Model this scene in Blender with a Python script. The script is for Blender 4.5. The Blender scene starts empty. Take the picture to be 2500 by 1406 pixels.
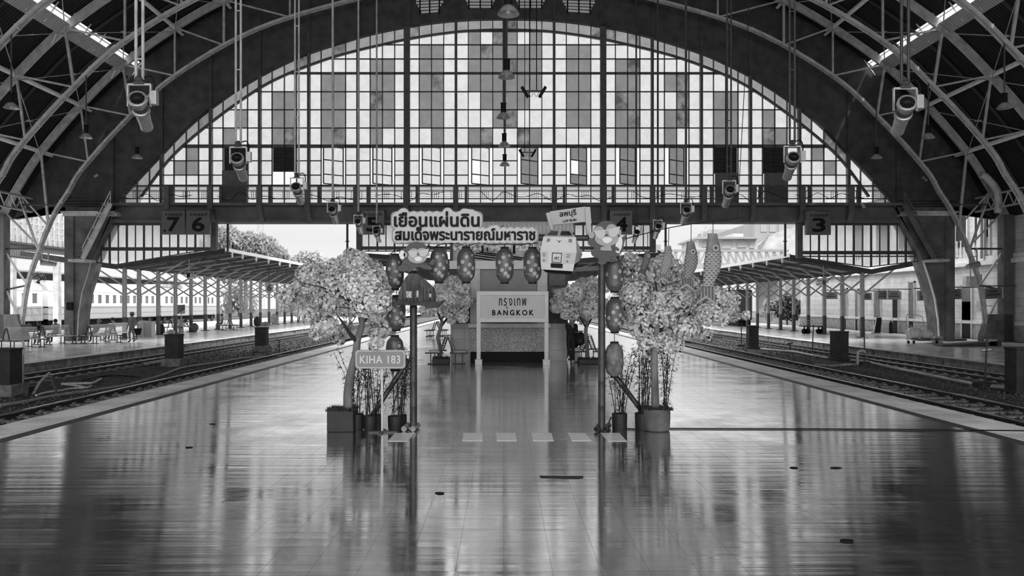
import bpy, bmesh, math, random
from mathutils import Vector, Matrix, Euler
R = random.Random(7)
sc = bpy.context.scene
COL = sc.collection
# ---------------------------------------------------------------- camera
F = 1900.0            # focal length in pixels of the 2500 x 1406 frame
EYE = 2.2
VX, VY = 1230.0, 742.0
cd = bpy.data.cameras.new('camera'); cam = bpy.data.objects.new('camera', cd); COL.objects.link(cam)
cd.sensor_width = 36.0; cd.lens = F/2500*36.0
cd.shift_x = (1250-VX)/2500.0; cd.shift_y = (VY-703)/2500.0
cd.clip_end = 2000; cd.clip_start = .1
cam.location = (0, 0, EYE); cam.rotation_euler = (math.pi/2, 0, 0)
sc.camera = cam
# ---------------------------------------------------------------- sky, sun, exposure
SKY_S = 1.0
wd = bpy.data.worlds.new('sky'); sc.world = wd; wd.use_nodes = True
nt = wd.node_tree; nt.nodes.clear()
def _n(t, **k):
    n = nt.nodes.new(t)
    for a, b in k.items(): setattr(n, a, b)
    return n
tc = _n('ShaderNodeTexCoord'); sp = _n('ShaderNodeSeparateXYZ'); rp = _n('ShaderNodeValToRGB'); bg = _n('ShaderNodeBackground'); ow = _n('ShaderNodeOutputWorld')
nt.links.new(tc.outputs['Generated'], sp.inputs[0]); nt.links.new(sp.outputs['Z'], rp.inputs[0])
e = rp.color_ramp.elements
e[0].position = 0.0; e[0].color = (.84,.84,.84,1); e[1].position = .85; e[1].color = (5.2,5.2,5.2,1)   # overcast: the zenith is brighter than the horizon
for p_, v_ in ((.08,.70),(.14,.78),(.36,.84),(.55,3.0)):
    x_ = e.new(p_); x_.color = (v_,v_,v_,1)
nt.links.new(rp.outputs[0], bg.inputs[0]); bg.inputs[1].default_value = SKY_S; nt.links.new(bg.outputs[0], ow.inputs[0])
sl = bpy.data.lights.new('sun', 'SUN'); sl.energy = 2.2; sl.angle = .03
so = bpy.data.objects.new('sun', sl); COL.objects.link(so); so.rotation_euler = (math.radians(38), 0, math.radians(35))
# added fill lamp behind the camera, in place of daylight from the unbuilt entrance window
al = bpy.data.lights.new('entrance_window_fill', 'AREA'); al.shape = 'RECTANGLE'; al.size = 40; al.size_y = 13; al.energy = 4300
ao = bpy.data.objects.new('entrance_window_fill', al); COL.objects.link(ao); ao.location = (0, -24, 12); ao.rotation_euler = (math.radians(90), 0, 0)
ao.rotation_euler = (math.radians(84), 0, 0)
vs = sc.view_settings
sc.display_settings.display_device = 'sRGB'; vs.view_transform = 'Standard'; vs.look = 'None'; vs.gamma = 1.0; vs.use_curve_mapping = False
vs.exposure = 0.3
sc.cycles.max_bounces = 8; sc.cycles.transparent_max_bounces = 16; sc.cycles.sample_clamp_indirect = 4.0
sc.cycles.use_denoising = True
# ---------------------------------------------------------------- helpers
def W(px, py, Y):
    return Vector(((px-VX)*Y/F, Y, EYE-(py-VY)*Y/F))
def G(px, py, z=0.0):          # the point of the level z seen at a pixel
    Y = F*(EYE-z)/(py-VY); return Vector(((px-VX)*Y/F, Y, z))
MATS = {}
def mat(name, v=.3, rough=.6, var=0.0, scale=4.0, spec=.35, metal=0.0, bump=0.0, stretch=(1,1,1), kind=None):
    if name in MATS: return MATS[name]
    m = bpy.data.materials.new(name); m.use_nodes = True; MATS[name] = m
    t = m.node_tree; b = t.nodes['Principled BSDF']
    c = v if isinstance(v, tuple) else (v, v, v)
    b.inputs['Base Color'].default_value = (*c, 1); b.inputs['Roughness'].default_value = rough
    b.inputs['Specular IOR Level'].default_value = spec; b.inputs['Metallic'].default_value = metal
    if var or bump:
        co = t.nodes.new('ShaderNodeTexCoord'); mp = t.nodes.new('ShaderNodeMapping'); mp.inputs['Scale'].default_value = stretch
        nz = t.nodes.new('ShaderNodeTexNoise'); nz.inputs['Scale'].default_value = scale; nz.inputs['Detail'].default_value = 6
        t.links.new(co.outputs['Object'], mp.inputs[0]); t.links.new(mp.outputs[0], nz.inputs['Vector'])
        if var:
            r = t.nodes.new('ShaderNodeMapRange'); r.inputs[1].default_value = .3; r.inputs[2].default_value = .7
            r.inputs[3].default_value = max(0, c[0]*(1-var)); r.inputs[4].default_value = c[0]*(1+var)
            t.links.new(nz.outputs['Fac'], r.inputs[0]); t.links.new(r.outputs[0], b.inputs['Base Color'])
        if bump:
            bp = t.nodes.new('ShaderNodeBump'); bp.inputs['Strength'].default_value = bump; bp.inputs['Distance'].default_value = .02
            t.links.new(nz.outputs['Fac'], bp.inputs['Height']); t.links.new(bp.outputs[0], b.inputs['Normal'])
    return m
def wavemat(name, lo, hi, axis, period, rough=.7, bump=.5, spec=.2, power=1.0, noise=.25):
    """a ribbed sheet: stripes along one object axis"""
    if name in MATS: return MATS[name]
    m = mat(name, lo, rough, spec=spec); t = m.node_tree; b = t.nodes['Principled BSDF']
    co = t.nodes.new('ShaderNodeTexCoord'); s = t.nodes.new('ShaderNodeSeparateXYZ'); t.links.new(co.outputs['Object'], s.inputs[0])
    k = t.nodes.new('ShaderNodeMath'); k.operation = 'MULTIPLY'; k.inputs[1].default_value = 2*math.pi/period; t.links.new(s.outputs[axis], k.inputs[0])
    q = t.nodes.new('ShaderNodeMath'); q.operation = 'SINE'; t.links.new(k.outputs[0], q.inputs[0])
    nz = t.nodes.new('ShaderNodeTexNoise'); nz.inputs['Scale'].default_value = 1.2; nz.inputs['Detail'].default_value = 5; t.links.new(co.outputs['Object'], nz.inputs['Vector'])
    ad = t.nodes.new('ShaderNodeMath'); ad.operation = 'MULTIPLY_ADD'; ad.inputs[1].default_value = noise*6; ad.inputs[2].default_value = -noise*3; t.links.new(nz.outputs['Fac'], ad.inputs[0])
    sm = t.nodes.new('ShaderNodeMath'); sm.operation = 'ADD'; t.links.new(q.outputs[0], sm.inputs[0]); t.links.new(ad.outputs[0], sm.inputs[1])
    r = t.nodes.new('ShaderNodeMapRange'); r.inputs[1].default_value = -1; r.inputs[2].default_value = 1; r.inputs[3].default_value = lo; r.inputs[4].default_value = hi
    t.links.new(sm.outputs[0], r.inputs[0]); t.links.new(r.outputs[0], b.inputs['Base Color'])
    bp = t.nodes.new('ShaderNodeBump'); bp.inputs['Strength'].default_value = bump; bp.inputs['Distance'].default_value = period*.3
    t.links.new(q.outputs[0], bp.inputs['Height']); t.links.new(bp.outputs[0], b.inputs['Normal'])
    return m
def coursemat(name, v, ax, wdt, row, joint=.012, dark=.55, rough=.7):
    """flat courses with thin recessed joints"""
    m = mat(name, v, rough); t = m.node_tree; b = t.nodes['Principled BSDF']; N = t.nodes.new; L = t.links.new
    co = N('ShaderNodeTexCoord'); s = N('ShaderNodeSeparateXYZ'); L(co.outputs['Object'], s.inputs[0]); cb = N('ShaderNodeCombineXYZ'); L(s.outputs[ax], cb.inputs[0]); L(s.outputs['Z'], cb.inputs[1])
    br = N('ShaderNodeTexBrick'); br.offset = 0; br.inputs['Scale'].default_value = 1; br.inputs['Brick Width'].default_value = wdt; br.inputs['Row Height'].default_value = row; br.inputs['Mortar Size'].default_value = joint; br.inputs['Mortar Smooth'].default_value = .2
    br.inputs['Color1'].default_value = (v*.95,)*3+(1,); br.inputs['Color2'].default_value = (v*1.05,)*3+(1,); br.inputs['Mortar'].default_value = (v*dark,)*3+(1,); L(cb.outputs[0], br.inputs['Vector'])
    nz = N('ShaderNodeTexNoise'); nz.inputs['Scale'].default_value = 1.3; nz.inputs['Detail'].default_value = 6; L(co.outputs['Object'], nz.inputs['Vector'])
    r = N('ShaderNodeMapRange'); r.inputs[1].default_value = .3; r.inputs[2].default_value = .7; r.inputs[3].default_value = .78; r.inputs[4].default_value = 1.12; L(nz.outputs['Fac'], r.inputs[0])
    mx = N('ShaderNodeMix'); mx.data_type = 'RGBA'; mx.blend_type = 'MULTIPLY'; mx.inputs[0].default_value = 1; L(br.outputs['Color'], mx.inputs[6]); L(r.outputs[0], mx.inputs[7]); L(mx.outputs[2], b.inputs['Base Color'])
    bp = N('ShaderNodeBump'); bp.invert = True; bp.inputs['Strength'].default_value = .5; bp.inputs['Distance'].default_value = .02; L(br.outputs['Fac'], bp.inputs['Height']); L(bp.outputs[0], b.inputs['Normal']); return m
def glassmat(name, v, mottle=0.0, diff=.12, dv=.5):
    """thin old glazing: light passes through tinted, a little is scattered on its dust"""
    if name in MATS: return MATS[name]
    m = bpy.data.materials.new(name); m.use_nodes = True; MATS[name] = m; t = m.node_tree; t.nodes.clear()
    o = t.nodes.new('ShaderNodeOutputMaterial'); a = t.nodes.new('ShaderNodeBsdfTransparent'); d = t.nodes.new('ShaderNodeBsdfTranslucent'); x = t.nodes.new('ShaderNodeMixShader')
    a.inputs[0].default_value = (v, v, v, 1); d.inputs[0].default_value = (dv*v, dv*v, dv*v, 1); x.inputs[0].default_value = diff
    co = t.nodes.new('ShaderNodeTexCoord'); nz = t.nodes.new('ShaderNodeTexNoise'); nz.inputs['Scale'].default_value = 2.2; nz.inputs['Detail'].default_value = 6
    t.links.new(co.outputs['Object'], nz.inputs['Vector'])
    r = t.nodes.new('ShaderNodeMapRange'); r.inputs[1].default_value = .35; r.inputs[2].default_value = .7; r.inputs[3].default_value = v*(1-mottle); r.inputs[4].default_value = min(1, v*(1+mottle))
    t.links.new(nz.outputs['Fac'], r.inputs[0]); t.links.new(r.outputs[0], a.inputs[0])
    t.links.new(a.outputs[0], x.inputs[1]); t.links.new(d.outputs[0], x.inputs[2]); t.links.new(x.outputs[0], o.inputs[0])
    return m
ORG = {}
def tag(o, label=None, cat=None, group=None, kind=None):
    if label: o['label'] = label
    if cat: o['category'] = cat
    if group: o['group'] = group
    if kind: o['kind'] = kind
    return o
def thing(name, label, cat, loc=(0,0,0), group=None, kind=None):
    o = bpy.data.objects.new(name, None); COL.objects.link(o); o.location = loc; o.empty_display_size = .2
    ORG[o.name] = Vector(loc)
    return tag(o, label, cat, group, kind)
class B:
    def __init__(s): s.v = []; s.f = []; s.mi = []; s.cur = 0
    def add(s, vs, fs):
        n = len(s.v); s.v += [Vector(a) for a in vs]; s.f += [tuple(i+n for i in f) for f in fs]; s.mi += [s.cur]*len(fs); return s
    def box(s, x0, x1, y0, y1, z0, z1):
        return s.add([(x0,y0,z0),(x1,y0,z0),(x1,y1,z0),(x0,y1,z0),(x0,y0,z1),(x1,y0,z1),(x1,y1,z1),(x0,y1,z1)],
                     [(0,3,2,1),(4,5,6,7),(0,1,5,4),(1,2,6,5),(2,3,7,6),(3,0,4,7)])
    def bar(s, p, q, w, h=None, up=(0,0,1)):
        h = w if h is None else h; p = Vector(p); q = Vector(q); d = q-p
        if d.length < 1e-6: return s
        d.normalize(); u = Vector(up)
        if abs(d.dot(u)) > .98: u = Vector((0,1,0)) if abs(d.y) < .9 else Vector((1,0,0))
        a = d.cross(u).normalized(); b = a.cross(d).normalized(); a *= w/2; b *= h/2
        return s.add([p-a-b,p+a-b,p+a+b,p-a+b,q-a-b,q+a-b,q+a+b,q-a+b], [(0,1,2,3),(4,7,6,5),(0,4,5,1),(1,5,6,2),(2,6,7,3),(3,7,4,0)])
    def tube(s, pts, r, n=8, cap=True):
        pts = [Vector(p) for p in pts]; rr = r if isinstance(r, (list,tuple)) else [r]*len(pts); rings = []; pa = None
        for i, p in enumerate(pts):
            d = (pts[min(i+1,len(pts)-1)]-pts[max(i-1,0)])
            d = d.normalized() if d.length > 1e-9 else Vector((0,0,1))
            if pa is None:
                u = Vector((0,0,1)) if abs(d.z) < .9 else Vector((0,1,0)); a = d.cross(u).normalized()
            else:
                a = (pa - d*pa.dot(d)); a = a.normalized() if a.length > 1e-6 else d.orthogonal().normalized()
            pa = a; b = d.cross(a); rings.append([p + (a*math.cos(t)+b*math.sin(t))*rr[i] for t in [2*math.pi*k/n for k in range(n)]])
        vs = [v for g in rings for v in g]; fs = []
        for i in range(len(pts)-1):
            for k in range(n): fs.append((i*n+k, i*n+(k+1)%n, (i+1)*n+(k+1)%n, (i+1)*n+k))
        if cap: fs.append(tuple(range(n-1,-1,-1))); fs.append(tuple((len(pts)-1)*n+k for k in range(n)))
        return s.add(vs, fs)
    def cyl(s, p, q, r0, r1=None, n=16): return s.tube([p, q], [r0, r0 if r1 is None else r1], n)
    def lathe(s, prof, c=(0,0,0), n=24, M=None):
        c = Vector(c); vs = []; fs = []
        for r, z in prof:
            for k in range(n):
                t = 2*math.pi*k/n; v = Vector((r*math.cos(t), r*math.sin(t), z)); vs.append((M @ v if M else v)+c)
        for i in range(len(prof)-1):
            for k in range(n): fs.append((i*n+k, i*n+(k+1)%n, (i+1)*n+(k+1)%n, (i+1)*n+k))
        fs.append(tuple(range(n-1,-1,-1))); fs.append(tuple((len(prof)-1)*n+k for k in range(n)))
        return s.add(vs, fs)
    def prism(s, pts, d):
        """closed outline of 3D points pushed along the vector d"""
        d = Vector(d); n = len(pts); pts = [Vector(p) for p in pts]
        vs = pts + [p+d for p in pts]
        return s.add(vs, [tuple(range(n)), tuple(range(2*n-1, n-1, -1))] + [(i, i+n, (i+1)%n+n, (i+1)%n) for i in range(n)])
    def quad(s, a, b, c, d): return s.add([a,b,c,d], [(0,1,2,3)])
    def ball(s, c, r, n=10, m=7, sc_=(1,1,1)):
        c = Vector(c); vs = []; fs = []
        for i in range(m+1):
            ph = math.pi*i/m
            for k in range(n):
                t = 2*math.pi*k/n; vs.append(c+Vector((r*sc_[0]*math.sin(ph)*math.cos(t), r*sc_[1]*math.sin(ph)*math.sin(t), r*sc_[2]*math.cos(ph))))
        for i in range(m):
            for k in range(n): fs.append((i*n+k,(i+1)*n+k,(i+1)*n+(k+1)%n,i*n+(k+1)%n))
        return s.add(vs, fs)
    def done(s, name, m, parent=None, org=None, smooth=False, xf=None, bevel=0, fix=True):
        me = bpy.data.meshes.new(name)
        if xf is not None: s.v = [xf @ v for v in s.v]
        if parent is not None: o0 = ORG[parent.name]
        elif org is not None: o0 = Vector(org)
        else:
            xs = [v.x for v in s.v]; ys = [v.y for v in s.v]; zs = [v.z for v in s.v]
            o0 = Vector(((min(xs)+max(xs))/2, (min(ys)+max(ys))/2, min(zs)))
        me.from_pydata([tuple(v-o0) for v in s.v], [], s.f)
        ms = m if isinstance(m, (list,tuple)) else [m]
        for q in ms: me.materials.append(q)
        if len(ms) > 1:
            for p, i in zip(me.polygons, s.mi): p.material_index = i
        if fix:
            bm = bmesh.new(); bm.from_mesh(me); bmesh.ops.recalc_face_normals(bm, faces=bm.faces); bm.to_mesh(me); bm.free()
        if smooth:
            for p in me.polygons: p.use_smooth = True
        me.update()
        o = bpy.data.objects.new(name, me); COL.objects.link(o)
        if parent is not None: o.parent = parent
        else: o.location = o0
        ORG[o.name] = o0
        if bevel:
            b = o.modifiers.new('bevel', 'BEVEL'); b.width = bevel; b.segments = 2; b.limit_method = 'ANGLE'
        if smooth:
            try: me.set_sharp_from_angle(angle=math.radians(45))
            except Exception: pass
        return o
def struct(name, b, m, **k): return tag(b.done(name, m, **k), kind='structure')
def dup(o, loc=None, rotz=None, parent=None, label=None, scale=None, group=None):
    c = o.copy(); COL.objects.link(c); c.parent = parent
    if parent is None:
        if loc is not None: c.location = loc
        if rotz is not None: c.rotation_euler = (0,0,rotz)
        if scale is not None: c.scale = (scale,)*3 if not isinstance(scale, tuple) else scale
        if label: c['label'] = label
        if group: c['group'] = group
    for ch in o.children: dup(ch, parent=c)
    ORG[c.name] = Vector(c.location)
    return c
def text_b(s, x0, x1, z0, z1, y, ext=.01, offset=0.0, b=None, space=1.0):
    """letters facing the camera, fitted to a box; returns a builder"""
    cu = bpy.data.curves.new('t', 'FONT'); cu.body = s; cu.size = 1; cu.space_character = space; cu.extrude = .01; cu.resolution_u = 4; cu.fill_mode = 'BOTH'
    o = bpy.data.objects.new('t', cu); COL.objects.link(o)
    dg = bpy.context.evaluated_depsgraph_get(); me = bpy.data.meshes.new_from_object(o.evaluated_get(dg))
    vs = [v.co.copy() for v in me.vertices]; fs = [tuple(p.vertices) for p in me.polygons]
    bpy.data.objects.remove(o); bpy.data.curves.remove(cu); bpy.data.meshes.remove(me)
    ax = min(v.x for v in vs); bx = max(v.x for v in vs); ay = min(v.y for v in vs); by = max(v.y for v in vs)
    b = b or B()
    sh = offset*(z1-z0)/(by-ay)        # heavier strokes: the letters repeated on a small circle, each a hair in front of the last
    for k in range(9 if offset else 1):
        dx, dz = (0,0) if k == 0 else (sh*math.cos(k*math.pi/4), sh*math.sin(k*math.pi/4))
        b.add([(x0+dx+(v.x-ax)/(bx-ax)*(x1-x0), y-(ext if v.z > 0 else 0)-.00015*k, z0+dz+(v.y-ay)/(by-ay)*(z1-z0)) for v in vs], fs)
    return b
def px_text(s, px0, px1, py_top, py_bot, Y, ext=.01, offset=0.0, b=None, space=1.0):
    a = W(px0, py_bot, Y); c = W(px1, py_top, Y); return text_b(s, a.x, c.x, a.z, c.z, Y, ext, offset, b, space)
def spline(pts, n=8):
    out = []; P = [Vector(p) for p in pts]; P = [P[0]*2-P[1]] + P + [P[-1]*2-P[-2]]
    for i in range(1, len(P)-2):
        for k in range(n):
            t = k/n; a,b,c,d = P[i-1],P[i],P[i+1],P[i+2]
            out.append(.5*((2*b)+(c-a)*t+(2*a-5*b+4*c-d)*t*t+(3*b-a-3*c+d)*t**3))
    out.append(P[-2]); return out
ORDW = ['first','second','third','fourth','fifth','sixth','seventh','eighth','ninth','tenth','eleventh','twelfth','thirteenth','fourteenth','fifteenth','sixteenth','seventeenth','eighteenth','nineteenth','twentieth']
# ================================================================ materials
def floor_mat(name, base, refl, rough, tile=.4, speck=.5, streak=1.0, tint=.85, grout=.4, aniso=.45, haze=.10):
    m = bpy.data.materials.new(name); m.use_nodes = True; MATS[name] = m; t = m.node_tree; t.nodes.clear(); N = t.nodes.new; L = t.links.new
    o = N('ShaderNodeOutputMaterial'); co = N('ShaderNodeTexCoord')
    # speckled terrazzo tiles with worn joints
    br = N('ShaderNodeTexBrick'); br.offset = 0; br.inputs['Scale'].default_value = 1; br.inputs['Brick Width'].default_value = tile; br.inputs['Row Height'].default_value = tile
    br.inputs['Mortar Size'].default_value = .0022; br.inputs['Mortar Smooth'].default_value = .1; br.inputs['Bias'].default_value = 0
    br.inputs['Color1'].default_value = (base*.8,)*3+(1,); br.inputs['Color2'].default_value = (base*1.2,)*3+(1,); br.inputs['Mortar'].default_value = (base*grout,)*3+(1,)
    L(co.outputs['Object'], br.inputs['Vector'])
    n1 = N('ShaderNodeTexNoise'); n1.inputs['Scale'].default_value = 55; n1.inputs['Detail'].default_value = 3; L(co.outputs['Object'], n1.inputs['Vector'])
    r1 = N('ShaderNodeMapRange'); r1.inputs[1].default_value = .35; r1.inputs[2].default_value = .65; r1.inputs[3].default_value = 1-speck; r1.inputs[4].default_value = 1+speck; L(n1.outputs['Fac'], r1.inputs[0])
    n2 = N('ShaderNodeTexNoise'); n2.inputs['Scale'].default_value = .9; n2.inputs['Detail'].default_value = 7; n2.inputs['Roughness'].default_value = .65; L(co.outputs['Object'], n2.inputs['Vector'])
    r2 = N('ShaderNodeMapRange'); r2.inputs[1].default_value = .3; r2.inputs[2].default_value = .7; r2.inputs[3].default_value = .7; r2.inputs[4].default_value = 1.3; L(n2.outputs['Fac'], r2.inputs[0])
    mu = N('ShaderNodeMath'); mu.operation = 'MULTIPLY'; L(r1.outputs[0], mu.inputs[0]); L(r2.outputs[0], mu.inputs[1])
    mx = N('ShaderNodeMix'); mx.data_type = 'RGBA'; mx.blend_type = 'MULTIPLY'; mx.inputs[0].default_value = 1; L(br.outputs['Color'], mx.inputs[6]); L(mu.outputs[0], mx.inputs[7])
    df = N('ShaderNodeBsdfDiffuse'); L(mx.outputs[2], df.inputs[0])
    gl = N('ShaderNodeBsdfGlossy'); gl.distribution = 'BECKMANN'; gl.inputs[0].default_value = (tint, tint, tint, 1)
    # polish worn unevenly: trowelled ripples along X
    mp = N('ShaderNodeMapping'); mp.inputs['Scale'].default_value = (.14, 3.0, 1); L(co.outputs['Object'], mp.inputs[0])
    n3 = N('ShaderNodeTexNoise'); n3.inputs['Scale'].default_value = 2.2; n3.inputs['Detail'].default_value = 5; L(mp.outputs[0], n3.inputs['Vector'])
    n4 = N('ShaderNodeTexNoise'); n4.inputs['Scale'].default_value = .25; n4.inputs['Detail'].default_value = 2; L(co.outputs['Object'], n4.inputs['Vector'])
    ad = N('ShaderNodeMath'); ad.operation = 'ADD'; L(n3.outputs['Fac'], ad.inputs[0]); L(n4.outputs['Fac'], ad.inputs[1])
    bp = N('ShaderNodeBump'); bp.inputs['Strength'].default_value = .18*streak; bp.inputs['Distance'].default_value = .025; L(ad.outputs[0], bp.inputs['Height'])
    b2 = N('ShaderNodeBump'); b2.inputs['Strength'].default_value = .35; b2.inputs['Distance'].default_value = .004; b2.invert = True; L(br.outputs['Fac'], b2.inputs['Height']); L(bp.outputs[0], b2.inputs['Normal'])
    L(b2.outputs[0], gl.inputs['Normal'])
    tv = N('ShaderNodeCombineXYZ'); tv.inputs[0].default_value = 1.0; L(tv.outputs[0], gl.inputs['Tangent']); gl.inputs['Anisotropy'].default_value = aniso
    rr = N('ShaderNodeMapRange'); rr.inputs[1].default_value = .3; rr.inputs[2].default_value = .7; rr.inputs[3].default_value = rough*.6; rr.inputs[4].default_value = rough*1.5; L(n2.outputs['Fac'], rr.inputs[0]); L(rr.outputs[0], gl.inputs['Roughness'])
    lw = N('ShaderNodeLayerWeight'); lw.inputs['Blend'].default_value = .5
    fr = N('ShaderNodeMapRange'); fr.inputs[1].default_value = .3; fr.inputs[2].default_value = 1.0; fr.inputs[3].default_value = refl[0]; fr.inputs[4].default_value = refl[1]; L(lw.outputs['Facing'], fr.inputs[0])
    ms = N('ShaderNodeMath'); ms.operation = 'MULTIPLY'; L(fr.outputs[0], ms.inputs[0])
    r5 = N('ShaderNodeMapRange'); r5.inputs[1].default_value = .0; r5.inputs[2].default_value = 1.; r5.inputs[3].default_value = 1.; r5.inputs[4].default_value = .55; L(br.outputs['Fac'], r5.inputs[0]); L(r5.outputs[0], ms.inputs[1])
    g2 = N('ShaderNodeBsdfGlossy'); g2.distribution = 'GGX'; g2.inputs[0].default_value = (tint, tint, tint, 1); g2.inputs['Roughness'].default_value = .42; L(bp.outputs[0], g2.inputs['Normal'])   # the waxy haze that shows at a grazing look
    hz = N('ShaderNodeMapRange'); hz.inputs[1].default_value = .74; hz.inputs[2].default_value = .92; hz.inputs[3].default_value = 0; hz.inputs[4].default_value = haze; L(lw.outputs['Facing'], hz.inputs[0])
    gm = N('ShaderNodeMixShader'); L(hz.outputs[0], gm.inputs[0]); L(gl.outputs[0], gm.inputs[1]); L(g2.outputs[0], gm.inputs[2]); gl = gm
    sh = N('ShaderNodeMixShader'); L(ms.outputs[0], sh.inputs[0]); L(df.outputs[0], sh.inputs[1]); L(gl.outputs[0], sh.inputs[2]); L(sh.outputs[0], o.inputs[0])
    return m
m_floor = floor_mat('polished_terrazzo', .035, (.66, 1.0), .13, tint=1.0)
m_edge = floor_mat('pale_platform_edge', .85, (.04, .30), .38, tile=.6, streak=.8)
m_stripe = mat('grey_painted_stripe', .055, .55, .2, 6)
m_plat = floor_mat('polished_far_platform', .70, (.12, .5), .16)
m_conc = mat('stained_concrete', .22, .85, .5, 3, bump=.4)
m_steel = mat('painted_steel', .42, .5, .25, 3)
m_dsteel = mat('dark_steel', .05, .5, .3, 5)
m_lsteel = mat('pale_steel', .33, .5, .2, 4)
m_wall = mat('sooty_plaster', .055, .85, .35, 1.6, bump=.25)
m_pier = mat('sooty_pier_plaster', .11, .8, .45, 1.3, bump=.3)
m_beam = mat('dark_painted_beam', .10, .7, .3, 1.2)
m_bar = mat('dark_glazing_bar', .07, .6, .3, 4)
m_rail = mat('rail_steel', .03, .4, .3, 9)
m_railtop = mat('worn_rail_head', .6, .22, .2, 9, metal=1.0)
m_sleep = mat('sleeper_concrete', .16, .9, .4, 8)
m_black = mat('black_paint', .010, .7, spec=.12)
m_white = mat('white_paint', .62, .6, .08, 4)
m_glass = glassmat('pale_frosted_glass', .75, .07, .05, .9)
m_dglass = glassmat('smoked_glass', .26, .10, .10)
m_mglass = glassmat('dirty_smoked_glass', .20, .65, .15)
m_rglass = glassmat('tinted_ring_glass', .34, .12, .12)
m_roof = wavemat('dark_roof_boarding', .012, .035, 'Y', .22, rough=.85, bump=.6, noise=.3)
m_corr = wavemat('translucent_corrugated_sheet', .42, .62, 'X', .13, rough=.5, bump=.5, noise=.12)
# ================================================================ ground and platforms
b = B(); ys = [-8 + 6*i for i in range(30)]
def strips(b, xs, ymin, ymax, zt=0.0):
    for i in range(len(xs)-1):
        b.cur = xs[i][1]; b.quad((xs[i][0],ymin,zt),(xs[i+1][0],ymin,zt),(xs[i+1][0],ymax,zt),(xs[i][0],ymax,zt))
XL, XR = -9.11, 9.3
strips(b, [(XL,1),(-8.22,2),(-7.95,0),(8.08,2),(8.33,1),(XR,0)], -10, 150)
b.cur = 3
b.quad((XL,-10,0),(XL,150,0),(XL,150,-.5),(XL,-10,-.5)); b.quad((XR,150,0),(XR,-10,0),(XR,-10,-.5),(XR,150,-.5)); b.quad((XL,150,0),(XR,150,0),(XR,150,-.5),(XL,150,-.5))
b.quad((XL,-10,-.5),(XR,-10,-.5),(XR,-10,0),(XL,-10,0))
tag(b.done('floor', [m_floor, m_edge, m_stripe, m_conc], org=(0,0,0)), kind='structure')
# far platforms (one each side)
for nm, x0, x1, e in (('floor_left', -37.5, -17.6, 1), ('floor_right', 18.0, 29.3, -1)):
    b = B(); ed = x1 if e == 1 else x0; inn = ed - e*.55; bk = x0 if e == 1 else x1
    xs = sorted([ed, inn, bk]);
    if e == 1: strips(b, [(xs[0],0),(xs[1],1),(xs[2],0)], 20, 190)
    else: strips(b, [(xs[0],1),(xs[1],0),(xs[2],0)], 20, 190)
    b.cur = 2
    # broken coping: the wall under the edge
    pts = [20+1.0*i for i in range(120)]; 
    for y in pts:
        w = .04*math.sin(y*2.1)+.03*math.sin(y*5.3)
        b.quad((ed,y,0),(ed,y+1,0),(ed+e*-.06+w*.3,y+1,-.12-abs(w)),(ed-e*.06+w*.3,y,-.12-abs(w)))
        b.quad((ed-e*.06+w*.3,y,-.12-abs(w)),(ed-e*.06+w*.3,y+1,-.12-abs(w)),(ed-e*.03,y+1,-.45),(ed-e*.03,y,-.45))
    b.quad((bk,20,0),(bk,190,0),(bk,190,-.45),(bk,20,-.45)); b.quad((x0,20,0),(x1,20,0),(x1,20,-.45),(x0,20,-.45))
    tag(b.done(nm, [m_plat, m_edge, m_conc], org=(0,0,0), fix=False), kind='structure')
m_bal = mat('ballast_bed', .035, .95, .75, 7, bump=1.0)
b = B(); b.quad((-130,-20,-.42),(130,-20,-.42),(130,420,-.42),(-130,420,-.42)); struct('ground', b, m_bal, org=(0,0,0))
# loose stones (uncountable)
def rocks(name, label, spots, m, smin=.02, smax=.06):
    b = B(); ico = [(0,0,1),(.9,0,.1),(0,.9,-.1),(-.9,.1,.15),(.1,-.9,0),(0,0,-.7)]; fs = [(0,1,2),(0,2,3),(0,3,4),(0,4,1),(5,2,1),(5,3,2),(5,4,3),(5,1,4)]
    for (x, y, z) in spots:
        s = R.uniform(smin, smax); q = Euler((R.uniform(0,6),R.uniform(0,6),R.uniform(0,6))).to_matrix(); s2 = Vector((R.uniform(.7,1.3),R.uniform(.7,1.3),R.uniform(.6,1.1)))*s
        b.add([(q @ Vector((v[0]*s2.x, v[1]*s2.y, v[2]*s2.z)))+Vector((x,y,z)) for v in ico], fs)
    o = b.done(name, m, org=(spots[0][0], 30, -.4)); tag(o, label, 'ballast', kind='stuff')
m_stone = mat('ballast_stone', .075, .9, .5, 11)
sp_ = [(R.uniform(-17.2,-10.3), 15+R.random()**1.6*45, -.405+R.uniform(0,.03)) for _ in range(5200)]
rocks('ballast', 'loose grey track stones left of the polished platform', sp_, m_stone)
sp_ = [(R.uniform(10.2,17.6), 14+R.random()**1.6*45, -.405+R.uniform(0,.03)) for _ in range(5200)]
rocks('ballast', 'loose grey track stones right of the polished platform', sp_, m_stone)
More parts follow.
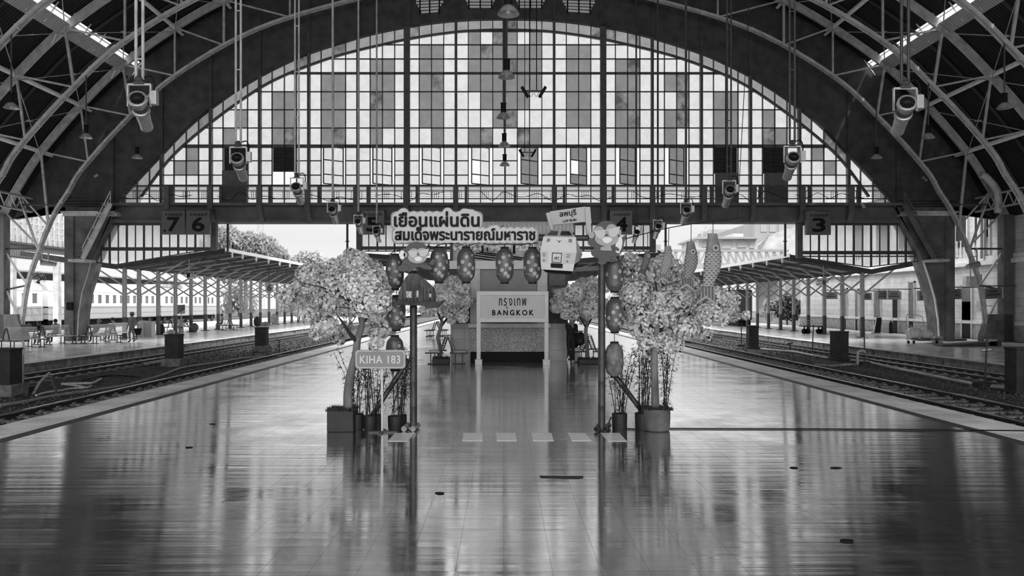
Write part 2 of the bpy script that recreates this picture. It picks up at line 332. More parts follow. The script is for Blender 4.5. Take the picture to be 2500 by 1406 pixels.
# tracks
def track(x0, x1, label, sl_):
    c = (x0+x1)/2; t = thing('railway_track', label, 'track', (c, 0, -.42))
    for x in (x0, x1):
        b = B(); ya, yb = 12, 170
        for (w, za, zb) in ((.06,-.42,-.40),(.016,-.40,-.28)): b.box(x-w, x+w, ya, yb, za, zb)
        r = b.done('rail', m_rail, t)
        b = B(); b.box(x-.04, x+.04, ya, yb, -.29, -.25); b.done('rail_head', m_railtop, r, bevel=.008)
    s0 = None
    for i in range(sl_):
        y = 15 + i*.72
        if s0 is None:
            b = B(); b.box(c-abs(x1-x0)/2-.42, c+abs(x1-x0)/2+.42, y-.11, y+.11, -.43, -.37)
            for x in (x0, x1):
                for q in (-.1, .1): b.box(x+q-.035, x+q+.035, y-.06, y+.06, -.38, -.33)
            s0 = b.done('sleeper', m_sleep, t, bevel=.01)
        else:
            k = s0.copy(); COL.objects.link(k); k.parent = t; k.location = (0, i*.72, 0)
    return t
track(-11.16, -10.05, 'track hugging the left edge of the polished platform', 50)
track(-16.85, -15.75, 'track beside the rough stone edge of the left platform', 70)
track(10.85, 12.35, 'track hugging the right edge of the polished platform', 50)
track(16.35, 17.5, 'track beside the building-side platform on the right', 60)
# ================================================================ the arched end screen
YS = 47.0
SX = 1233.0
outer_px = [(318,454),(360,409),(399,368),(458,307),(516,260),(574,219),(634,183),(700,150),(752,128),(816,107),(901,82),(982,65),(1060,53),(1140,46),(1233,44)]
inner_px = [(345,480),(405,399),(458,346),(518,297),(580,251),(641,211),(697,183),(754,160),(815,139),(878,122),(930,110),(984,98),(1060,85),(1140,76),(1233,73)]
def sym(l): return l + [(2*SX-x, y) for x, y in reversed(l[:-1])]
OUT = spline([Vector((x, y, 0)) for x, y in sym([(282,495)]+outer_px)], 4)
INN = spline([Vector((x, y, 0)) for x, y in sym(inner_px)], 4)
def arc_y(arc, x):
    for a, c in zip(arc, arc[1:]):
        if a.x <= x <= c.x: return a.y+(c.y-a.y)*(x-a.x)/max(1e-6, c.x-a.x)
    return 495.0
# roof / truss profiles (X, Z), left half, from the eaves up
LOW = [(-28.3,-.0),(-28.2,.86),(-27.85,3.28),(-27.13,5.43),(-26.25,7.5),(-25.45,8.76),(-24.67,10.05),(-22.25,12.76),(-19.3,15.49),(-14.49,18.24),(-8.86,19.97),(-4.4,20.85),(0,21.1)]
UPP = [(-29.4,7.2),(-28.5,8.88),(-27.06,11.1),(-24.74,13.8),(-22.27,16.2),(-19.23,18.36),(-16.36,19.97),(-12.5,21.4),(-8.5,22.6),(-4.3,23.3),(0,23.55)]
def sym2(l): return l + [(-x, z) for x, z in reversed(l[:-1])]
def curve2(l, n=6): return [(v.x, v.y) for v in spline([Vector((x, z, 0)) for x, z in sym2(l)], n)]
LOWC, UPPC = curve2(LOW), curve2(UPP)
def offs(c, d):
    o = []
    for i, (x, z) in enumerate(c):
        a = c[max(i-1,0)]; e_ = c[min(i+1,len(c)-1)]; t = Vector((e_[0]-a[0], e_[1]-a[1])).normalized(); o.append((x-t.y*d, z+t.x*d))
    return o
ROOF = offs(UPPC, .28); ROOF2 = offs(UPPC, .45)
# gable wall above and beside the arch
b = B()
pw = lambda x, y, Y=YS: W(x, y, Y)
left_top = [W(300, 505, YS)]
poly_out = [pw(v.x, v.y) for v in OUT]                       # along the arch, left to right
# outer limit: the roof line sampled at matching parameters
def roof_at(k, n):
    f = k/(n-1)*(len(ROOF)-1); i = min(int(f), len(ROOF)-2); t = f-i
    return Vector((ROOF[i][0]*(1-t)+ROOF[i+1][0]*t, YS, ROOF[i][1]*(1-t)+ROOF[i+1][1]*t))
n = len(poly_out)
for Yf, Yb in ((0, .45),):
    pass
RT = [roof_at(k, n) for k in range(n)]
for k in range(n-1):
    a, c, d, e_ = poly_out[k], poly_out[k+1], RT[k+1], RT[k]
    f = [a, c, d, e_]; g = [p+Vector((0,.45,0)) for p in f]
    b.quad(*f); b.quad(g[3], g[2], g[1], g[0]); b.quad(a, g[0], g[1], c)
# the haunches: between the roof foot, the arch foot and the ledge at y 505
for s in (1, -1):
    X = lambda px: (W(px,0,YS).x if s == 1 else W(2*SX-px,0,YS).x)
    zl = W(0, 506, YS).z
    pts = [Vector((X(282), YS, W(0,495,YS).z)), Vector((X(282), YS, zl)), Vector((X(112), YS, zl)), Vector((RT[0].x if s==1 else RT[-1].x, YS, RT[0].z))]
    b.prism(pts, (0,.45,0))
    for i in range(3):      # stepped ledge mouldings
        z0 = zl+.05+i*.16; b.box(min(X(140),X(276)), max(X(140),X(276)), YS-.10-.05*i, YS+.1, z0, z0+.09)
# shallow pilaster strips running up the wall from the main mullions
for j in range(-8, 9):
    if j == 0: continue
    px = SX+119.7*j; ya = arc_y(OUT, px); xx = W(px,0,YS).x; zt = 0
    for (x1, z1), (x2, z2) in zip(LOWC, LOWC[1:]):
        if x1 <= xx <= x2: zt = z1+(z2-z1)*(xx-x1)/max(1e-6,x2-x1)
    w = .34 if abs(j) == 2 else .16
    z0 = W(0,ya,YS).z+.02
    if zt+1.2 > z0: b.box(xx-w/2*1.3, xx+w/2*1.3, YS-.12, YS+.02, z0, zt+1.6)
wall = struct('wall_end', b, m_wall, org=(0,YS,0), fix=True)
# louvred vents along the crown of the wall
VENT = [(1012,1086,0,34,3),(1129,1216,0,22,0),(1252,1338,0,22,0),(1370,1456,0,33,-3)]
m_lv = mat('bright_louvre_blade', .75, .5)
for i, (xa, xb, ya, yb, sl_) in enumerate(VENT):
    t = thing('louvred_vent', 'white slatted vent above the arch, %s of four from the left' % ORDW[i], 'vent', W((xa+xb)/2, yb, YS-.05), 'louvred vents above the arched window')
    Yv = YS-.06
    b = B()
    for k in range(7):
        y = yb-3-k*7.5; cut = max(0, (3-k))*4.2 if k < 3 else 0
        d = sl_*.5
        b.prism([W(xa+cut+4, y+d, Yv), W(xb-cut-4, y-d, Yv), W(xb-cut-4, y-5.2-d, Yv), W(xa+cut+4, y-5.2+d, Yv)], (0,.03,0))
    b.done('slat', m_lv, t)
    b = B()
    for q in (.18, .5, .82):
        x = xa+(xb-xa)*q; b.box(W(x-1.6,0,Yv).x, W(x+1.6,0,Yv).x, Yv-.05, Yv-.01, W(0,yb+1,Yv).z, W(0,yb-56,Yv).z)
    b.done('frame', m_black, t)
# arched window
win = thing('window_1', None, None, W(SX, 495, YS)); tag(win, kind='structure')
YW = YS+.2
rows = [40,77,109.5,144,179,224,268,312.5,357,392.5,427.5,452,497]
pitch = 29.925
b = B()
for a, c in zip(INN, INN[1:]): b.bar(W(a.x,a.y,YW), W(c.x,c.y,YW), .11, .20, up=(0,1,0))
for a, c in zip(OUT, OUT[1:]): b.bar(W(a.x,a.y,YW), W(c.x,c.y,YW), .16, .12, up=(0,1,0))
b.done('arch_frame', m_bar, win)
OPEN = {-4,-3,-2,-1,0,1,2,3}
BOX = {-6:(355,462),-5:(357,419),4:(357,424),5:(357,424)}
# bars
b = B()
for c in range(-32, 33):
    px = SX+c*pitch; yt = arc_y(OUT, px)
    if yt > 492: continue
    j, q = divmod(c, 4); w = .055
    if q == 0: w = .15 if abs(j) != 2 else .36
    if c == 0: w = .1
    ya, yb = yt, 497
    dpt = .12 if q else .34
    def seg(y0, y1):
        if y1 > y0: b.box(W(px,0,YW).x-w/2, W(px,0,YW).x+w/2, YW-dpt/2, YW+dpt/2, W(0,y1,YW).z, W(0,y0,YW).z)
    if q == 2 and j in OPEN: seg(ya, 357); seg(452, yb)
    elif q == 2 and j in BOX: seg(ya, 357); seg(BOX[j][1], yb)
    else: seg(ya, yb)
for r, y in enumerate(rows[1:-1]):
    th = .13 if y in (179,) else .055
    if y == 357: th = .2
    # horizontal extent inside the inner arch
    for c in range(-32, 32):
        xa, xb = SX+c*pitch, SX+(c+1)*pitch; j, q = divmod(c, 4)
        if r >= 7 and q in (1,2) and (j in OPEN or j in BOX) and y not in (357,): 
            if y < 450: continue
        ia, ib = arc_y(INN, xa), arc_y(INN, xb)
        if min(ia, ib) >= y: continue
        if ia > y: xa = xa+(xb-xa)*(ia-y)/(ia-ib)
        if ib > y: xb = xb-(xb-xa)*(ib-y)/(ib-ia)
        b.box(W(xa,0,YW).x, W(xb,0,YW).x, YW-.06, YW+.06, W(0,y,YW).z-th/2, W(0,y,YW).z+th/2)
b.done('glazing_bars', m_bar, win)
DARK = set(); MOT = set()
def dk(row, cs, mot=()):
    for c in cs: DARK.add((row, c))
    for c in mot: MOT.add((row, c))
dk('A',[0,2,-3],[-1]); dk('B',[0,1,2,-3,-1,-7,-6,5,6],[-2]); dk('C',[1,2,-3,-2,-1,-7,-6,-11,-10,5,6,9],[0,10]); dk('D',[0,1,2,-3,-2,-1,-7,-11,-10,-15,-14,5,6,9,10,13],[-6,14])
dk('E',[0,1,-2,-1,-7,-6,-10,-15,-14,-19,-18,5,6,10,17,18],[-11,9,14]); dk('F',[-1,-7,-6,-11,-10,-15,-14,-19,-18,-22,5,6,9,13,17,18,21],[0,10,14])
dk('G',[-3,2,-6,-11,-15,-19,-23,9,10,13,17,18,22],[1,-2,-14,-18,21]); dk('H',[-26,25]); dk('I',[-27,-26,26])
RN = 'ABCDEFGHIJ'; RNG = {'A':(40,109.5),'B':(109.5,144),'C':(144,179),'D':(179,224),'E':(224,268),'F':(268,312.5),'G':(312.5,357),'H':(357,392.5),'I':(392.5,427.5),'J':(427.5,497)}
P = {0:B(),1:B(),2:B(),3:B()}; pm = [m_glass, m_dglass, m_mglass, m_rglass]
RINGL = {25, 28, 29}; RINGM = {0, -8, 7, 8, 10, -25, -17, 26, 27, -14}
def clip_quad(bb, xa, xb, y0, y1, arc):
    """pane between rows y0 (top) and y1, clipped under the arch"""
    N_ = 4; 
    for i in range(N_):
        x1 = xa+(xb-xa)*i/N_; x2 = xa+(xb-xa)*(i+1)/N_
        t1 = max(y0, arc_y(arc, x1)); t2 = max(y0, arc_y(arc, x2))
        if t1 >= y1 and t2 >= y1: continue
        bb.quad(W(x1,y1,YW), W(x2,y1,YW), W(x2,min(t2,y1),YW), W(x1,min(t1,y1),YW))
for c in range(-32, 32):
    xa, xb = SX+c*pitch, SX+(c+1)*pitch; j, q = divmod(c, 4)
    # ring panes between the two arcs
    k = 0 if c in RINGL else (2 if c in RINGM else 3)
    N_ = 4
    for i in range(N_):
        x1 = xa+(xb-xa)*i/N_; x2 = xa+(xb-xa)*(i+1)/N_
        o1, o2 = arc_y(OUT,x1), arc_y(OUT,x2); i1, i2 = min(arc_y(INN,x1),497), min(arc_y(INN,x2),497)
        if o1 < i1 and o2 < i2: P[k].quad(W(x1,i1,YW), W(x2,i2,YW), W(x2,o2,YW), W(x1,o1,YW))
    for r in RN:
        y0, y1 = RNG[r]
        if r in 'HIJ' and q in (1,2) and (j in OPEN or j in BOX):
            if r == 'J': clip_quad(P[0], xa, xb, 452, 497, INN)
            continue
        k = 1 if (r, c) in DARK else (2 if (r, c) in MOT else 0)
        clip_quad(P[k], xa, xb, y0, y1, INN)
for k, nm in ((0,'pale_panes'),(1,'smoked_panes'),(2,'dirty_panes'),(3,'ring_panes')): P[k].done(nm, pm[k], win, fix=False)
# pivoted casements standing ajar in the lowest band
for j in sorted(OPEN):
    xa, xb = SX+(4*j+1)*pitch, SX+(4*j+3)*pitch; cx = (xa+xb)/2; hw = 21.0
    t = B(); dx, dy = W(cx+hw,0,YW).x-W(cx,0,YW).x, .35
    x0 = W(cx,0,YW).x; zs = [W(0,y,YW).z for y in (359,392,427,450)]
    PA = lambda u, z: Vector((x0+u*dx, YW+u*dy, z))
    for z in zs: t.bar(PA(-1,z), PA(1,z), .06)
    for u in (-1,0,1): t.bar(PA(u,zs[0]), PA(u,zs[-1]), .07 if u else .05)
    cs = t.done('casement', m_bar, win)
    g = B(); g2 = B(); dark_ = j >= 0
    for u in (0,1):
        for k in range(3):
            if (j == -1 and u == 0 and k > 0) or (j == 1 and u == 0 and k == 1): continue
            (g if dark_ else g2).quad(PA(u-1,zs[k+1]), PA(u,zs[k+1]), PA(u,zs[k]), PA(u-1,zs[k]))
    if g.f: g.done('smoked_pane', m_dglass, cs, fix=False)
    if g2.f: g2.done('pale_pane', m_glass, cs, fix=False)
# blackened louvre panels set in four bays of the glazing
m_lou = mat('sooty_louvre', .02, .7, .5, 6)
for i, (j, (ya, yb)) in enumerate(sorted(BOX.items())):
    c0 = 4*j+1; xa, xb = SX+c0*pitch+2, SX+(c0+2)*pitch-2
    if j == -6: xb += 4
    lab = ['dark louvred panel behind the second spotlight on the left','short dark louvred panel left of the third left spotlight','dark louvred panel over the fan housing, first right of the central bays','dark louvred panel behind the big right spotlight'][i]
    t = thing('louvre_panel', lab, 'panel', W((xa+xb)/2, yb, YW), 'blackened louvre panels in the arched window')
    b = B()
    b.box(W(xa,0,YW).x, W(xb,0,YW).x, YW+.02, YW+.06, W(0,yb,YW).z, W(0,ya,YW).z)
    for k in range(6):
        y = ya+8+k*(min(yb,424)-ya-8)/6; b.bar(W(xa+3,y,YW-.05), W(xb-3,y,YW-.05), .05, .09)
    b.bar(W((xa+xb)/2,ya,YW-.08), W((xa+xb)/2,yb,YW-.08), .06)
    b.done('louvre', m_lou, t)
    if j != -5:
        b = B(); b.box(W(xa,0,YW).x, W(xb,0,YW).x, YW-.35, YW-.1, W(0,497,YW).z, W(0,yb if j==-6 and False else (424 if j != -6 else 418),YW).z)
        b.done('grey_housing', mat('grey_housing',.10,.6,.2,3), t, bevel=.02)
# ---------------------------------------------------------------- walkway beam, railing and piers
b = B()
zt, zb = W(0,495,46).z, W(0,543,46.6).z
b.box(W(262,0,46.6).x, W(2205,0,46.6).x, 45.9, 47.6, zt-.16, zt)                     # deck edge
b.box(W(262,0,46.6).x, W(2205,0,46.6).x, 46.5, 47.3, zb, zt-.16)                      # web
b.box(W(262,0,46.6).x, W(2205,0,46.6).x, 46.3, 47.5, zb-.02, zb+.14)
struct('trim_beam', b, m_beam, org=(0,47,zb))
brk = None
BRX = [410,515,635,752,870,992,1113,1353,1474,1592,1718,1838,1957,2076]
for i, px in enumerate(BRX):
    x = W(px,0,46).x
    t = thing('beam_bracket', 'curved bracket under the walkway beam, %s from the left' % ORDW[i], 'bracket', (x, 46.3, zb), 'curved brackets along the walkway beam')
    b = B(); pts = [Vector((x, 45.85, zt+.02)), Vector((x,45.85,zt-.3)), Vector((x+.02,46.0,zt-.75)), Vector((x+.05,46.35,zb))]
    sp2 = spline(pts, 4)
    for a, c in zip(sp2, sp2[1:]): b.bar(a, c, .3, .12, up=(0,1,0))
    b.done('bracket_web', m_beam if px < 1230 else m_beam, t)
    b = B(); b.box(x-.15, x+.15, 45.75, 45.95, zt-.1, W(0,455,46).z); b.done('post', m_beam, t)
# railing
rl = thing('walkway_railing', 'grid-infilled metal railing along the walkway under the arched window', 'railing', W(1233,495,45.9))
x0, x1 = W(300,0,45.9).x, W(2165,0,45.9).x
b = B()
for y, w in ((454,.09),(458,.03),(462,.03),(466,.06),(485,.06)): b.bar((x0,45.9,W(0,y,45.9).z), (x1,45.9,W(0,y,45.9).z), w)
b.done('handrail', m_dsteel, rl)
b = B(); k = 0
nb = int((x1-x0)/.1225)
for i in range(nb):
    x = x0+i*.1225; ph = i % 24
    if ph in (5,6,7,8,14,15,16,17,18,19): b.bar((x,45.9,W(0,466,45.9).z), (x,45.9,W(0,485,45.9).z), .025)
for y in (470,475,480): b.bar((x0,45.9,W(0,y,45.9).z), (x1,45.9,W(0,y,45.9).z), .02)
b.done('grid_infill', m_dsteel, rl)
for i in range(16):
    x = W(338+i*119.7-60+22,0,45.9).x; b = B(); b.bar((x,45.9,zt), (x,45.9,W(0,453,45.9).z), .16); b.done('post', m_dsteel, rl)
# loose cables sagging along the walkway
for i in range(9):
    xa = 330+i*205+R.uniform(-30,30); n_ = 7
    pts = [W(xa+k*28, 474+R.uniform(-7,14)+(5 if k%2 else 0), 45.8) for k in range(n_)]
    o = B().tube(spline(pts,5), .018, 5).done('power_cable', m_black); tag(o, 'black cable looped along the walkway railing, %s from the left' % ORDW[i], 'cable', 'cables along the walkway')
# piers
PL = [(160,506),(160,836),(188,836),(192,764),(200,714),(214,671),(222,640),(243,592),(268,543),(282,495),(282,506)]
PRr = [(2328,506),(2328,832),(2294,832),(2291,780),(2283,728),(2270,683),(2256,642),(2232,590),(2205,543),(2184,495),(2184,506)]
for nm, pl, s in (('column_left', PL, 1), ('column_right', PRr, -1)):
    b = B(); pts = [W(x, y, 46.2) for x, y in pl]
    for p in pts: p.z = max(p.z, 0)
    b.prism(pts, (0,1.3,0))
    xo = pts[0].x
    b.box(min(xo,xo+s*.5)-.02, max(xo,xo+s*.5)+.02, 46.1, 46.3, 0, W(0,525,46.2).z)      # raised outer strip
    for k in range(8): b.box(min(xo+s*.02,xo+s*.5), max(xo+s*.02,xo+s*.5), 46.08, 46.12, .6+k*.42, .63+k*.42)
    struct(nm, b, m_pier, fix=True)
    b = B(); b.box(min(xo,xo+s*3.2), max(xo,xo+s*3.2), 45.9, 47.6, W(0,528,46.2).z, W(0,521,46.2).z)
    b.box(min(xo-s*.1,xo+s*3.1), max(xo-s*.1,xo+s*3.1), 45.8, 47.6, W(0,521,46.2).z, W(0,517,46.2).z)
    struct('trim_1' if s == 1 else 'trim_2', b, m_steel)
# a pale guard edge on each pier
b = B(); pts = [W(x,y,46.15) for x, y in PL[2:7]]
for a, c in zip(pts, pts[1:]): b.bar(a, c, .05)
tag(b.done('edge_guard', m_lsteel), 'pale metal edge strip on the curved foot of the left pier', 'edge strip')
b = B(); pts = [W(x-1,y,46.15) for x, y in PRr[2:7]]
for a, c in zip(pts, pts[1:]): b.bar(a, c, .08)
tag(b.done('edge_guard', mat('bright_guard',.7,.4)), 'bright metal edge strip on the curved foot of the right pier', 'edge strip')
b = B(); b.box(W(163,0,46).x, W(178,0,46).x, 45.93, 46.07, W(0,757,46).z, W(0,738,46).z)
tag(b.done('meter_box', m_black, bevel=.02), 'small black box fixed low on the left pier', 'box')
# stairs from each pier up to the walkway
for (x0, y0, x1, y1, lab) in ((202,632,270,466+30,'steel stair climbing the left pier to the walkway'), (2282,632,2208,470+30,'steel stair climbing the right pier to the walkway')):
    Yq = 45.7; t = thing('access_stair', lab, 'stair', W(x0,y0,Yq))
    for d in (0, .7):
        b = B(); b.bar(W(x0,y0,Yq-d), W(x1,y1,Yq-d), .07, .26, up=(0,0,1)); b.done('stringer', m_steel if x0 < 900 else m_beam, t)
        b = B(); b.bar(W(x0,y0-30,Yq-d), W(x1,y1-30,Yq-d), .05); b.bar(W(x0,y0-17,Yq-d), W(x1,y1-17,Yq-d), .035)
        for k in range(6): f = k/5; b.bar(W(x0+(x1-x0)*f,y0+(y1-y0)*f,Yq-d), W(x0+(x1-x0)*f,y0+(y1-y0)*f-30,Yq-d), .035)
        b.done('handrail', m_steel if x0 < 900 else m_beam, t)
    b = B()
    for k in range(15):
        f = (k+.5)/15; p = W(x0+(x1-x0)*f, y0+(y1-y0)*f, Yq); b.box(p.x-.13, p.x+.13, Yq-.7, Yq, p.z-.02, p.z+.02)
    b.done('tread', m_dsteel, t)
    b = B(); p = W(x0,y0,Yq); b.box(p.x-.45, p.x+.45, Yq-.75, Yq+.6, p.z-.2, p.z-.05); b.done('landing', m_steel, t)
# hanging corrugated screens under the beam
def corr(lowline, ptop, lab, lows):
    Yc = 46.9; px0, px1 = lowline[0][0], lowline[-1][0]; pbot = max(y for _, y in lowline); t = thing('corrugated_screen', lab, 'screen', W((px0+px1)/2, pbot, Yc))
    xa, xb = W(px0,0,Yc).x, W(px1,0,Yc).x; zb_ = W(0,ptop,Yc).z
    def za(x):
        p = VX+x*F/Yc
        for (x0,y0),(x1,y1) in zip(lowline, lowline[1:]):
            if x0-1 <= p <= x1+1: return W(0,y0+(y1-y0)*(p-x0)/(x1-x0),Yc).z
        return W(0,pbot,Yc).z
    b = B(); n_ = int((xb-xa)/.0325)
    for i in range(n_):
        xx0 = xa+(xb-xa)*i/n_; xx1 = xa+(xb-xa)*(i+1)/n_; f0 = .018*math.sin(i*math.pi/2); f1 = .018*math.sin((i+1)*math.pi/2)
        b.quad((xx0,Yc+f0,za(xx0)), (xx1,Yc+f1,za(xx1)), (xx1,Yc+f1,zb_), (xx0,Yc+f0,zb_))
    b.done('sheet', glassmat('corrugated_plastic', .62, .12, .40, 1.0), t, fix=False)
    b = B(); n_ = max(1, round((px1-px0)/21))
    for i in range(n_+1):
        x = xa+(xb-xa)*i/n_; b.bar((x,Yc-.08,za(x)), (x,Yc-.08,zb_), .06 if i % 2 else .10)
    for y in lows: b.bar((xa,Yc-.1,W(0,y,Yc).z), (xb,Yc-.1,W(0,y,Yc).z), .2 if y == lows[0] else .07)
    for (x0,y0),(x1,y1) in zip(lowline, lowline[1:]): b.bar(W(x0,y0,Yc-.06), W(x1,y1,Yc-.06), .06)
    b.bar((xa,Yc-.1,zb_), (xb,Yc-.1,zb_), .12)
    b.done('frame', m_dsteel, t)
corr([(228,640),(284,646),(520,607)], 548, 'corrugated translucent screen hung under the beam, beside the left pier', (608,))
corr([(880,613),(1591,613)], 548, 'long corrugated translucent screen hung over the middle platform', (606,))
corr([(1956,628),(2118,652),(2252,636)], 548, 'corrugated translucent screen hung under the beam, beside the right pier', (617,626))
for i, (px, yb) in enumerate(((522,611),(877,616),(1594,616),(1952,630))):
    b = B(); x = W(px,0,46.7).x; b.box(x-.16, x+.16, 46.6, 46.95, W(0,yb,46.7).z, zb)
    tag(b.done('hanger_post', m_beam), ['dark post closing the left screen at its inner end','dark post closing the middle screen at its left end','dark post closing the middle screen at its right end','dark post closing the right screen at its inner end'][i], 'post')
for i, (px, yb) in enumerate(((556,614),(848,622),(1625,625),(1917,626))):
    b = B(); x = W(px,0,47.2).x; b.cyl((x,47.2,W(0,yb,47.2).z), (x,47.2,zb), .07, n=10); b.cyl((x,47.2,W(0,590,47.2).z), (x,47.2,W(0,588,47.2).z), .13, n=10)
    tag(b.done('rainwater_pipe', m_dsteel), ['thin pipe dropping onto the left canopy corner','thin pipe left of the middle screen','thin pipe right of the middle screen','thin pipe dropping onto the right canopy corner'][i], 'pipe')
# ================================================================ roof
b = B(); gap = set()
for k in range(len(ROOF)-1):
    xm = abs((ROOF[k][0]+ROOF[k+1][0])/2)
    a, c, d, e_ = ROOF[k], ROOF[k+1], ROOF2[k+1], ROOF2[k]
    if 21.9 < xm < 22.5: continue
    b.quad((a[0],-12,a[1]),(a[0],47.4,a[1]),(c[0],47.4,c[1]),(c[0],-12,c[1]))
    b.quad((e_[0],-12,e_[1]),(d[0],-12,d[1]),(d[0],47.4,d[1]),(e_[0],47.4,e_[1]))
tag(b.done('ceiling', m_roof, org=(0,0,0), fix=False), kind='structure')
# purlins, ventilator strips
def up_at(x, c=UPPC):
    for (x1, z1), (x2, z2) in zip(c, c[1:]):
        if x1 <= x <= x2: return z1+(z2-z1)*(x-x1)/max(1e-6, x2-x1)
    return c[0][1]
def nrm_at(x):
    a = Vector((x+.3-(x-.3), up_at(min(x+.3,29.3))-up_at(max(x-.3,-29.3)))).normalized(); return Vector((-a.y, 0, a.x)), Vector((a.x,0,a.y))
PURX = [8.5,12.5,16.36,19.23,24.74,27.06]
for s, sd in ((-1,'left'),(1,'right')):
    for i, x in enumerate(PURX):
        X = s*x; nn, tt = nrm_at(X); z = up_at(X)
        t = thing('purlin', '%s steel purlin down the %s slope of the roof from the crown' % (ORDW[i], sd), 'purlin', (X, 20, z))
        for d in (-.02, .22):
            b = B(); c0 = Vector((X,0,z))+nn*(d-.1); b.bar(c0+Vector((0,2,0)), c0+Vector((0,46.5,0)), .16, .05, up=nn); b.done('flange', mat('sunlit_purlin', .75, .5, .15, 3), t)  # side sunlight put into the flange colour, paler than the lattice
        b = B(); c0 = Vector((X,0,z))-nn*.1
        for k in range(29): y = 2+k*1.5; b.bar(c0+Vector((0,y,0))+nn*-.02, c0+Vector((0,y+.75,0))+nn*.22, .03); b.bar(c0+Vector((0,y+.75,0))+nn*.22, c0+Vector((0,y+1.5,0))-nn*.02, .03)
        b.done('lattice', m_steel, t)
    X = s*22.2; nn, tt = nrm_at(X); z = up_at(X); c0 = Vector((X,0,z))
    t = thing('roof_ventilator', 'long slatted ventilator strip with a pale fascia, %s slope of the roof' % sd, 'ventilator', (X,20,z))
    dn = tt*(-s)   # pointing down the slope? flips with the side
    dn = Vector((s*abs(tt.x), 0, -abs(tt.z)))
    b = B(); p = c0+nn*.0-dn*-.15; b.bar(p+Vector((0,2,0)), p+Vector((0,46.8,0)), .05, .75, up=dn); b.done('fascia', wavemat('pale_ribbed_fascia',.30,.5,'Y',.16,rough=.5,bump=.4), t)
    b = B(); q = c0-dn*.42+nn*.2
    for d in (0,.14,.28): b.bar(q+nn*d-dn*d+Vector((0,2,0)), q+nn*d-dn*d+Vector((0,46.8,0)), .03, .11, up=nn)
    for k in range(31): b.bar(c0+Vector((0,2+k*1.5,0))-dn*.8+nn*.25, c0+Vector((0,2+k*1.5,0))+dn*.35-nn*.05, .05)
    b.done('slat', mat('ventilator_slat',.65,.4), t)
# slender rafters between the trusses
ra = None
def rafter_mesh():
    b = B(); c = offs(UPPC, .16)
    for a, d in zip(c, c[1:]): b.bar((a[0],0,a[1]), (d[0],0,d[1]), .10, .12, up=(0,1,0))
    return b
rows_ = [21.5+6*i for i in range(5)]
k_ = 0
for i, y0 in enumerate(rows_):
    if y0 < 27: continue
    for d in (2.0, 4.0):
        y = y0+d; 
        if y > 46.5: continue
        nm_ = ORDW[k_]; k_ += 1
        if ra is None:
            ra = rafter_mesh().done('roof_rafter', mat('sooty_rafter',.05,.7), org=(0,0,0)); ra.location = (0,y,0)
            tag(ra, 'slender curved roof rafter between the trusses, first from the camera', 'rafter', 'slender rafters between the trusses')
        else:
            c = ra.copy(); COL.objects.link(c); c.location = (0,y,0); c['label'] = 'slender curved roof rafter between the trusses, %s from the camera' % nm_
# trusses
NODES = [0,4.3,8.5,12.5,16.36,19.23,22.27,24.74,27.06,28.5]
def low_at(x): return up_at(x, LOWC)
def make_truss(y, label):
    t = thing('roof_truss', label, 'truss', (0,y,0), 'arched roof trusses')
    b = B()
    for d in (-.11, .11):
        for a, c in zip(LOWC, LOWC[1:]): b.bar((a[0],y+d,a[1]), (c[0],y+d,c[1]), .14, .12, up=(0,1,0))
    for k in range(0, len(LOWC)-1, 3):
        a = LOWC[k]; b.box(a[0]-.1, a[0]+.1, y-.13, y+.13, a[1]-.09, a[1]+.09)
    b.done('lower_chord', m_steel, t)
    b = B()
    for a, c in zip(UPPC, UPPC[1:]): b.bar((a[0],y,a[1]), (c[0],y,c[1]), .42, .16, up=(0,1,0))
    b.done('upper_chord', mat('upper_chord_paint', .40, .55, .25, 3), t)
    for s in (-1,1):
        for i, x in enumerate(NODES):
            if i == 0 and s == 1: continue
            X = s*x; zu = up_at(X); xl = min(x, 27.9)
            if i <= 8: xl = x-.0 if i < 6 else x-.45
            zl = low_at(s*xl)
            if i == 9: xl, zl = 27.2, 5.3
            for d in (-.07,.07):
                pass
            b = B(); b.bar((X,y,zu), (s*xl,y,zl), .10 if i%2 else .13, .10, up=(0,1,0)); b.done('web_strut', m_steel, t)
            if i >= 2:
                xp = NODES[i-1]-(.45 if i > 6 else 0); b = B(); b.bar((X,y,zu), (s*xp,y,low_at(s*xp)), .09, .07, up=(0,1,0)); b.done('web_diagonal', m_steel, t)
        # raking feet and side columns
        X = s*29.35; b = B(); b.box(X-.3, X+.3, y-.3, y+.3, 0, 7.4); b.done('side_column', mat('side_column_paint', .10, .6, .25, 2), t)
        for (za, zb2, xa) in ((8.0,8.0,25.9),(5.43,5.43,27.13),(3.0,3.3,27.85)):
            b = B(); b.bar((s*29.2,y,za), (s*xa,y,zb2), .10); b.done('tie_bar', m_dsteel, t)
        for (z1, x2, z2) in ((7.6,27.13,5.5),(5.3,27.85,3.3),(3.2,28.2,1.1)):
            b = B(); b.bar((s*29.2,y,z1), (s*x2,y,z2), .09); b.done('web_diagonal', m_steel, t)
        b = B(); b.prism([(s*29.6,y-.3,0),(s*27.9,y-.3,0),(s*27.9,y-.3,.35),(s*28.3,y-.3,1.6),(s*29.6,y-.3,1.6)],(0,.6,0)); b.done('base_block', m_pier, t)
    return t
tr = make_truss(45.5, 'arched steel truss nearest the end wall, its feet on the side platforms')
for i, y in enumerate((39.5,33.5,27.5,21.5,15.5,9.5)):
    c = dup(tr, loc=(0,y,0), label='arched steel roof truss, %s out from the end wall' % ORDW[i+1])
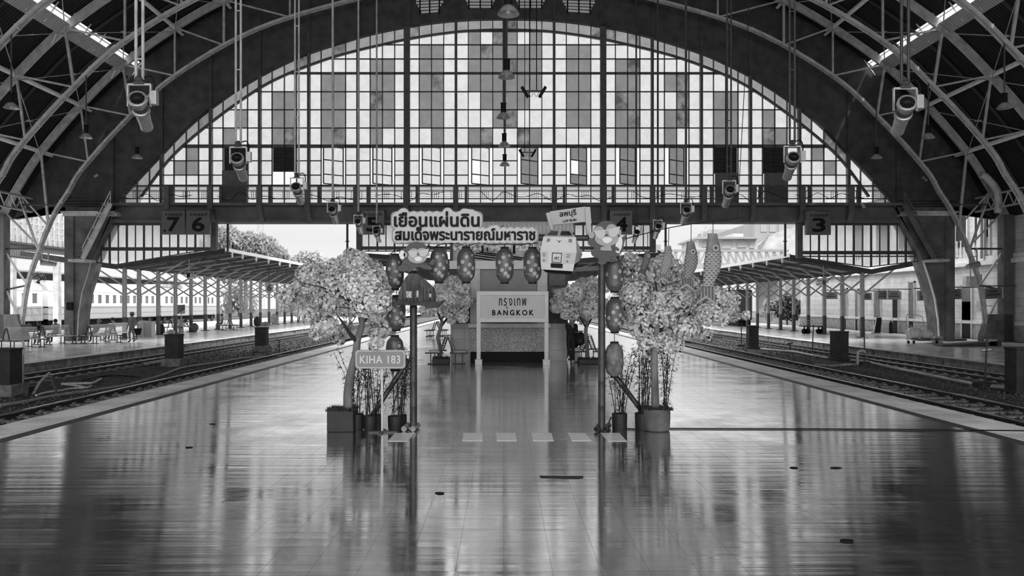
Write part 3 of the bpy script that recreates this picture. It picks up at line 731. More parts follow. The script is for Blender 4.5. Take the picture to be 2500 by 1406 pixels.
# crossed wind rods between the trusses
for s, sd in ((-1,'left'),(1,'right')):
    n_ = 0
    for (ya, yb) in ((45.5,39.5),(39.5,33.5)):
        for i in (3,4,5,6,7):
            xa, xb = s*NODES[i], s*NODES[i+1]; b = B(); za, zb2 = up_at(xa)-.25, up_at(xb)-.25
            b.cyl((xa,ya,za),(xb,yb,zb2),.025,n=6); b.cyl((xb,ya,zb2),(xa,yb,za),.025,n=6)
            c = (Vector((xa,ya,za))+Vector((xb,yb,zb2)))/2; b.box(c.x-.12,c.x+.12,c.y-.12,c.y+.12,c.z-.03,c.z+.03)
            tag(b.done('wind_brace', m_lsteel), 'crossed tie rods, %s roof slope, %s panel down, %s' % (sd, ORDW[i-3], 'bay by the end wall' if ya > 45 else 'second bay out'), 'brace', 'crossed tie rods under the roof')
# ================================================================ hanging lamps, spotlights
m_tin = mat('pale_spotlight_tin', .40, .35, .2, 6, spec=.6, metal=.5)
m_shade = mat('lamp_shade_enamel', .30, .3, .2, 5, spec=.6)
m_lens = mat('dark_lens', .008, .15)
def pendant(loc, ztop, label, group):
    t = thing('pendant_lamp', label, 'lamp', loc, group); x, y, z = loc
    b = B(); b.lathe([(.02,.26),(.10,.25),(.16,.21),(.24,.12),(.30,.02),(.31,0),(.29,.01),(.22,.09),(.12,.18),(.02,.2)], loc, 24); b.done('shade', m_shade, t, smooth=True)
    b = B(); b.lathe([(.10,.24),(.115,.28),(.115,.62),(.06,.66)], loc, 16); b.box(x-.13,x+.13,y-.04,y+.04,z+.62,z+.66); b.done('housing', m_black, t, smooth=True)
    b = B(); b.cyl((x,y,z+.64),(x,y,ztop),.035,n=8); b.done('hanger_rod', m_dsteel, t)
    b = B(); b.ball((x,y,z+.08),.07); b.done('bulb', m_white, t, smooth=True)
    return t
CL = [(1241,21.5),(1237,27.5),(1229,33.5),(1231,39.5),(1232,45.0)]
for i, (px, y) in enumerate(CL):
    pendant(((px-VX)*y/F, y, 10.2), 21.2, 'enamel shade lamp on the hall centre line, %s from the camera' % ORDW[i], 'pendant lamps down the centre line')
for s, sd in ((-1,'left'),(1,'right')):
    for i, (y) in enumerate((33.5,39.5,45.0)):
        x = s*21.2+(.35 if s > 0 else 0)
        pendant((x, y, 10.62), low_at(x)+.1 if y < 45 else low_at(x), 'enamel shade lamp hanging under the %s roof slope, %s from the camera' % (sd, ORDW[i]), 'pendant lamps under the roof slopes')
def spot_parts(t, p, s, ztop, rods=2, lean=1):
    """p: centre of the front ring; s: -1 leans its tail towards +X"""
    p = Vector(p); los = (p-Vector((0,0,EYE))).normalized(); dn = -(Vector((0,0,1))-los*los.z).normalized(); rt = los.cross(Vector((0,0,1))).normalized()
    ax = (los*math.cos(.66)+(dn-rt*s*.32).normalized()*math.sin(.66)).normalized()      # from the front ring, tilted up at the hall, to the tail
    q = ax.to_track_quat('Z','Y').to_matrix()
    b = B(); b.lathe([(.165,0),(.165,.10),(.15,.12),(.15,.34),(.172,.35),(.172,.42),(.145,.44),(.125,.82),(.13,.98),(.02,.99)], p, 24, q); b.done('housing', m_tin, t, smooth=True)
    b = B(); b.lathe([(.152,.20),(.156,.20),(.156,.30),(.152,.30)], p, 24, q); b.done('dark_band', m_dsteel, t, smooth=True)
    b = B(); b.lathe([(.135,-.004),(.165,-.012),(.186,0),(.186,.07),(.166,.08)], p, 28, q); b.done('front_ring', m_tin, t, smooth=True)
    b = B(); b.lathe([(.14,-.006),(.02,-.012)], p, 24, q); b.done('lens', m_lens, t)
    b = B()
    for k in range(6):
        a = math.pi*k/6; d = q @ Vector((math.cos(a), math.sin(a), 0)); b.bar(p-d*.14-ax*.02, p+d*.14-ax*.02, .008)
    b.done('guard', mat('guard_black',.02,.6), t)
    c = p+ax*.22; zt_ = p.z+.33
    b = B()
    for d in (-.23,.23): b.bar((c.x+d,c.y,zt_),(c.x+d,c.y,c.z-.03),.03,.05)
    b.bar((c.x-.23,c.y,zt_),(c.x+.23,c.y,zt_),.04); b.done('yoke', m_tin, t)
    b = B(); b.box(c.x+.22,c.x+.36,c.y-.06,c.y+.08,p.z-.08,p.z+.2); b.done('ballast_box', m_tin, t, bevel=.01)
    b = B(); b.tube(spline([(c.x+.05,c.y,zt_+.12),(c.x+.22,c.y,zt_+.17),(c.x+.3,c.y,zt_+.02),(c.x+.29,c.y,p.z+.2)],5),.017,6); b.done('cable', m_black, t)
    b = B(); b.ball((c.x,c.y,zt_+.1),.09,sc_=(1,1,.9)); b.box(c.x-.1,c.x+.1,c.y-.05,c.y+.05,zt_,zt_+.05); b.done('clamp', m_dsteel, t)
    b = B()
    for d in ([-.07,.07] if rods == 2 else [0]): b.cyl((c.x+d,c.y,zt_+.1),(c.x+d,c.y,ztop),.032 if rods==2 else .05,n=8)
    if rods == 2:
        for k in range(8): z = zt_+.5+k*(ztop-zt_-.6)/8; b.box(c.x-.07,c.x+.07,c.y-.012,c.y+.012,z,z+.03)
    b.done('hanger_pole', m_steel if s < 0 else m_dsteel, t)
LS = [(335,240),(578,385),(722,455),(810,510),(873,540),(918,565)]
RS = [(2215,250),(1938,383),(1783,462),(1677,512),(1608,552),(1555,566)]
for lst, s, sd in ((LS,-1,'left'),(RS,1,'right')):
    for i, (px, py) in enumerate(lst):
        Y = 15.5+6*i if i < 5 else 45.0
        p = W(px, py, Y)
        t = thing('spotlight', 'tubular spotlight on a long hanging pole, %s from the camera in the %s row' % (ORDW[i], sd), 'spotlight', p, 'spotlights hanging on long poles')
        spot_parts(t, p, s, low_at(p.x), 2 if i < 3 else 1)
# twin LED bars on wires
for i, (px, py, Y) in enumerate(((1303,222,27.5),(1288,372,39.5))):
    p = W(px, py, Y); t = thing('light_bar', 'V-shaped pair of slim lamp bars hung on wires, %s one' % ('upper' if i == 0 else 'lower'), 'lamp', p, 'V-shaped lamp bars')
    for s in (-1,1):
        b = B(); b.bar(p+Vector((s*.42,0,.14)), p+Vector((s*.20,0,-.22)), .10, .14, up=(0,1,0)); b.done('lamp_bar', m_black, t)
    b = B(); b.bar(p+Vector((-.3,0,0)), p+Vector((.3,0,0)), .05); b.done('crossbar', m_dsteel, t)
    b = B(); b.tube(spline([p+Vector((-.2,0,-.02)),p+Vector((-.1,0,-.2)),p+Vector((0,0,-.08)),p+Vector((.1,0,-.2)),p+Vector((.2,0,-.02))],4),.008,5); b.done('cable', m_black, t)
    b = B()
    for d in (-.14,.10): b.cyl((p.x+d,Y,p.z),(p.x+d,Y,21.0),.018,n=6)
    b.done('hanging_wire', m_black, t)
# two small oblong wall floods
for i, (xa, ya, xb, yb, lab) in enumerate(((231,432,241,426,'small oblong flood lamp on the wall left of the arch'),(2262,442,2251,432,'small oblong flood lamp on the wall right of the arch'),(2110,508,2104,495,'small oblong flood lamp on the beam near the right pier'))):
    b = B(); b.bar(W(xa,ya,45.4 if i == 2 else 46.85), W(xb,yb,45.4 if i == 2 else 46.85), .16, .2, up=(0,1,0)); tag(b.done('flood_lamp', m_tin, bevel=.02), lab, 'lamp')
# platform number boards
m_board = mat('grey_number_board', .09, .45, .1, 3, spec=.5)
m_bfr = mat('board_frame', .25, .5)
for (xa, xb, ya, yb, num, lab, dkk) in ((394,451,514,572,'7','grey board with platform number 7',0),(454,512,514,572,'6','grey board with platform number 6 beside the 7',0),(880,938,514,572,'5','grey board with platform number 5 behind two spotlights',1),(1489,1544,514,572,'4','grey board with platform number 4 behind the right monkey',1),(1968,2029,516,573,'3','grey board with platform number 3',1)):
    Yb = 45.35; t = thing('platform_sign', lab, 'sign', W((xa+xb)/2, yb, Yb), 'platform number boards along the beam')
    b = B(); b.box(W(xa,0,Yb).x, W(xb,0,Yb).x, Yb, Yb+.25, W(0,yb,Yb).z, W(0,ya,Yb).z); b.done('board', m_board, t, bevel=.02)
    b = B(); b.box(W(xa,0,Yb).x, W(xb,0,Yb).x, Yb+.02, 46.2, W(0,ya,Yb).z, W(0,ya,Yb).z+.08); b.done('mounting', m_dsteel, t)
    w = xb-xa
    b = px_text(num, xa+w*.27, xa+w*.76, ya+17, yb-8, Yb-.005, .01, .03); b.done('number', mat('sign_black',.012,.7,spec=.1), t, fix=False)
    b = px_text('ชานชาลาที่', xa+w*.30, xb-w*.12, ya+4, ya+13, Yb-.005, .008, .012)
    b2 = [W(xa+w*.17,ya+12,Yb-.01), W(xa+w*.24,ya+12,Yb-.01), W(xa+w*.205,ya+5,Yb-.01)]; b.prism(b2,(0,.008,0)); b.done('lettering', MATS['sign_black'], t, fix=False)
    if num == '7': b = B(); b.prism([W(xa+4,yb-9,Yb-.01),W(xa+10,yb-13,Yb-.01),W(xa+10,yb-4,Yb-.01)],(0,.008,0)); b.done('arrow', MATS['sign_black'], t)
# ================================================================ the bamboo gateway
YG = 13.57; m_bam = mat('dark_bamboo', .028, .45, .5, 3, spec=.5); m_bam2 = mat('pale_bamboo_end', .22, .5, .3, 5)
def bamboo(b, p, q, r, seg=.42, n=14):
    p = Vector(p); q = Vector(q); L_ = (q-p).length; k = max(2, int(L_/seg)); pts = []; rr = []
    for i in range(k+1):
        for d, f in ((-.012,1.0),(-.004,1.09),(.004,1.09),(.012,1.0)):
            u = i/k*L_+d
            if 0 <= u <= L_: pts.append(p+(q-p)*(u/L_)); rr.append(r*f)
    b.tube(pts, rr, n); return b
gate = thing('bamboo_gateway', 'bamboo gateway of two posts and a crossbar standing over the platform', 'gateway', (W(1240,1050,YG).x, YG, 0))
xl, xr = W(1009.5,0,YG).x, W(1469,0,YG).x
for x in (xl, xr): bamboo(B(), (x,YG,0), (x,YG,W(0,572,YG).z), .063).done('post', m_bam, gate, smooth=True)
zc = W(0,582,YG).z; bamboo(B(), (xl-.15,YG-.09,zc), (xr+.2,YG-.09,zc), .05).done('crossbar', m_bam, gate, smooth=True)
for (xa, ya, xb, yb) in ((997,878,917,1012),(1478,886,1566,1003)):
    p = W(xa,ya,YG+.05); q = Vector((W(xb,0,YG+.2).x, YG+.22, W(0,yb,YG+.2).z)); q2 = q+(q-p).normalized()*.35; q2.z = max(.05,q2.z)
    bamboo(B(), p, q2, .045).done('brace', m_bam, gate, smooth=True)
for i, (xa, ya, xb, yb, lab) in enumerate(((986,1049,1000,1034,'short bamboo log left of the left gate post'),(1008,1049,1029,1031,'short pale-ended bamboo log right of the left gate post'),(1456,1050,1466,1036,'short bamboo log left of the right gate post'),(1477,1049,1491,1034,'short bamboo log right of the right gate post'))):
    p = G(xa, ya+5); q = G(xb, yb+6); p.z = q.z = .05; d = (q-p).normalized(); q = p+d*.42
    t = thing('bamboo_log', lab, 'log', p, 'bamboo logs at the gate feet'); bamboo(B(), p, q, .045, .2).done('culm', m_bam2 if i < 2 else m_bam, t, smooth=True)
    b = B(); b.cyl(p-d*.004, p+d*.004, .04, n=14); b.done('cut_end', m_bam2 if i < 2 else m_black, t)
# lettered top board
YT = 13.38; sb = thing('lettered_board', 'big cut-out board with two lines of Thai lettering over the gateway', 'sign', W(1135,596,YT))
m_sbd = mat('board_rim_grey', .19, .4); m_swh = mat('board_white', .36, .4); m_slt = mat('board_letter_dark', .012, .7, spec=.1)
lines = [('เยือนแผ่นดิน', 963,1170,517,553), ('สมเด็จพระนารายณ์มหาราช', 965,1306,555,586)]
def outline(rpx, y, m, name, ext):
    """rounded plate: discs and bars around each letter row merged as one thick outline"""
    b = B(); k_ = [0]
    def prism_(pts, d):      # every overlapping piece of the plate a hair in front of the last
        k_[0] += 1; o_ = Vector((0,-.00012*k_[0],0)); b.prism([p+o_ for p in pts], d)
    for (s, xa, xb, ya, yb) in lines:
        h = yb-ya
        z0 = W(0,yb+rpx,y).z; z1 = W(0,ya+ (8 if s is lines[0][0] else 9)-rpx,y).z; X0 = W(xa-rpx,0,y).x; X1 = W(xb+rpx,0,y).x
        r = .085; pts = []
        for cx, cz, a0 in ((X1-r,z0+r,-90),(X1-r,z1-r,0),(X0+r,z1-r,90),(X0+r,z0+r,180)):
            for k in range(7): a = math.radians(a0+15*k); pts.append(Vector((cx+r*math.cos(a), y, cz+r*math.sin(a))))
        prism_(pts, (0,ext,0))
    for (px, py, rr) in ((985,522,10),(1093,520,9),(1141,524,10),(1134,521,8),(1150,524,9),(1022,560,8),(1203,563,9),(1210,561,8)):
        c = W(px,py,y); R_ = (rr+rpx*.55)*y/F; prism_([c+Vector((R_*math.cos(a),0,R_*math.sin(a))) for a in [2*math.pi*k/20 for k in range(20)]], (0,ext,0))
    # scalloped edges
    for (s, xa, xb, ya, yb) in lines:
        n_ = 11 if s is lines[0][0] else 20
        for k in range(n_):
            px = xa+(xb-xa)*(k+.5)/n_; rad = (xb-xa)/n_*.62
            for py, sg in ((ya+11-rpx*.35,1),(yb+rpx*.45-4,-1)):
                c = W(px,py,y); R_ = (rad*.72+rpx*.25)*y/F; prism_([c+Vector((R_*math.cos(a),0,R_*math.sin(a))) for a in [2*math.pi*j/16 for j in range(16)]], (0,ext,0))
    return b.done(name, m, sb)
outline(9, YT, m_sbd, 'backing', .05); outline(6.0, YT-.022, m_swh, 'face', .02)
b = B()
for (s, xa, xb, ya, yb) in lines: px_text(s, xa, xb, ya, yb, YT-.035, .012, .030, b)
b.done('lettering', m_slt, sb, fix=False)
# station name board hung askew above the train nose
t = thing('name_board', 'small grey tilted Lop Buri station name board with two legs', 'sign', W(1388,560,13.5)); m_nb = mat('name_board_grey', .30, .5, .08, 3)
Yn = 13.48
fr = [W(1342,516,Yn),W(1430,504,Yn),W(1434,541,Yn),W(1347,549,Yn)]
b = B(); b.prism(fr, (0,.05,0)); b.done('board', m_nb, t)
for (pts) in ([(1333,520),(1342,518),(1351,562),(1344,562)], [(1430,505),(1441,505),(1444,543),(1438,572),(1432,572),(1429,515)]):
    b = B(); b.prism([W(x,y,Yn-.03) for x, y in pts], (0,.1,0)); b.done('leg', m_nb, t)
rot = Matrix.Translation(W(1390,530,Yn)) @ Matrix.Rotation(math.radians(-7.0),4,'Y') @ Matrix.Translation(-W(1390,530,Yn))
b = px_text('ลพบุรี', 1367, 1408, 512, 531, Yn-.005, .01, .012); px_text('LOP BURI', 1373, 1406, 535.5, 541, Yn-.005, .01, .012, b)
b.done('lettering', m_black, t, fix=False, xf=rot)
# model train nose
t = thing('train_nose_model', 'white model of a diesel railcar nose hung on the crossbar', 'model train', W(1372,662,13.3)); m_tr = mat('railcar_white', .40, .4, .06, 4); m_tg = mat('railcar_grey_band', .33, .4); m_tw = mat('railcar_glass', .015, .15)
Yf = 13.02; Yr = 13.5
A = lambda x, y, d=0.0: W(x, y, Yf)+Vector((0, d, 0))
prof = [(1341,563,.22),(1371,559,.24),(1397,563,.22)]
b = B()
# front faces from the roof down: windscreen band, upper nose, band, apron
TL, TM, TR = A(1341,563,.26), A(1370,558,.24), A(1398,564,.20)
ML, MR = A(1327,577,.04), A(1406,579,0); NL, NR = A(1319,612,0), A(1407,617,-.04)
BL, BR = A(1320,641,.03), A(1402,645,-.02); CL_, CR = A(1322,657,.05), A(1399,662,.0)
back = lambda p, dx, dy, dz: p+Vector((dx,dy,dz))
rT, rM, rN, rB, rC = A(1407,566,.5), A(1420,588,.62), A(1433,614,.75), A(1425,632,.72), A(1405,657,.4)
b.add([TL,TM,TR,MR,ML], [(0,1,2,3,4)]); b.quad(ML,MR,NR,NL); b.quad(NL,NR,BR,BL); b.quad(BL,BR,CR,CL_)
b.quad(TR,rT,rM,MR); b.quad(MR,rM,rN,NR); b.quad(NR,rN,rB,BR)
lB = [back(p, .12, .75, 0) for p in (TL,ML,NL,BL,CL_)]
for a, c, d, e_ in zip((TL,ML,NL,BL),(ML,NL,BL,CL_),lB[1:],lB): b.quad(a,c,d,e_)
b.add([TL,TM,TR,rT,lB[0]], [(0,4,3,2,1)]); b.add([lB[0],lB[1],lB[2],lB[3],lB[4],rC,rB,rN,rM,rT], [tuple(range(10))])
b.done('body', m_tr, t)
b = B(); b.prism([BR,rB,rC,CR],(0,.01,0)); b.prism([CL_+Vector((.05,.02,-.005)),CR+Vector((0,.02,-.005)),CR+Vector((-.02,.1,-.045)),CL_+Vector((.1,.1,-.035))],(0,.3,0)); b.done('underside', m_black, t)
def onface(a, bq, c, d, u, v, off=.006):
    p = (a*(1-u)+bq*u)*(1-v)+(d*(1-u)+c*u)*v; nrm = (bq-a).cross(d-a).normalized(); nrm = nrm if nrm.y < 0 else -nrm; return p+nrm*off
def patch(a, bq, c, d, u0, u1, v0, v1, off=.006):
    return [onface(a,bq,c,d,u,v,off) for u, v in ((u0,v0),(u1,v0),(u1,v1),(u0,v1))]
for i, (u0,u1,u2,u3) in enumerate(((.16,.44,.42,.10),(.56,.86,.90,.52))):
    top = [TL,TR]; 
    q = [onface(TL,TR,MR,ML,u0,.2,.035),onface(TL,TR,MR,ML,u1,.2,.035),onface(TL,TR,MR,ML,u2,.92,.03),onface(TL,TR,MR,ML,u3,.92,.03)]
    # follow the peaked roof
    B().add(q,[(0,1,2,3)]).done('windscreen', m_tw, t)
for u0, u1 in ((.0,.22),(.66,1.)): B().add(patch(NL,NR,BR,BL,u0,u1,.02,.98),[(0,1,2,3)]).done('lamp_panel', m_tg, t)
b = B()
for (u, v) in ((.1,.78),(.78,.78)): c = onface(NL,NR,BR,BL,u,v,.012); b.ball(c,.017,8,5,(1,.4,1))
for (u0,u1) in ((.06,.15),(.74,.84)):
    for v in (.18,.36): b.add(patch(NL,NR,BR,BL,u0,u1,v,v+.08,.012),[(0,1,2,3)])
b.add(patch(ML,MR,NR,NL,.13,.22,.14,.36,.012),[(0,1,2,3)]); b.add(patch(ML,MR,NR,NL,.78,.88,.14,.36,.012),[(0,1,2,3)])
b.done('headlamp', mat('headlamp_dark',.10,.3), t)
b = B(); c = patch(ML,MR,NR,NL,.40,.60,.22,.42,.012)
b.add([c[0],(c[0]+c[1])/2*.6+(c[3]+c[2])/2*.4,c[1],(c[1]*.3+c[2]*.3+c[0]*.2+c[3]*.2),(c[3]+c[2])/2,(c[0]*.3+c[3]*.3+c[1]*.2+c[2]*.2)],[(0,1,2,3,4,5)]); b.done('wing_emblem', m_black, t)
b = B(); q = patch(NL,NR,BR,BL,.34,.60,.12,.92,.010); 
for a, c in zip(q, q[1:]+q[:1]): b.bar(a, c, .010)
b.done('plate_frame', m_black, t)
pc = onface(NL,NR,BR,BL,.47,.55,.014); b = text_b('SRT', pc.x-.04, pc.x+.04, pc.z-.012, pc.z+.018, pc.y-.002, .004, .02); b.box(pc.x-.05,pc.x+.05,pc.y-.006,pc.y,pc.z-.03,pc.z-.026); b.done('lettering', m_black, t, fix=False)
b = B(); b.add(patch(BL,BR,CR,CL_,.30,.66,.0,.66,.008),[(0,1,2,3)]); b.done('coupler_pocket', m_black, t)
b = B(); b.add([MR+(rM-MR)*.55+(NR-MR)*.55+Vector((.012,-.012,0)), MR+(rM-MR)*.9+(NR-MR)*.62+Vector((.012,-.012,0)), MR+(rM-MR)*.98+(NR-MR)*.95+Vector((.016,-.012,0)), MR+(rM-MR)*.6+(NR-MR)*.92+Vector((.016,-.012,0))],[(0,1,2,3)]); b.done('side_window', m_tw, t)
b = B(); b.bar(A(1380,600,.4)+Vector((0,.02,0)), W(1385,585,YG-.06), .05); b.done('mounting', m_bam, t); b = B(); b.bar(A(1410,655,.5), W(1463,655,YG), .07); b.done('support_arm', m_bam, t)
# cut-out monkeys (flat painted plywood)
m_mk = [mat('monkey_dark',.045,.5), mat('monkey_face',.26,.6), mat('monkey_muzzle',.55,.6), mat('sunglasses_grey',.38,.5), mat('leaf_grey',.055,.6)]
def ell(cx, cy, rx, ry, Y, n=22, a=0):
    c = math.cos(a); s = math.sin(a); return [W(cx+rx*math.cos(t)*c-ry*math.sin(t)*s, cy+rx*math.cos(t)*s+ry*math.sin(t)*c, Y) for t in [2*math.pi*k/n for k in range(n)]]
def layer(t, name, polys, m, Y, th=.012):
    b = B()
    for i_, p in enumerate(polys): b.prism([q+Vector((0,-.0005*i_,0)) for q in p], (0,th,0))
    return b.done(name, m, t)
Ym = 13.36
px = lambda l, Y: [W(x,y,Y) for x, y in l]
t = thing('monkey_cutout', 'plywood cartoon monkey in sunglasses riding on top of the right gate post', 'cut-out figure', W(1480,650,Ym))
layer(t,'body',[ell(1481,572,33,33,Ym),ell(1450,590,15,13,Ym),px([(1452,588),(1510,575),(1520,600),(1498,640),(1462,636),(1450,612)],Ym),px([(1497,626),(1512,618),(1520,596),(1518,580),(1526,574),(1530,574),(1524,592),(1521,612),(1510,626)],Ym)],m_mk[0],Ym,.02)
layer(t,'tail_patch',[ell(1511,598,8,20,Ym-.012,a=.2)],m_mk[2],Ym-.012)
layer(t,'ear',[ell(1444,574,7,8,Ym-.012),ell(1512,567,5,7,Ym-.012)],m_mk[1],Ym-.012)
layer(t,'face',[ell(1463,566,13,14,Ym-.024),ell(1493,562,14,15,Ym-.024),ell(1481,582,29,19,Ym-.024),px([(1467,603),(1490,598),(1494,612),(1474,612),(1465,610)],Ym-.024)],m_mk[1],Ym-.024)
layer(t,'muzzle',[px([(1469,584),(1476,579),(1488,579),(1495,583),(1491,590),(1483,594),(1475,592)],Ym-.036)],m_mk[2],Ym-.036)
layer(t,'sunglasses',[px([(1447,563),(1477,561),(1477,574),(1471,582),(1463,583),(1456,577),(1453,568)],Ym-.036),px([(1484,560),(1514,552),(1511,568),(1504,577),(1494,580),(1487,574)],Ym-.036),px([(1475,561),(1486,560),(1486,563),(1475,564)],Ym-.036)],m_mk[3],Ym-.036)
layer(t,'nose',[ell(1481,574,4,2.5,Ym-.04)],m_mk[0],Ym-.048)
layer(t,'leaves',[ell(1500,632,9,5,Ym-.03,a=.3),ell(1505,607,8,4,Ym-.03,a=.5),ell(1452,620,11,7,Ym-.03,a=.8),ell(1470,640,10,6,Ym-.03)],m_mk[4],Ym-.03)
Ym = 13.18
t = thing('monkey_cutout', 'plywood cartoon monkey in sunglasses perched above the wooden gable on the left post', 'cut-out figure', W(1005,665,Ym))
layer(t,'body',[ell(1018,612,28,22,Ym,a=.1),ell(988,622,13,16,Ym),px([(982,640),(1000,628),(1030,640),(1050,648),(1053,655),(1035,653),(1018,652),(1000,664),(985,662),(975,655)],Ym),px([(974,612),(984,607),(990,612),(984,640),(976,632)],Ym)],m_mk[0],Ym,.02)
layer(t,'tail_patch',[ell(982,622,7,11,Ym-.012)],m_mk[2],Ym-.012)
layer(t,'ear',[ell(990,622,5,6,Ym-.012),ell(1045,620,4,6,Ym-.012)],m_mk[1],Ym-.012)
layer(t,'face',[ell(1010,618,13,12,Ym-.024),ell(1030,617,14,12,Ym-.024),ell(1019,628,23,15,Ym-.024)],m_mk[1],Ym-.024)
layer(t,'muzzle',[ell(1021,632,9,6,Ym-.036)],m_mk[2],Ym-.036)
layer(t,'sunglasses',[px([(995,613),(1018,611),(1018,622),(1012,629),(1004,628),(999,620)],Ym-.036),px([(1023,611),(1048,607),(1044,618),(1038,626),(1028,626),(1023,619)],Ym-.036),px([(1017,611),(1025,611),(1025,614),(1017,614)],Ym-.036)],m_mk[3],Ym-.036)
layer(t,'nose',[ell(1021,621,2.5,2,Ym-.04)],m_mk[0],Ym-.048)
layer(t,'leaves',[ell(1040,652,16,5,Ym-.03,a=.2),ell(985,655,14,8,Ym-.03),ell(962,672,10,6,Ym-.03,a=-.4),ell(1056,640,5,8,Ym-.03,a=.5)],m_mk[4],Ym-.03)
b = B(); b.box(W(1006,0,Ym).x,W(1014,0,Ym).x,Ym+.02,YG,W(0,660,Ym).z,W(0,652,Ym).z); b.done('mounting', m_sbd, t)
# weathered wooden gable on the left post
Yh = 13.2; t = thing('wooden_gable', 'weathered wooden gable cut-out on a ledge fixed to the left gate post', 'wooden ornament', W(1015,756,Yh))
m_old = mat('weathered_planks', .055, .9, .75, 5, bump=.8, stretch=(6,1,.8))
b = B(); b.prism(px([(972,738),(973,716),(981,692),(990,677),(999,668),(1009,667),(1020,669),(1029,675),(1045,690),(1058,703),(1062,716),(1061,738)],Yh), (0,.16,0)); b.done('gable', m_old, t)
b = B(); x0, x1 = W(970,0,Yh).x, W(1064,0,Yh).x
for k in range(12):
    x = x0+(x1-x0)*k/12
    if R.random() < .5: b.box(x, x+.012, Yh-.012, Yh, W(0,735,Yh).z, W(0,690+R.uniform(0,25),Yh).z)
b.done('plank_gap', mat('plank_shadow_gap',.02,.9), t)  # near-black strips drawing the shade in the gaps between planks
for (xa, xb, ya, yb) in ((992,1005,711,727),(1017,1022,709,726),(1048,1053,717,726)):
    b = B(); b.box(W(xa,0,Yh).x, W(xb,0,Yh).x, Yh-.02, Yh, W(0,yb,Yh).z, W(0,ya,Yh).z); b.done('window', mat('gable_window_pale',.30,.8,.5,20), t)
b = B(); b.prism(px([(959,745),(961,734),(1020,737),(1072,736),(1085,733),(1066,750),(1040,754),(1035,746),(1000,745)],Yh-.1), (0,.34,0)); b.done('ledge', mat('dark_ledge_wood',.03,.85,.6,6,bump=.5), t)
# paper lanterns
m_lan = mat('lantern_paper', .060, .38, .18, 5, spec=.5); m_lanp = mat('lantern_blossom_print', .30, .5)
def lf(u): return max(.46, (1-min(1,abs(2*u-1))**3.6)**.42)
def lantern_b(h, r, faded=False):
    t = thing('paper_lantern', 'x', 'lantern', (0,0,0), 'paper lanterns on the gateway')
    pr = []; n = 22
    for i in range(n+1):
        u = i/n; f = lf(u)
        pr.append((r*f*(1+(.006 if i%2 else -.006)), -h/2+h*u))
    sh = B(); sh.lathe(pr, (0,0,0), 32); sh.cur = 1
    for nm, z0, z1 in (('top_cap',h/2-.01,h/2+.03),('bottom_cap',-h/2-.03,-h/2+.01)):
        b = B(); b.lathe([(r*.46,z0),(r*.46,z1),(r*.3,z1),(r*.3,z0)], (0,0,0), 24); b.done(nm, m_black, t)
    b = sh
    def rad(z):
        return r*lf(min(1,max(0,(z+h/2)/h)))
    rr = random.Random(3)
    for (ang, z, s) in [(-.15,.14,.9),(.55,.17,.7),(-.6,.05,1),(.2,-.0,1),(.62,-.06,1.0),(-.3,-.09,1),(.1,-.15,1),(1.1,.05,1),(-1.15,-.05,1),(-.9,-.16,.4),(-.55,-.17,.35),(.85,.07,.4),(-.2,.2,.4),(.45,-.2,1.0),(2.4,.1,1),(3.1,-.05,1),(-2.2,0,1)]:
        z *= h/.6
        for k in range(5 if s > .5 else 3):
            a2 = 2*math.pi*k/5+.3; R0 = .022*s
            for (da, dz) in ((R0*.95*math.cos(a2), R0*.95*math.sin(a2)),):
                pts = []
                for j in range(7):
                    q = 2*math.pi*j/7; zz = z+dz+R0*.72*math.sin(q); aa = ang+(da+R0*.72*math.cos(q))/r; ra_ = rad(zz)+.003+.0015*(k%2)
                    pts.append((ra_*math.sin(aa), -ra_*math.cos(aa), zz))
                b.add(pts, [tuple(range(7))])
    o_ = b.done('shell', [m_lan, m_lanp], t, fix=False, smooth=True)
    b = B(); b.cyl((0,0,h/2+.02),(0,0,h/2+.16),.006,n=6); b.done('hanging_cord', m_black, t)
    return t
LAN = [(1072,647,'leftmost of the row of four under the crossbar',YG-.12),(1138,647,'second from the left in the row under the crossbar',YG-.12),(1232,648,'third from the left in the row under the crossbar',YG-.12),(1300,648,'right end of the row, beside the train nose',YG-.12),
 (964,664,'topmost of the column left of the left post',YG-.02),(968,764,'middle of the column left of the left post, below the gable',YG+.1),(964,862,'lowest of the column on the left, behind the lettered roadside plate',YG+.1),
 (1500,670,'topmost of the column right of the right post',YG+.02),(1501,769,'middle of the column right of the right post',YG+.02),(1500,878,'faded and lowest of the column right of the right post',YG+.06)]
proto = lantern_b(.575, .158)
for i, (x, y, l, Y) in enumerate(LAN):
    p = W(x, y, Y); L_ = ('flower-printed paper lantern, ' if i != 9 else 'paper lantern, ')+l
    if i == 0: proto.location = p; proto['label'] = L_; o = proto
    else: o = dup(proto, loc=p, label=L_, rotz=[0,.25,.0,.12,.1,.5,.8,1.1,.3,2.9][i])
    if i == 9:
        mf = mat('faded_lantern_paper',.10,.6,.6,9)
        for ch in o.children:
            if ch.name.startswith('shell'): ch.data = ch.data.copy(); ch.data.materials[0] = mf; ch.data.materials[1] = mat('faded_print',.16,.6,.3,9)
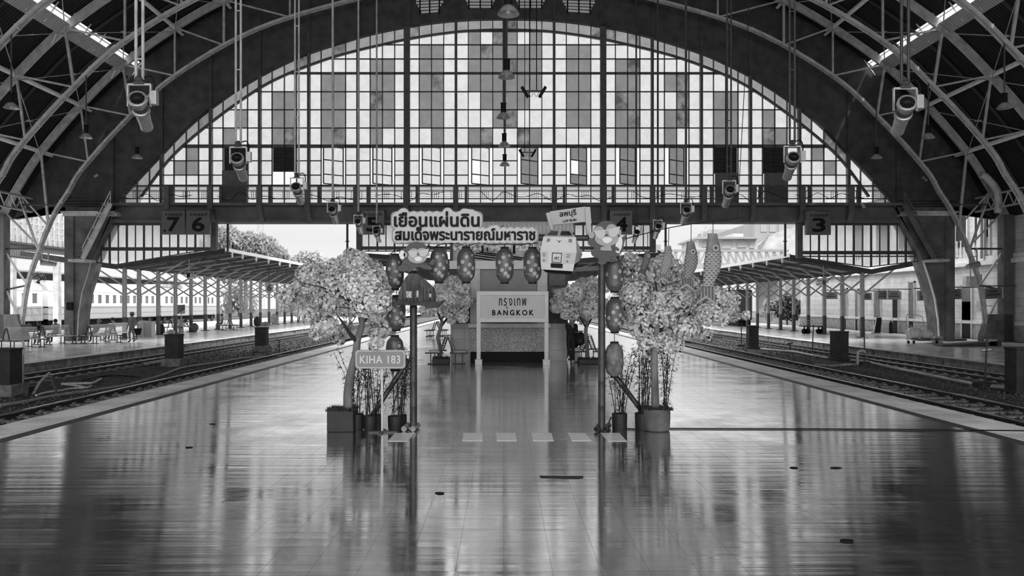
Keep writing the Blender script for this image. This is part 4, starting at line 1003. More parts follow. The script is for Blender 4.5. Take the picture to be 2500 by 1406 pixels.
# string of cable under the board and cord to the outlying lamp
o = B().tube(spline([W(x,y,YG-.2) for x, y in ((948,622),(968,612),(985,610),(1040,601),(1060,603),(1075,597),(1110,594),(1140,600),(1172,592),(1190,597),(1230,596),(1270,597),(1312,592))],6),.007,5).done('lantern_cable', m_black); tag(o,'thin black cable looping above the row of lanterns','cable')
WIRE = [Vector((W(1508,588,YG).x,YG,W(0,588,YG).z)), W(1560,574,13.2), W(1620,559,12.95), W(1680,548,12.85), W(1745,540,12.75), W(1800,534,12.7)]
b = B(); b.tube(spline(WIRE,6),.008,6); top = WIRE[-1]; b.cyl(top, (top.x,9.5,low_at(top.x)), .006, n=6)
tag(b.done('koi_line', m_black), 'black cord rising from the right gate post that carries the fish streamers', 'cord')
# carp streamers
def scale_mat(name, lo, hi, su):
    m = mat(name, lo, .5, spec=.3); t = m.node_tree; b_ = t.nodes['Principled BSDF']; N = t.nodes.new; L = t.links.new
    co = N('ShaderNodeTexCoord'); s = N('ShaderNodeSeparateXYZ'); L(co.outputs['Object'], s.inputs[0])
    def mth(op, a, c=None, d=None):
        n = N('ShaderNodeMath'); n.operation = op
        for i, v in enumerate((a, c, d)):
            if v is None: continue
            if isinstance(v, (int,float)): n.inputs[i].default_value = v
            else: L(v, n.inputs[i])
        return n.outputs[0]
    v = mth('MULTIPLY', s.outputs['Z'], -2.0/su); row = mth('FLOOR', v); fv = mth('FRACT', v)
    u = mth('ADD', mth('MULTIPLY', s.outputs['X'], 1.0/su), mth('MULTIPLY', row, .5)); fu = mth('SUBTRACT', mth('FRACT', u), .5)
    d = mth('SQRT', mth('ADD', mth('MULTIPLY', fu, mth('MULTIPLY', fu, 4.0)), mth('MULTIPLY', fv, fv)))
    r = N('ShaderNodeValToRGB'); L(d, r.inputs[0]); e = r.color_ramp.elements
    e[0].position = .15; e[0].color = (lo*.4,)*3+(1,); e[1].position = .92; e[1].color = (hi,)*3+(1,); q = e.new(.7); q.color = (lo*1.3,)*3+(1,); q = e.new(1.12 if False else .99); q.color = (hi*.9,)*3+(1,)
    L(r.outputs[0], b_.inputs['Base Color']); return m
KOI = [((1581,612),(1571,658),(1564,678),13.1,.040,8.5,'smallest and darkest carp streamer, nearest the right gate post'),((1632,600),(1621,668),(1618,692),12.95,.11,11,'second smallest carp streamer, pale grey, hanging over the right blossom tree'),((1687,590),(1680,680),(1676,711),12.85,.085,14,'third carp streamer, beside the largest one'),((1741,570),(1730,700),(1724,746),12.75,.12,18,'largest carp streamer, hanging right of the others')]
for i, (tp, tl, end, Y, base, hw, lab) in enumerate(KOI):
    t = thing('carp_streamer', lab, 'streamer', W(tp[0],tp[1],Y), 'carp streamers on the cord')
    N_ = 14; vs = []; fs = []; K = 16
    wprof = [.62,.70,.80,.90,.98,1.05,1.12,1.18,1.2,1.16,1.08,.98,.88,.80,.74]
    for k in range(N_+1):
        u = k/N_; bend = math.sin(u*math.pi)*hw*.42
        c = W(tp[0]+(tl[0]-tp[0])*u+bend*.9-hw*.1, tp[1]+(tl[1]-tp[1])*u, Y); r = hw*wprof[k]*Y/F
        for j in range(K): a = 2*math.pi*j/K; vs.append(c+Vector((r*math.cos(a), .38*r*math.sin(a), 0)))
    for k in range(N_):
        for j in range(K): fs.append((k*K+j,k*K+(j+1)%K,(k+1)*K+(j+1)%K,(k+1)*K+j))
    cut = 5
    hb = B(); hb.add(vs[:(cut+1)*K], fs[:cut*K]); hb.done('head', mat('carp_head_%d'%i, base*1.1,.5,.3,9), t, smooth=True)
    bb = B(); bb.add([v for v in vs[cut*K:]], [tuple(q for q in f) for f in [tuple(i2-cut*K for i2 in f) for f in fs[cut*K:]]]); bb.done('scaled_body', scale_mat('carp_scales_%d'%i, base*.9, base*2.3, hw*.62*Y/F), t, smooth=True)
    ec = W(tp[0]+hw*.38, tp[1]+(tl[1]-tp[1])*.27, Y-.42*hw*Y/F-.003); rE = hw*.40*Y/F
    for nm, f, col, dd in (('eye_ring',1,.42,0),('eye_white',.8,.13,.003),('pupil',.5,.02,.006)):
        b = B(); b.prism([ec+Vector((rE*f*math.cos(a),-dd,rE*f*math.sin(a))) for a in [2*math.pi*q/18 for q in range(18)]],(0,.02,0)); b.done(nm, mat('carp_'+nm,col,.4), t)
    fc = W(tp[0]-hw*.05, tp[1]+(tl[1]-tp[1])*.60, Y-.42*hw*Y/F-.01); q = hw*Y/F
    b = B(); b.prism([fc+Vector((0,0,q*1.3)),fc+Vector((q*.3,0,q*.5)),fc+Vector((q*.3,0,-q*.5)),fc+Vector((-q*.45,0,-q*.5))],(0,.012,0)); b.done('side_fin', mat('carp_fin_%d'%i,base*1.5,.5), t)
    b = B(); y1 = tl[1]-2; w1 = hw*.78; w2 = hw*1.35; mx_ = (tl[0]+end[0])/2
    tail = [(tl[0]-w1,y1),(tl[0]+w1,y1),(end[0]+w2,end[1]),(end[0],end[1]-hw*1.0),(end[0]-w2,end[1]-hw*.15)]
    b.prism([W(x,y,Y-.01) for x,y in tail],(0,.03,0)); b.done('tail', wavemat('carp_tail_%d'%i,base*.35,base*1.6,'X',.035*hw/12,rough=.5,bump=.2,noise=.05), t)
    b = B(); e3 = [W(x,y,Y-.016) for x,y in ((end[0]-w2,end[1]-hw*.15),(end[0],end[1]-hw*1.0),(end[0]+w2,end[1]),(end[0]+w2,end[1]-hw*.35),(end[0],end[1]-hw*1.4),(end[0]-w2*.95,end[1]-hw*.5))]; b.add(e3,[(0,1,4,5),(1,2,3,4)]); b.done('tail_border', mat('carp_border',.2,.5), t)
    # string up to the cord
    x = W(tp[0],0,Y).x; zc_ = None
    for a, c in zip(spline(WIRE,6), spline(WIRE,6)[1:]):
        if a.x <= x <= c.x: f = (x-a.x)/max(1e-6,c.x-a.x); zc_ = a.lerp(c,f)
    if zc_ is None: zc_ = W(tp[0],tp[1]-20,Y)
    b = B(); b.cyl(W(tp[0],tp[1],Y), zc_, .006, n=5); b.done('hanging_string', m_black, t)
# road-style plate
Yk = 13.30; t = thing('plate_sign', 'rounded grey plate lettered KIHA 183 on a thin pole at the left pots', 'sign', G(935,1055)); m_kp = mat('plate_grey',.16,.45); m_kl = mat('plate_line',.42,.45)
def rrect(xa, xb, ya, yb, r, Y):
    o = []
    for cx, cy, a0 in ((xb-r,yb-r,0),(xa+r,yb-r,90),(xa+r,ya+r,180),(xb-r,ya+r,270)):
        for k in range(6): a = math.radians(a0+18*k); o.append(W(cx+r*math.cos(a),cy+r*math.sin(a),Y))
    return o
b = B(); b.prism(rrect(867,990,854,900,8,Yk),(0,.03,0)); b.done('plate', mat('plate_rim',.22,.45), t)
b = B(); b.prism(rrect(869.5,987.5,856.5,897.5,7,Yk-.004),(0,.01,0)); b.done('border_line', m_kl, t)
b = B(); b.prism(rrect(871,986,858,896,6.5,Yk-.008),(0,.01,0)); b.done('panel', m_kp, t)
b = px_text('KIHA 183', 879, 977, 868, 887, Yk-.009, .008, .022, None, 1.08); b.done('lettering', m_kl, t, fix=False)
b = B(); x = W(932,0,Yk).x; b.box(x-.016,x+.016,Yk+.03,Yk+.06,0.02,W(0,896,Yk).z); b.done('pole', m_steel, t)
b = B(); b.box(W(900,0,Yk).x,W(970,0,Yk).x,Yk-.02,Yk+.10,0,.025); b.box(x-.03,x+.03,Yk-.2,Yk+.3,0,.02); b.done('base_plate', m_dsteel, t)
# ================================================================ plants
m_bark = mat('young_trunk_bark', .12, .8, .5, 6, bump=.5, stretch=(1,1,.3)); m_bark2 = mat('dark_branch_bark', .018, .8)
def petal_mat(name, v):
    m = mat(name, v, .7); t = m.node_tree; b = t.nodes['Principled BSDF']; o = [n for n in t.nodes if n.type == 'OUTPUT_MATERIAL'][0]
    tr = t.nodes.new('ShaderNodeBsdfTranslucent'); mx = t.nodes.new('ShaderNodeMixShader'); mx.inputs[0].default_value = .45; tr.inputs[0].default_value = (v,v,v,1)
    oi = t.nodes.new('ShaderNodeNewGeometry'); mr = t.nodes.new('ShaderNodeMapRange'); mr.inputs[3].default_value = v*.66; mr.inputs[4].default_value = min(.98, v*1.3)
    t.links.new(oi.outputs['Random Per Island'], mr.inputs[0]); t.links.new(mr.outputs[0], b.inputs['Base Color']); t.links.new(mr.outputs[0], tr.inputs[0])
    t.links.new(b.outputs[0], mx.inputs[1]); t.links.new(tr.outputs[0], mx.inputs[2]); t.links.new(mx.outputs[0], o.inputs[0]); return m
m_pet = petal_mat('blossom_petal', .70); m_pet2 = petal_mat('lit_blossom_petal', .92)  # second tone lighter: light on the blossoms put into the petal colour
m_leaf = mat('dark_blossom_leaf', .012, .5); m_bamleaf = mat('bamboo_leaf', .02, .6)
def rndq(rr): return Euler((rr.uniform(0,6.3),rr.uniform(0,6.3),rr.uniform(0,6.3))).to_matrix()
def blossoms(bl, n, size, rr):
    """ruffled five-petalled flowers crowded over the blobs of a crown"""
    b = B(); tot = sum(r**2 for _, r in bl)
    for c, r in bl:
        for _ in range(int(n*r*r/tot)):
            d = Vector((rr.gauss(0,1),rr.gauss(0,1),rr.gauss(0,1))).normalized(); p = c+Vector((d.x,d.y,d.z*.85))*r*(.45+.62*rr.random()**.5)
            q = (d+Vector((rr.uniform(-.5,.5),rr.uniform(-.5,.5),rr.uniform(-.3,.7)))).normalized().to_track_quat('Z','Y').to_matrix() @ Matrix.Rotation(rr.uniform(0,6.3),3,'Z')
            s = size*rr.uniform(.65,1.25); vs = [Vector((0,0,-.25*s))]
            for k in range(10): a = math.pi*2*k/10; f = (1.0 if k%2 else .86)*rr.uniform(.8,1.2); vs.append(Vector((f*s*math.cos(a),f*s*math.sin(a),(.34 if k%2 else .12)*s*rr.uniform(.4,1.6))))
            b.add([q @ v + p for v in vs], [(0,1+k,1+(k+1)%10) for k in range(10)])
    return b
def leaves(bl, n, size, rr, thin=.42):
    b = B()
    for _ in range(n):
        c, r = rr.choice(bl); d = Vector((rr.gauss(0,1),rr.gauss(0,1),rr.gauss(0,1))).normalized(); p = c+d*r*rr.uniform(.7,1.12); q = rndq(rr); s = size*rr.uniform(.7,1.3)
        b.add([q @ v + p for v in (Vector((-s,0,0)),Vector((-.1*s,-thin*s,.12*s)),Vector((s,0,0)),Vector((-.1*s,thin*s,.12*s)))], [(0,1,2,3)])
    return b
def blossom_tree(label, group, base, trunk, branches, bl, nflow, pot, seed, size=.030, petal=None, nleaf=190, pale=None):
    rr = random.Random(seed); t = thing('blossom_tree', label, 'tree', base, group)
    b = B(); b.tube(spline([p for p, _ in trunk],5), [v.x for v in spline([Vector((r,0,0)) for _, r in trunk],5)], 10); b.done('trunk', m_bark, t, smooth=True)
    for br in branches: B().tube(spline([p for p, _ in br],4), [max(.004,v.x) for v in spline([Vector((r,0,0)) for _, r in br],4)], 7).done('branch', m_bark2, t, smooth=True)
    b = B()
    for i_, (c, r) in enumerate(bl):
        st = trunk[-1][0]
        if i_ % 4 == 1: b.tube([st, st.lerp(c,.5)+Vector((rr.uniform(-.08,.08),rr.uniform(-.08,.08),0)), c], [.012,.007,.003], 5)
        for _ in range(2): b.tube([st.lerp(c,.8), c+Vector((rr.gauss(0,1),rr.gauss(0,1),rr.gauss(0,1))).normalized()*r*.9], [.004,.002], 4)
    b.done('twigs', m_bark2, t)
    o = blossoms(bl, nflow, size, rr).done('blossoms', petal or m_pet, t, fix=False)
    if pale: blossoms(pale[0], pale[1], size, rr).done('backlit_blossoms', m_pet2, t, fix=False)
    leaves(bl, nleaf, .055, rr).done('leaves', m_leaf, t, fix=False)
    pot(t); return t
def turf(b, x0, x1, y0, y1, z, h, n, rr):
    for _ in range(n):
        x, y = rr.uniform(x0,x1), rr.uniform(y0,y1); a = rr.uniform(0,6.3); d = Vector((math.cos(a),math.sin(a),0))*.012; l = Vector((rr.uniform(-.03,.03),rr.uniform(-.03,.03),h*rr.uniform(.5,1.2))); p = Vector((x,y,z)); b.add([p-d,p+d,p+l],[(0,1,2)])
    return b
def blobs(l, Y, dep, seed):
    rr = random.Random(seed); return [(W(q[0],q[1],Y)+Vector((0,q[3] if len(q) > 3 else rr.uniform(-dep,dep),0)), q[2]*Y/F) for q in l]
m_pot = mat('black_pot', .014, .55, .3, 6); m_turf = mat('clipped_turf', .03, .8, .5, 20); m_tub = mat('grey_tub', .085, .7, .4, 4)
YB = 13.55
# left tree
def pot_l(t):
    b = B(); xa, xb = W(804,0,YB).x, W(868,0,YB).x; b.box(xa,xb,YB-.2,YB+.25,0,W(0,1000,YB).z); b.done('tub', mat('dark_tub',.02,.6,.3,5), t, bevel=.015)
    turf(B(), xa-.02, xb+.02, YB-.2, YB+.25, W(0,1001,YB).z, .07, 700, random.Random(3)).done('turf', m_turf, t, fix=False)
TP = lambda x, y, d=0: W(x,y,YB)+Vector((0,d,0))
tl_bl = blobs([(856,625,22),(838,640,24),(812,655,30),(780,665,30),(745,668,30),(730,700,32),(712,725,22),(728,745,24),(770,700,44),(820,700,48),(862,670,42),(900,680,40),(930,680,26),(880,715,44,.3),(925,725,34),(945,700,20),(840,745,38,.25),(795,745,36),(765,765,26),(800,790,32),(780,815,16),(812,822,18),(838,800,18,.3),(915,765,36,.3),(940,800,24),(915,815,22,.3),(925,835,18),(822,835,12),(905,850,10,.3),(880,640,30),(910,655,24)], YB, .42, 5)
blossom_tree('potted blossom tree with a curved trunk left of the gateway', 'artificial blossom trees', (W(836,0,YB).x,YB,0),
  [(TP(850,1000),.085),(TP(850,960),.082),(TP(856,915),.075),(TP(868,870),.068),(TP(873,830),.06),(TP(884,790),.05),(TP(880,755),.04)],
  [[(TP(872,835),.045),(TP(858,815,-.1),.035),(TP(845,790,-.2),.022),(TP(830,770,-.2),.012)],[(TP(884,795),.04),(TP(872,755),.03),(TP(855,735,-.1),.022),(TP(800,705,-.2),.013),(TP(740,690,-.2),.006)],[(TP(884,790),.035),(TP(905,760,.1),.025),(TP(930,735,.2),.01)],[(TP(880,760),.03),(TP(870,700,0),.018),(TP(855,630,.1),.006)]],
  tl_bl, 14000, pot_l, 11, pale=(blobs([(900,705,40),(925,735,34),(870,705,34),(890,745,36),(860,680,26)], YB-.35, .1, 8), 900))  # brighter clumps paint the backlit patch of the crown
# right tree
def pot_r(t):
    b = B(); c = W(1604,0,YB); z = W(0,997,YB).z; b.lathe([(.20,0),(.225,.02),(.235,z*.5),(.235,z),(.21,z),(.21,z-.03)], (W(1603,0,YB).x,YB,0), 24); b.done('tub', m_tub, t, smooth=True)
    turf(B(), W(1572,0,YB).x, W(1636,0,YB).x, YB-.22, YB+.22, z-.01, .06, 600, random.Random(4)).done('turf', m_turf, t, fix=False)
tr_bl = blobs([(1545,640,30),(1530,670,28),(1520,700,24),(1580,660,34),(1610,640,22),(1600,690,42),(1640,660,32),(1660,690,34),(1550,715,40),(1600,735,46),(1650,730,44),(1700,720,38),(1690,690,24),(1570,765,40),(1620,780,44),(1670,770,40),(1720,760,38),(1765,750,34),(1795,765,24),(1750,775,24),(1600,815,36),(1650,815,32),(1700,805,26),(1720,815,16),(1570,830,24),(1620,845,20),(1540,760,28),(1530,735,22),(1740,725,28),(1775,730,20),(1510,650,18),(1812,770,12),(1590,850,18,-.1),(1606,770,32,-.34),(1602,735,30,-.3),(1640,840,26,-.1),(1560,800,30,-.2),(1610,835,30,-.25),(1665,800,34,-.2)], YB+.3, .42, 6)
blossom_tree('potted blossom tree with a straight trunk right of the gateway, behind the carp streamers', 'artificial blossom trees', (W(1603,0,YB).x,YB,0),
  [(TP(1600,1000),.075),(TP(1599,940),.065),(TP(1597,880),.065),(TP(1600,840),.062),(TP(1604,800),.05),(TP(1610,765),.035)],
  [[(TP(1600,830),.04),(TP(1622,795,.1),.032),(TP(1650,765,.2),.02),(TP(1690,730,.3),.01)],[(TP(1602,820),.04),(TP(1580,780,.1),.025),(TP(1555,740,.1),.01)],[(TP(1608,790),.035),(TP(1680,770,.2),.02),(TP(1770,752,.2),.008)],[(TP(1610,770),.03),(TP(1605,700,.1),.015),(TP(1590,650,.1),.006)]],
  tr_bl, 15000, pot_r, 12, nleaf=130)
# two trees by the kiosk
YK = 28.6
TQ = lambda x, y, d=0: W(x,y,YK)+Vector((0,d,0))
def pot_k(xa, xb, ya, yb):
    def f(t):
        b = B(); b.box(W(xa,0,YK).x,W(xb,0,YK).x,YK-.28,YK+.28,0,W(0,ya,YK).z); b.done('tub', m_pot, t, bevel=.02)
        turf(B(), W(xa,0,YK).x, W(xb,0,YK).x, YK-.28, YK+.28, W(0,ya,YK).z, .09, 300, random.Random(5)).done('turf', m_turf, t, fix=False)
    return f
bl1 = blobs([(1085,700,24),(1110,690,20),(1130,700,22),(1060,715,22),(1095,725,28),(1130,730,26),(1150,735,12),(1060,745,22),(1100,755,24),(1125,760,18),(1045,760,16),(1130,775,14),(1100,780,14),(1040,735,16)], YK, .7, 9)
blossom_tree('smaller pale blossom tree left of the white station sign', 'artificial blossom trees', (W(1077,0,YK).x,YK,0), [(TQ(1074,878),.08),(TQ(1075,850),.075),(TQ(1069,825),.07),(TQ(1076,800),.06),(TQ(1080,775),.05)], [[(TQ(1078,795),.05),(TQ(1100,765,.2),.03),(TQ(1120,735,.2),.012)],[(TQ(1078,785),.04),(TQ(1065,750,-.2),.025),(TQ(1060,720,-.2),.01)]], bl1, 4600, pot_k(1057,1098,874,893), 13, size=.050, petal=m_pet2, nleaf=50)
bl2 = blobs([(1370,720,18),(1385,740,22),(1360,750,16),(1400,715,26),(1430,700,26),(1415,740,28),(1450,720,26),(1440,755,26),(1400,765,22),(1470,745,18),(1380,765,14),(1425,780,14),(1450,690,20),(1470,700,18),(1355,735,10)], YK, .7, 10)
blossom_tree('smaller pale blossom tree right of the white station sign, in front of the bench', 'artificial blossom trees', (W(1436,0,YK).x,YK,0), [(TQ(1434,880),.08),(TQ(1433,845),.075),(TQ(1430,815),.07),(TQ(1432,790),.06)], [[(TQ(1432,800),.04),(TQ(1447,775,.2),.025),(TQ(1460,740,.2),.01)],[(TQ(1431,800),.04),(TQ(1415,775,-.2),.025),(TQ(1395,750,-.2),.01)]], bl2, 4600, pot_k(1411,1460,876,893), 14, size=.050, petal=m_pet2, nleaf=50)
# bamboo in pots
def bamboo_pot(label, xa, xb, ya, yb, stems, lean, seed, top, spread=.30, topleaf=True):
    rr = random.Random(seed); yc = YB+ (.10 if yb > 1045 else .28); c = W((xa+xb)/2,0,yc); r = (xb-xa)/2*yc/F; z = W(0,ya,yc).z-W(0,yb,yc).z
    t = thing('potted_bamboo', label, 'potted plant', (c.x,yc,0), 'potted bamboos at the gate')
    b = B(); b.lathe([(r*.90,0),(r*.97,.02),(r,z*.6),(r*1.02,z),(r*.9,z),(r*.9,z-.04),(r*.02,z-.05)], (c.x,yc,0), 22); b.done('pot', m_pot, t, smooth=True)
    lf_ = B()
    for i in range(stems):
        a = rr.uniform(0,6.3); p = Vector((c.x+r*.6*math.cos(a), yc+r*.6*math.sin(a), z-.05)); h = (W(0,top,yc).z-z)*rr.uniform(.72,1.05); dx = rr.uniform(-spread,spread)+lean; dy = rr.uniform(0,.2)
        pts = [p, p+Vector((dx*.25,dy*.3,h*.35)), p+Vector((dx*.62,dy*.7,h*.7)), p+Vector((dx*1.05,dy,h))]
        s_ = spline(pts,4); bb = B().tube(s_, [.0085-.0055*k/len(s_) for k in range(len(s_))], 5); bb.done('cane', m_bamleaf if i % 4 else m_bark2, t)
        for k in range(rr.randint(26,44)):
            u = rr.uniform(.38,1.0) if rr.random() < .85 else rr.uniform(.1,.4); q = s_[min(len(s_)-1,int(u*len(s_)))]; aa = rr.uniform(0,6.3); L_ = rr.uniform(.05,.12)
            tw = q+Vector((math.cos(aa)*.07,math.sin(aa)*.07,rr.uniform(-.02,.06)))
            for m_ in range(3):
                d = Vector((math.cos(aa+rr.uniform(-.9,.9)),math.sin(aa+rr.uniform(-.9,.9)),rr.uniform(-.8,.4))).normalized(); s2 = d.cross(Vector((0,0,1))).normalized()*.008
                lf_.add([tw, tw+d*L_*.5+s2, tw+d*L_, tw+d*L_*.5-s2], [(0,1,2,3)])
            lf_.add([q, q+Vector((0,0,.004)), tw], [(0,1,2)])
    lf_.done('leaves', m_bamleaf, t, fix=False)
bamboo_pot('black bamboo pot directly right of the left turf tub', 854,888,1016,1054,9,-.12,21,850)
bamboo_pot('black bamboo pot behind the base of the KIHA plate pole', 887,921,1020,1054,8,-.02,22,850,.14)
bamboo_pot('bamboo pot half hidden behind the plate pole, set back', 911,933,1012,1045,6,.05,23,860,.16)
bamboo_pot('widest black bamboo pot, just left of the left gate post', 947,985,1022,1055,9,.06,24,850,.22)
bamboo_pot('narrow bamboo pot set back against the left gate post', 974,993,1012,1044,6,.08,25,850,.12)
bamboo_pot('black bamboo pot directly right of the right gate post', 1494,1531,1017,1056,12,.05,26,840,.34)
bamboo_pot('black bamboo pot in the middle of the right-hand group', 1550,1592,1018,1058,13,.02,27,830,.22)
bamboo_pot('bamboo pot behind the grey tub on the far right of the group', 1612,1632,1002,1042,8,.03,28,830,.14)
# ================================================================ floor details by the gate
for i, pts in enumerate(([(965,1057),(1012,1057),(995,1077),(947,1077)],[(1131,1057),(1177,1057),(1178,1076),(1129,1076)],[(1211,1057),(1258,1057),(1262,1076),(1213,1076)],[(1298,1057),(1346,1057),(1352,1076),(1301,1076)],[(1386,1057),(1428,1057),(1444,1076),(1396,1076)],[(1466,1057),(1512,1057),(1530,1077),(1484,1077)])):
    g = [G(x,y,.003) for x, y in pts]; b = B(); b.prism(g,(0,0,.003))
    tag(b.done('floor_sticker', mat('pale_floor_sticker',.75,.25,.1,9,spec=.7)), 'pale rectangle on the floor before the gateway, %s of six from the left' % ORDW[i], 'floor marking', 'pale rectangles on the floor by the gate')
pts = [G(1510,1047),G(1570,1049),G(1640,1047.5),G(1800,1048),G(2000,1048.5),G(2200,1050),G(2330,1051),G(2500,1053)]
for p in pts: p.z = .012
tag(B().tube(spline(pts,5),.011,6).done('floor_cable', m_black), 'long black cable lying across the platform from the right-hand pots', 'cable')
pts = [Vector((p.x,p.y,.01)) for p in (G(1485,1035),G(1492,1020),G(1502,1028),G(1510,1045))]
tag(B().tube(spline(pts,6),.008,6).done('floor_cable', m_black), 'short black cable curling from the right gate post foot', 'cable')
b = B(); g = [G(x,y,.004) for x,y in ((1317,1161),(1424,1162),(1424,1166),(1410,1168),(1320,1166))]; b.prism([g[0],g[1],g[2],g[3],g[4]],(0,0,.002)); tag(b.done('floor_patch', mat('cracked_tile_patch',.02,.6)), 'dark chipped tile edge in the middle foreground floor', 'floor damage')
for i,(x,y) in enumerate(((463,1092),(520,1035),(1075,1204),(1940,1142),(2068,1320),(2040,1142))):
    p = G(x,y,.003); b = B(); b.prism([p+Vector((R.uniform(.04,.09)*math.cos(a),R.uniform(.03,.06)*math.sin(a),0)) for a in [2*math.pi*k/7 for k in range(7)]],(0,0,.006))
    tag(b.done('dry_leaf', m_black), ['dark scrap on the left foreground floor','tiny dark scrap near the left grey stripe','small dark scrap on the floor below the left pots','dark scrap on the right foreground floor near the long crack','dark scrap at the lower right of the floor','tiny square scrap on the right foreground floor'][i], 'litter', 'dark scraps on the polished floor')
# ================================================================ white station sign and the kiosk
YS2 = 28.05; t = thing('station_sign', 'white framed Bangkok station name sign on two legs', 'sign', (W(1251,0,YS2).x,YS2,0)); m_sw = mat('sign_white', .60, .45, .06, 3); m_si = mat('sign_panel_white', .50, .45, .05, 3)
for xa in (1163.5, 1329):
    b = B(); b.box(W(xa,0,YS2).x,W(xa+10,0,YS2).x,YS2-.02,YS2+.14,.2,W(0,786.5,YS2).z); b.done('leg', m_sw, t, bevel=.008)
    b = B(); x = W(xa+5,0,YS2).x; b.box(x-.125,x+.125,YS2-.07,YS2+.19,0,.17); b.box(x-.135,x+.135,YS2-.08,YS2+.2,.16,.2); b.box(x-.06,x+.06,YS2-.05,YS2+.17,.2,.44); b.done('foot', m_sw, t, bevel=.01)
b = B()
for (xa,xb,ya,yb) in ((1163.5,1339,711,721),(1163.5,1339,776,786.5),(1163.6,1172.9,721,776),(1329.1,1338.9,721,776)): b.box(W(xa,0,YS2).x,W(xb,0,YS2).x,YS2-.05,YS2+.15,W(0,yb,YS2).z,W(0,ya,YS2).z)
b.done('frame', m_sw, t, bevel=.008)
b = B(); b.box(W(1172,0,YS2).x,W(1330,0,YS2).x,YS2+.0,YS2+.08,W(0,777,YS2).z,W(0,720,YS2).z); b.done('panel', m_si, t)
b = px_text('กรุงเทพ',1218,1285,728,754,YS2,.012,.006,None,1.25); b.done('lettering', m_black, t, fix=False)
b = px_text('BANGKOK',1202,1302,757,769.5,YS2,.012,.03,None,1.45); b.done('lettering', m_black, t, fix=False)
# kiosk
Y0 = 29.9; kz = lambda y: W(0,y,Y0).z; kx = lambda x: W(x,0,Y0).x
k = thing('kiosk', 'platform kiosk with a shuttered hatch and mosaic counter behind the white sign', 'kiosk', (kx(1241),Y0,0))
m_tile = floor_mat('kiosk_wall_tile', .20, (.02,.2), .4, tile=.3); m_mos = mat('mosaic_front', .26, .6, .9, 42); m_kw = mat('kiosk_paint', .52, .6, .1, 3); m_kd = mat('kiosk_dark_wood', .055, .6, .4, 4)
m_tile2 = coursemat('kiosk_tile_courses', .36, 'X', .42, .42, .006, .6, .45)
for (xa,xb) in ((1100,1150),(1338,1385)):
    b = B(); b.box(kx(xa),kx(xb),Y0,Y0+4,0,kz(790)); b.done('tiled_wall', m_tile2, k)
b = B(); b.box(kx(1149),kx(1338),Y0-.25,Y0+.1,.38,kz(799)); b.done('counter_front', m_mos, k)
b = B(); b.box(kx(1149),kx(1338),Y0-.2,Y0+.1,0,.38); b.done('plinth', m_black, k)
b = B(); b.box(kx(1144),kx(1342),Y0-.4,Y0+.3,kz(799),kz(789)); b.done('countertop', m_kw, k, bevel=.01)
for (xa,xb) in ((1148,1172),(1312,1336)):
    b = B(); b.box(kx(xa),kx(xb),Y0-.05,Y0+.3,kz(789),kz(655)); b.done('pillar', m_kw, k)
b = B(); b.box(kx(1098),kx(1388),Y0-.15,Y0+.3,kz(657),kz(637)); b.done('lintel', mat('kiosk_lintel',.62,.55,.08,3), k)
b = B(); n_ = 34
for i in range(n_):
    za = kz(789)+(kz(657)-kz(789))*i/n_; zb_ = kz(789)+(kz(657)-kz(789))*(i+1)/n_; b.box(kx(1172),kx(1312),Y0+.06,Y0+.12,za+.012,zb_); b.box(kx(1172),kx(1312),Y0+.1,Y0+.14,za-.005,za+.02)
b.done('roller_shutter', mat('shutter_steel',.18,.45,.1,3,spec=.6), k)
for (xa,xb) in ((1098,1148),(1336,1387)):
    b = B(); b.box(kx(xa),kx(xb),Y0+.05,Y0+4,kz(790),kz(637)); b.done('side_panel', m_kd, k)
b = B(); b.box(kx(1098),kx(1388),Y0+.1,Y0+4,kz(637),kz(575)); b.done('upper_wall', m_kd, k)
# printed photograph of tracks across the top
pp = B(); pp.box(kx(1106),kx(1334),Y0-.08,Y0,kz(637),kz(575)); pan = pp.done('printed_panel', mat('print_mid_grey',.28,.5,.5,3), k)
b = B(); b.box(kx(1106),kx(1334),Y0-.09,Y0-.08,kz(612),kz(590)); b.done('printed_crowd', mat('print_crowd',.45,.6,.95,9), k)
b = B()
for (xa,ya,xb,yb) in ((1150,622,1250,636),(1162,618,1275,634),(1170,615,1300,633),(1150,628,1215,637)):
    b.bar(W(xa,ya,Y0-.09),W(xb,yb,Y0-.09),.05,.01,up=(0,1,0))
b.done('printed_tracks', m_black, k)
b = B()
for (x,ya,yb,w) in ((1178,600,615,5),(1255,598,620,6),(1190,604,614,4),(1230,602,612,4)): b.box(kx(x-w/2),kx(x+w/2),Y0-.1,Y0-.09,kz(yb),kz(ya))
b.done('printed_figures', m_black, k)
b = B(); b.box(kx(1098),kx(1390),Y0-.3,Y0+4.2,kz(575),kz(570)); b.done('roof', m_dsteel, k)
# white banner over the kiosk
YBn = 29.5; t = thing('banner', 'white cloth banner stretched above the kiosk, behind the lettered board', 'banner', W(1290,582,YBn))
b = B(); n_ = 24
for i in range(n_):
    xa = 1170+(1402-1170)*i/n_; xb = 1170+(1402-1170)*(i+1)/n_; fa = .02*math.sin(i*.5); fb = .02*math.sin((i+1)*.5)
    b.quad(W(xa,572 if xa < 1350 else 567,YBn+fa),W(xb,572 if xb < 1350 else 567,YBn+fb),W(xb,541+ .3*math.sin(i),YBn),W(xa,541,YBn))
ob = b.done('cloth', mat('banner_cloth',.50,.7,.08,2), t, smooth=True, fix=False); so_ = ob.modifiers.new('thickness','SOLIDIFY'); so_.thickness = .01
b = B(); b.bar(W(1210,555,YBn-.09),W(1228,555,YBn-.09),.03); b.bar(W(1212,558,YBn-.09),W(1212,551,YBn-.09),.03); b.bar(W(1227,560,YBn-.09),W(1227,551,YBn-.09),.04); b.done('printed_mark', m_black, t)
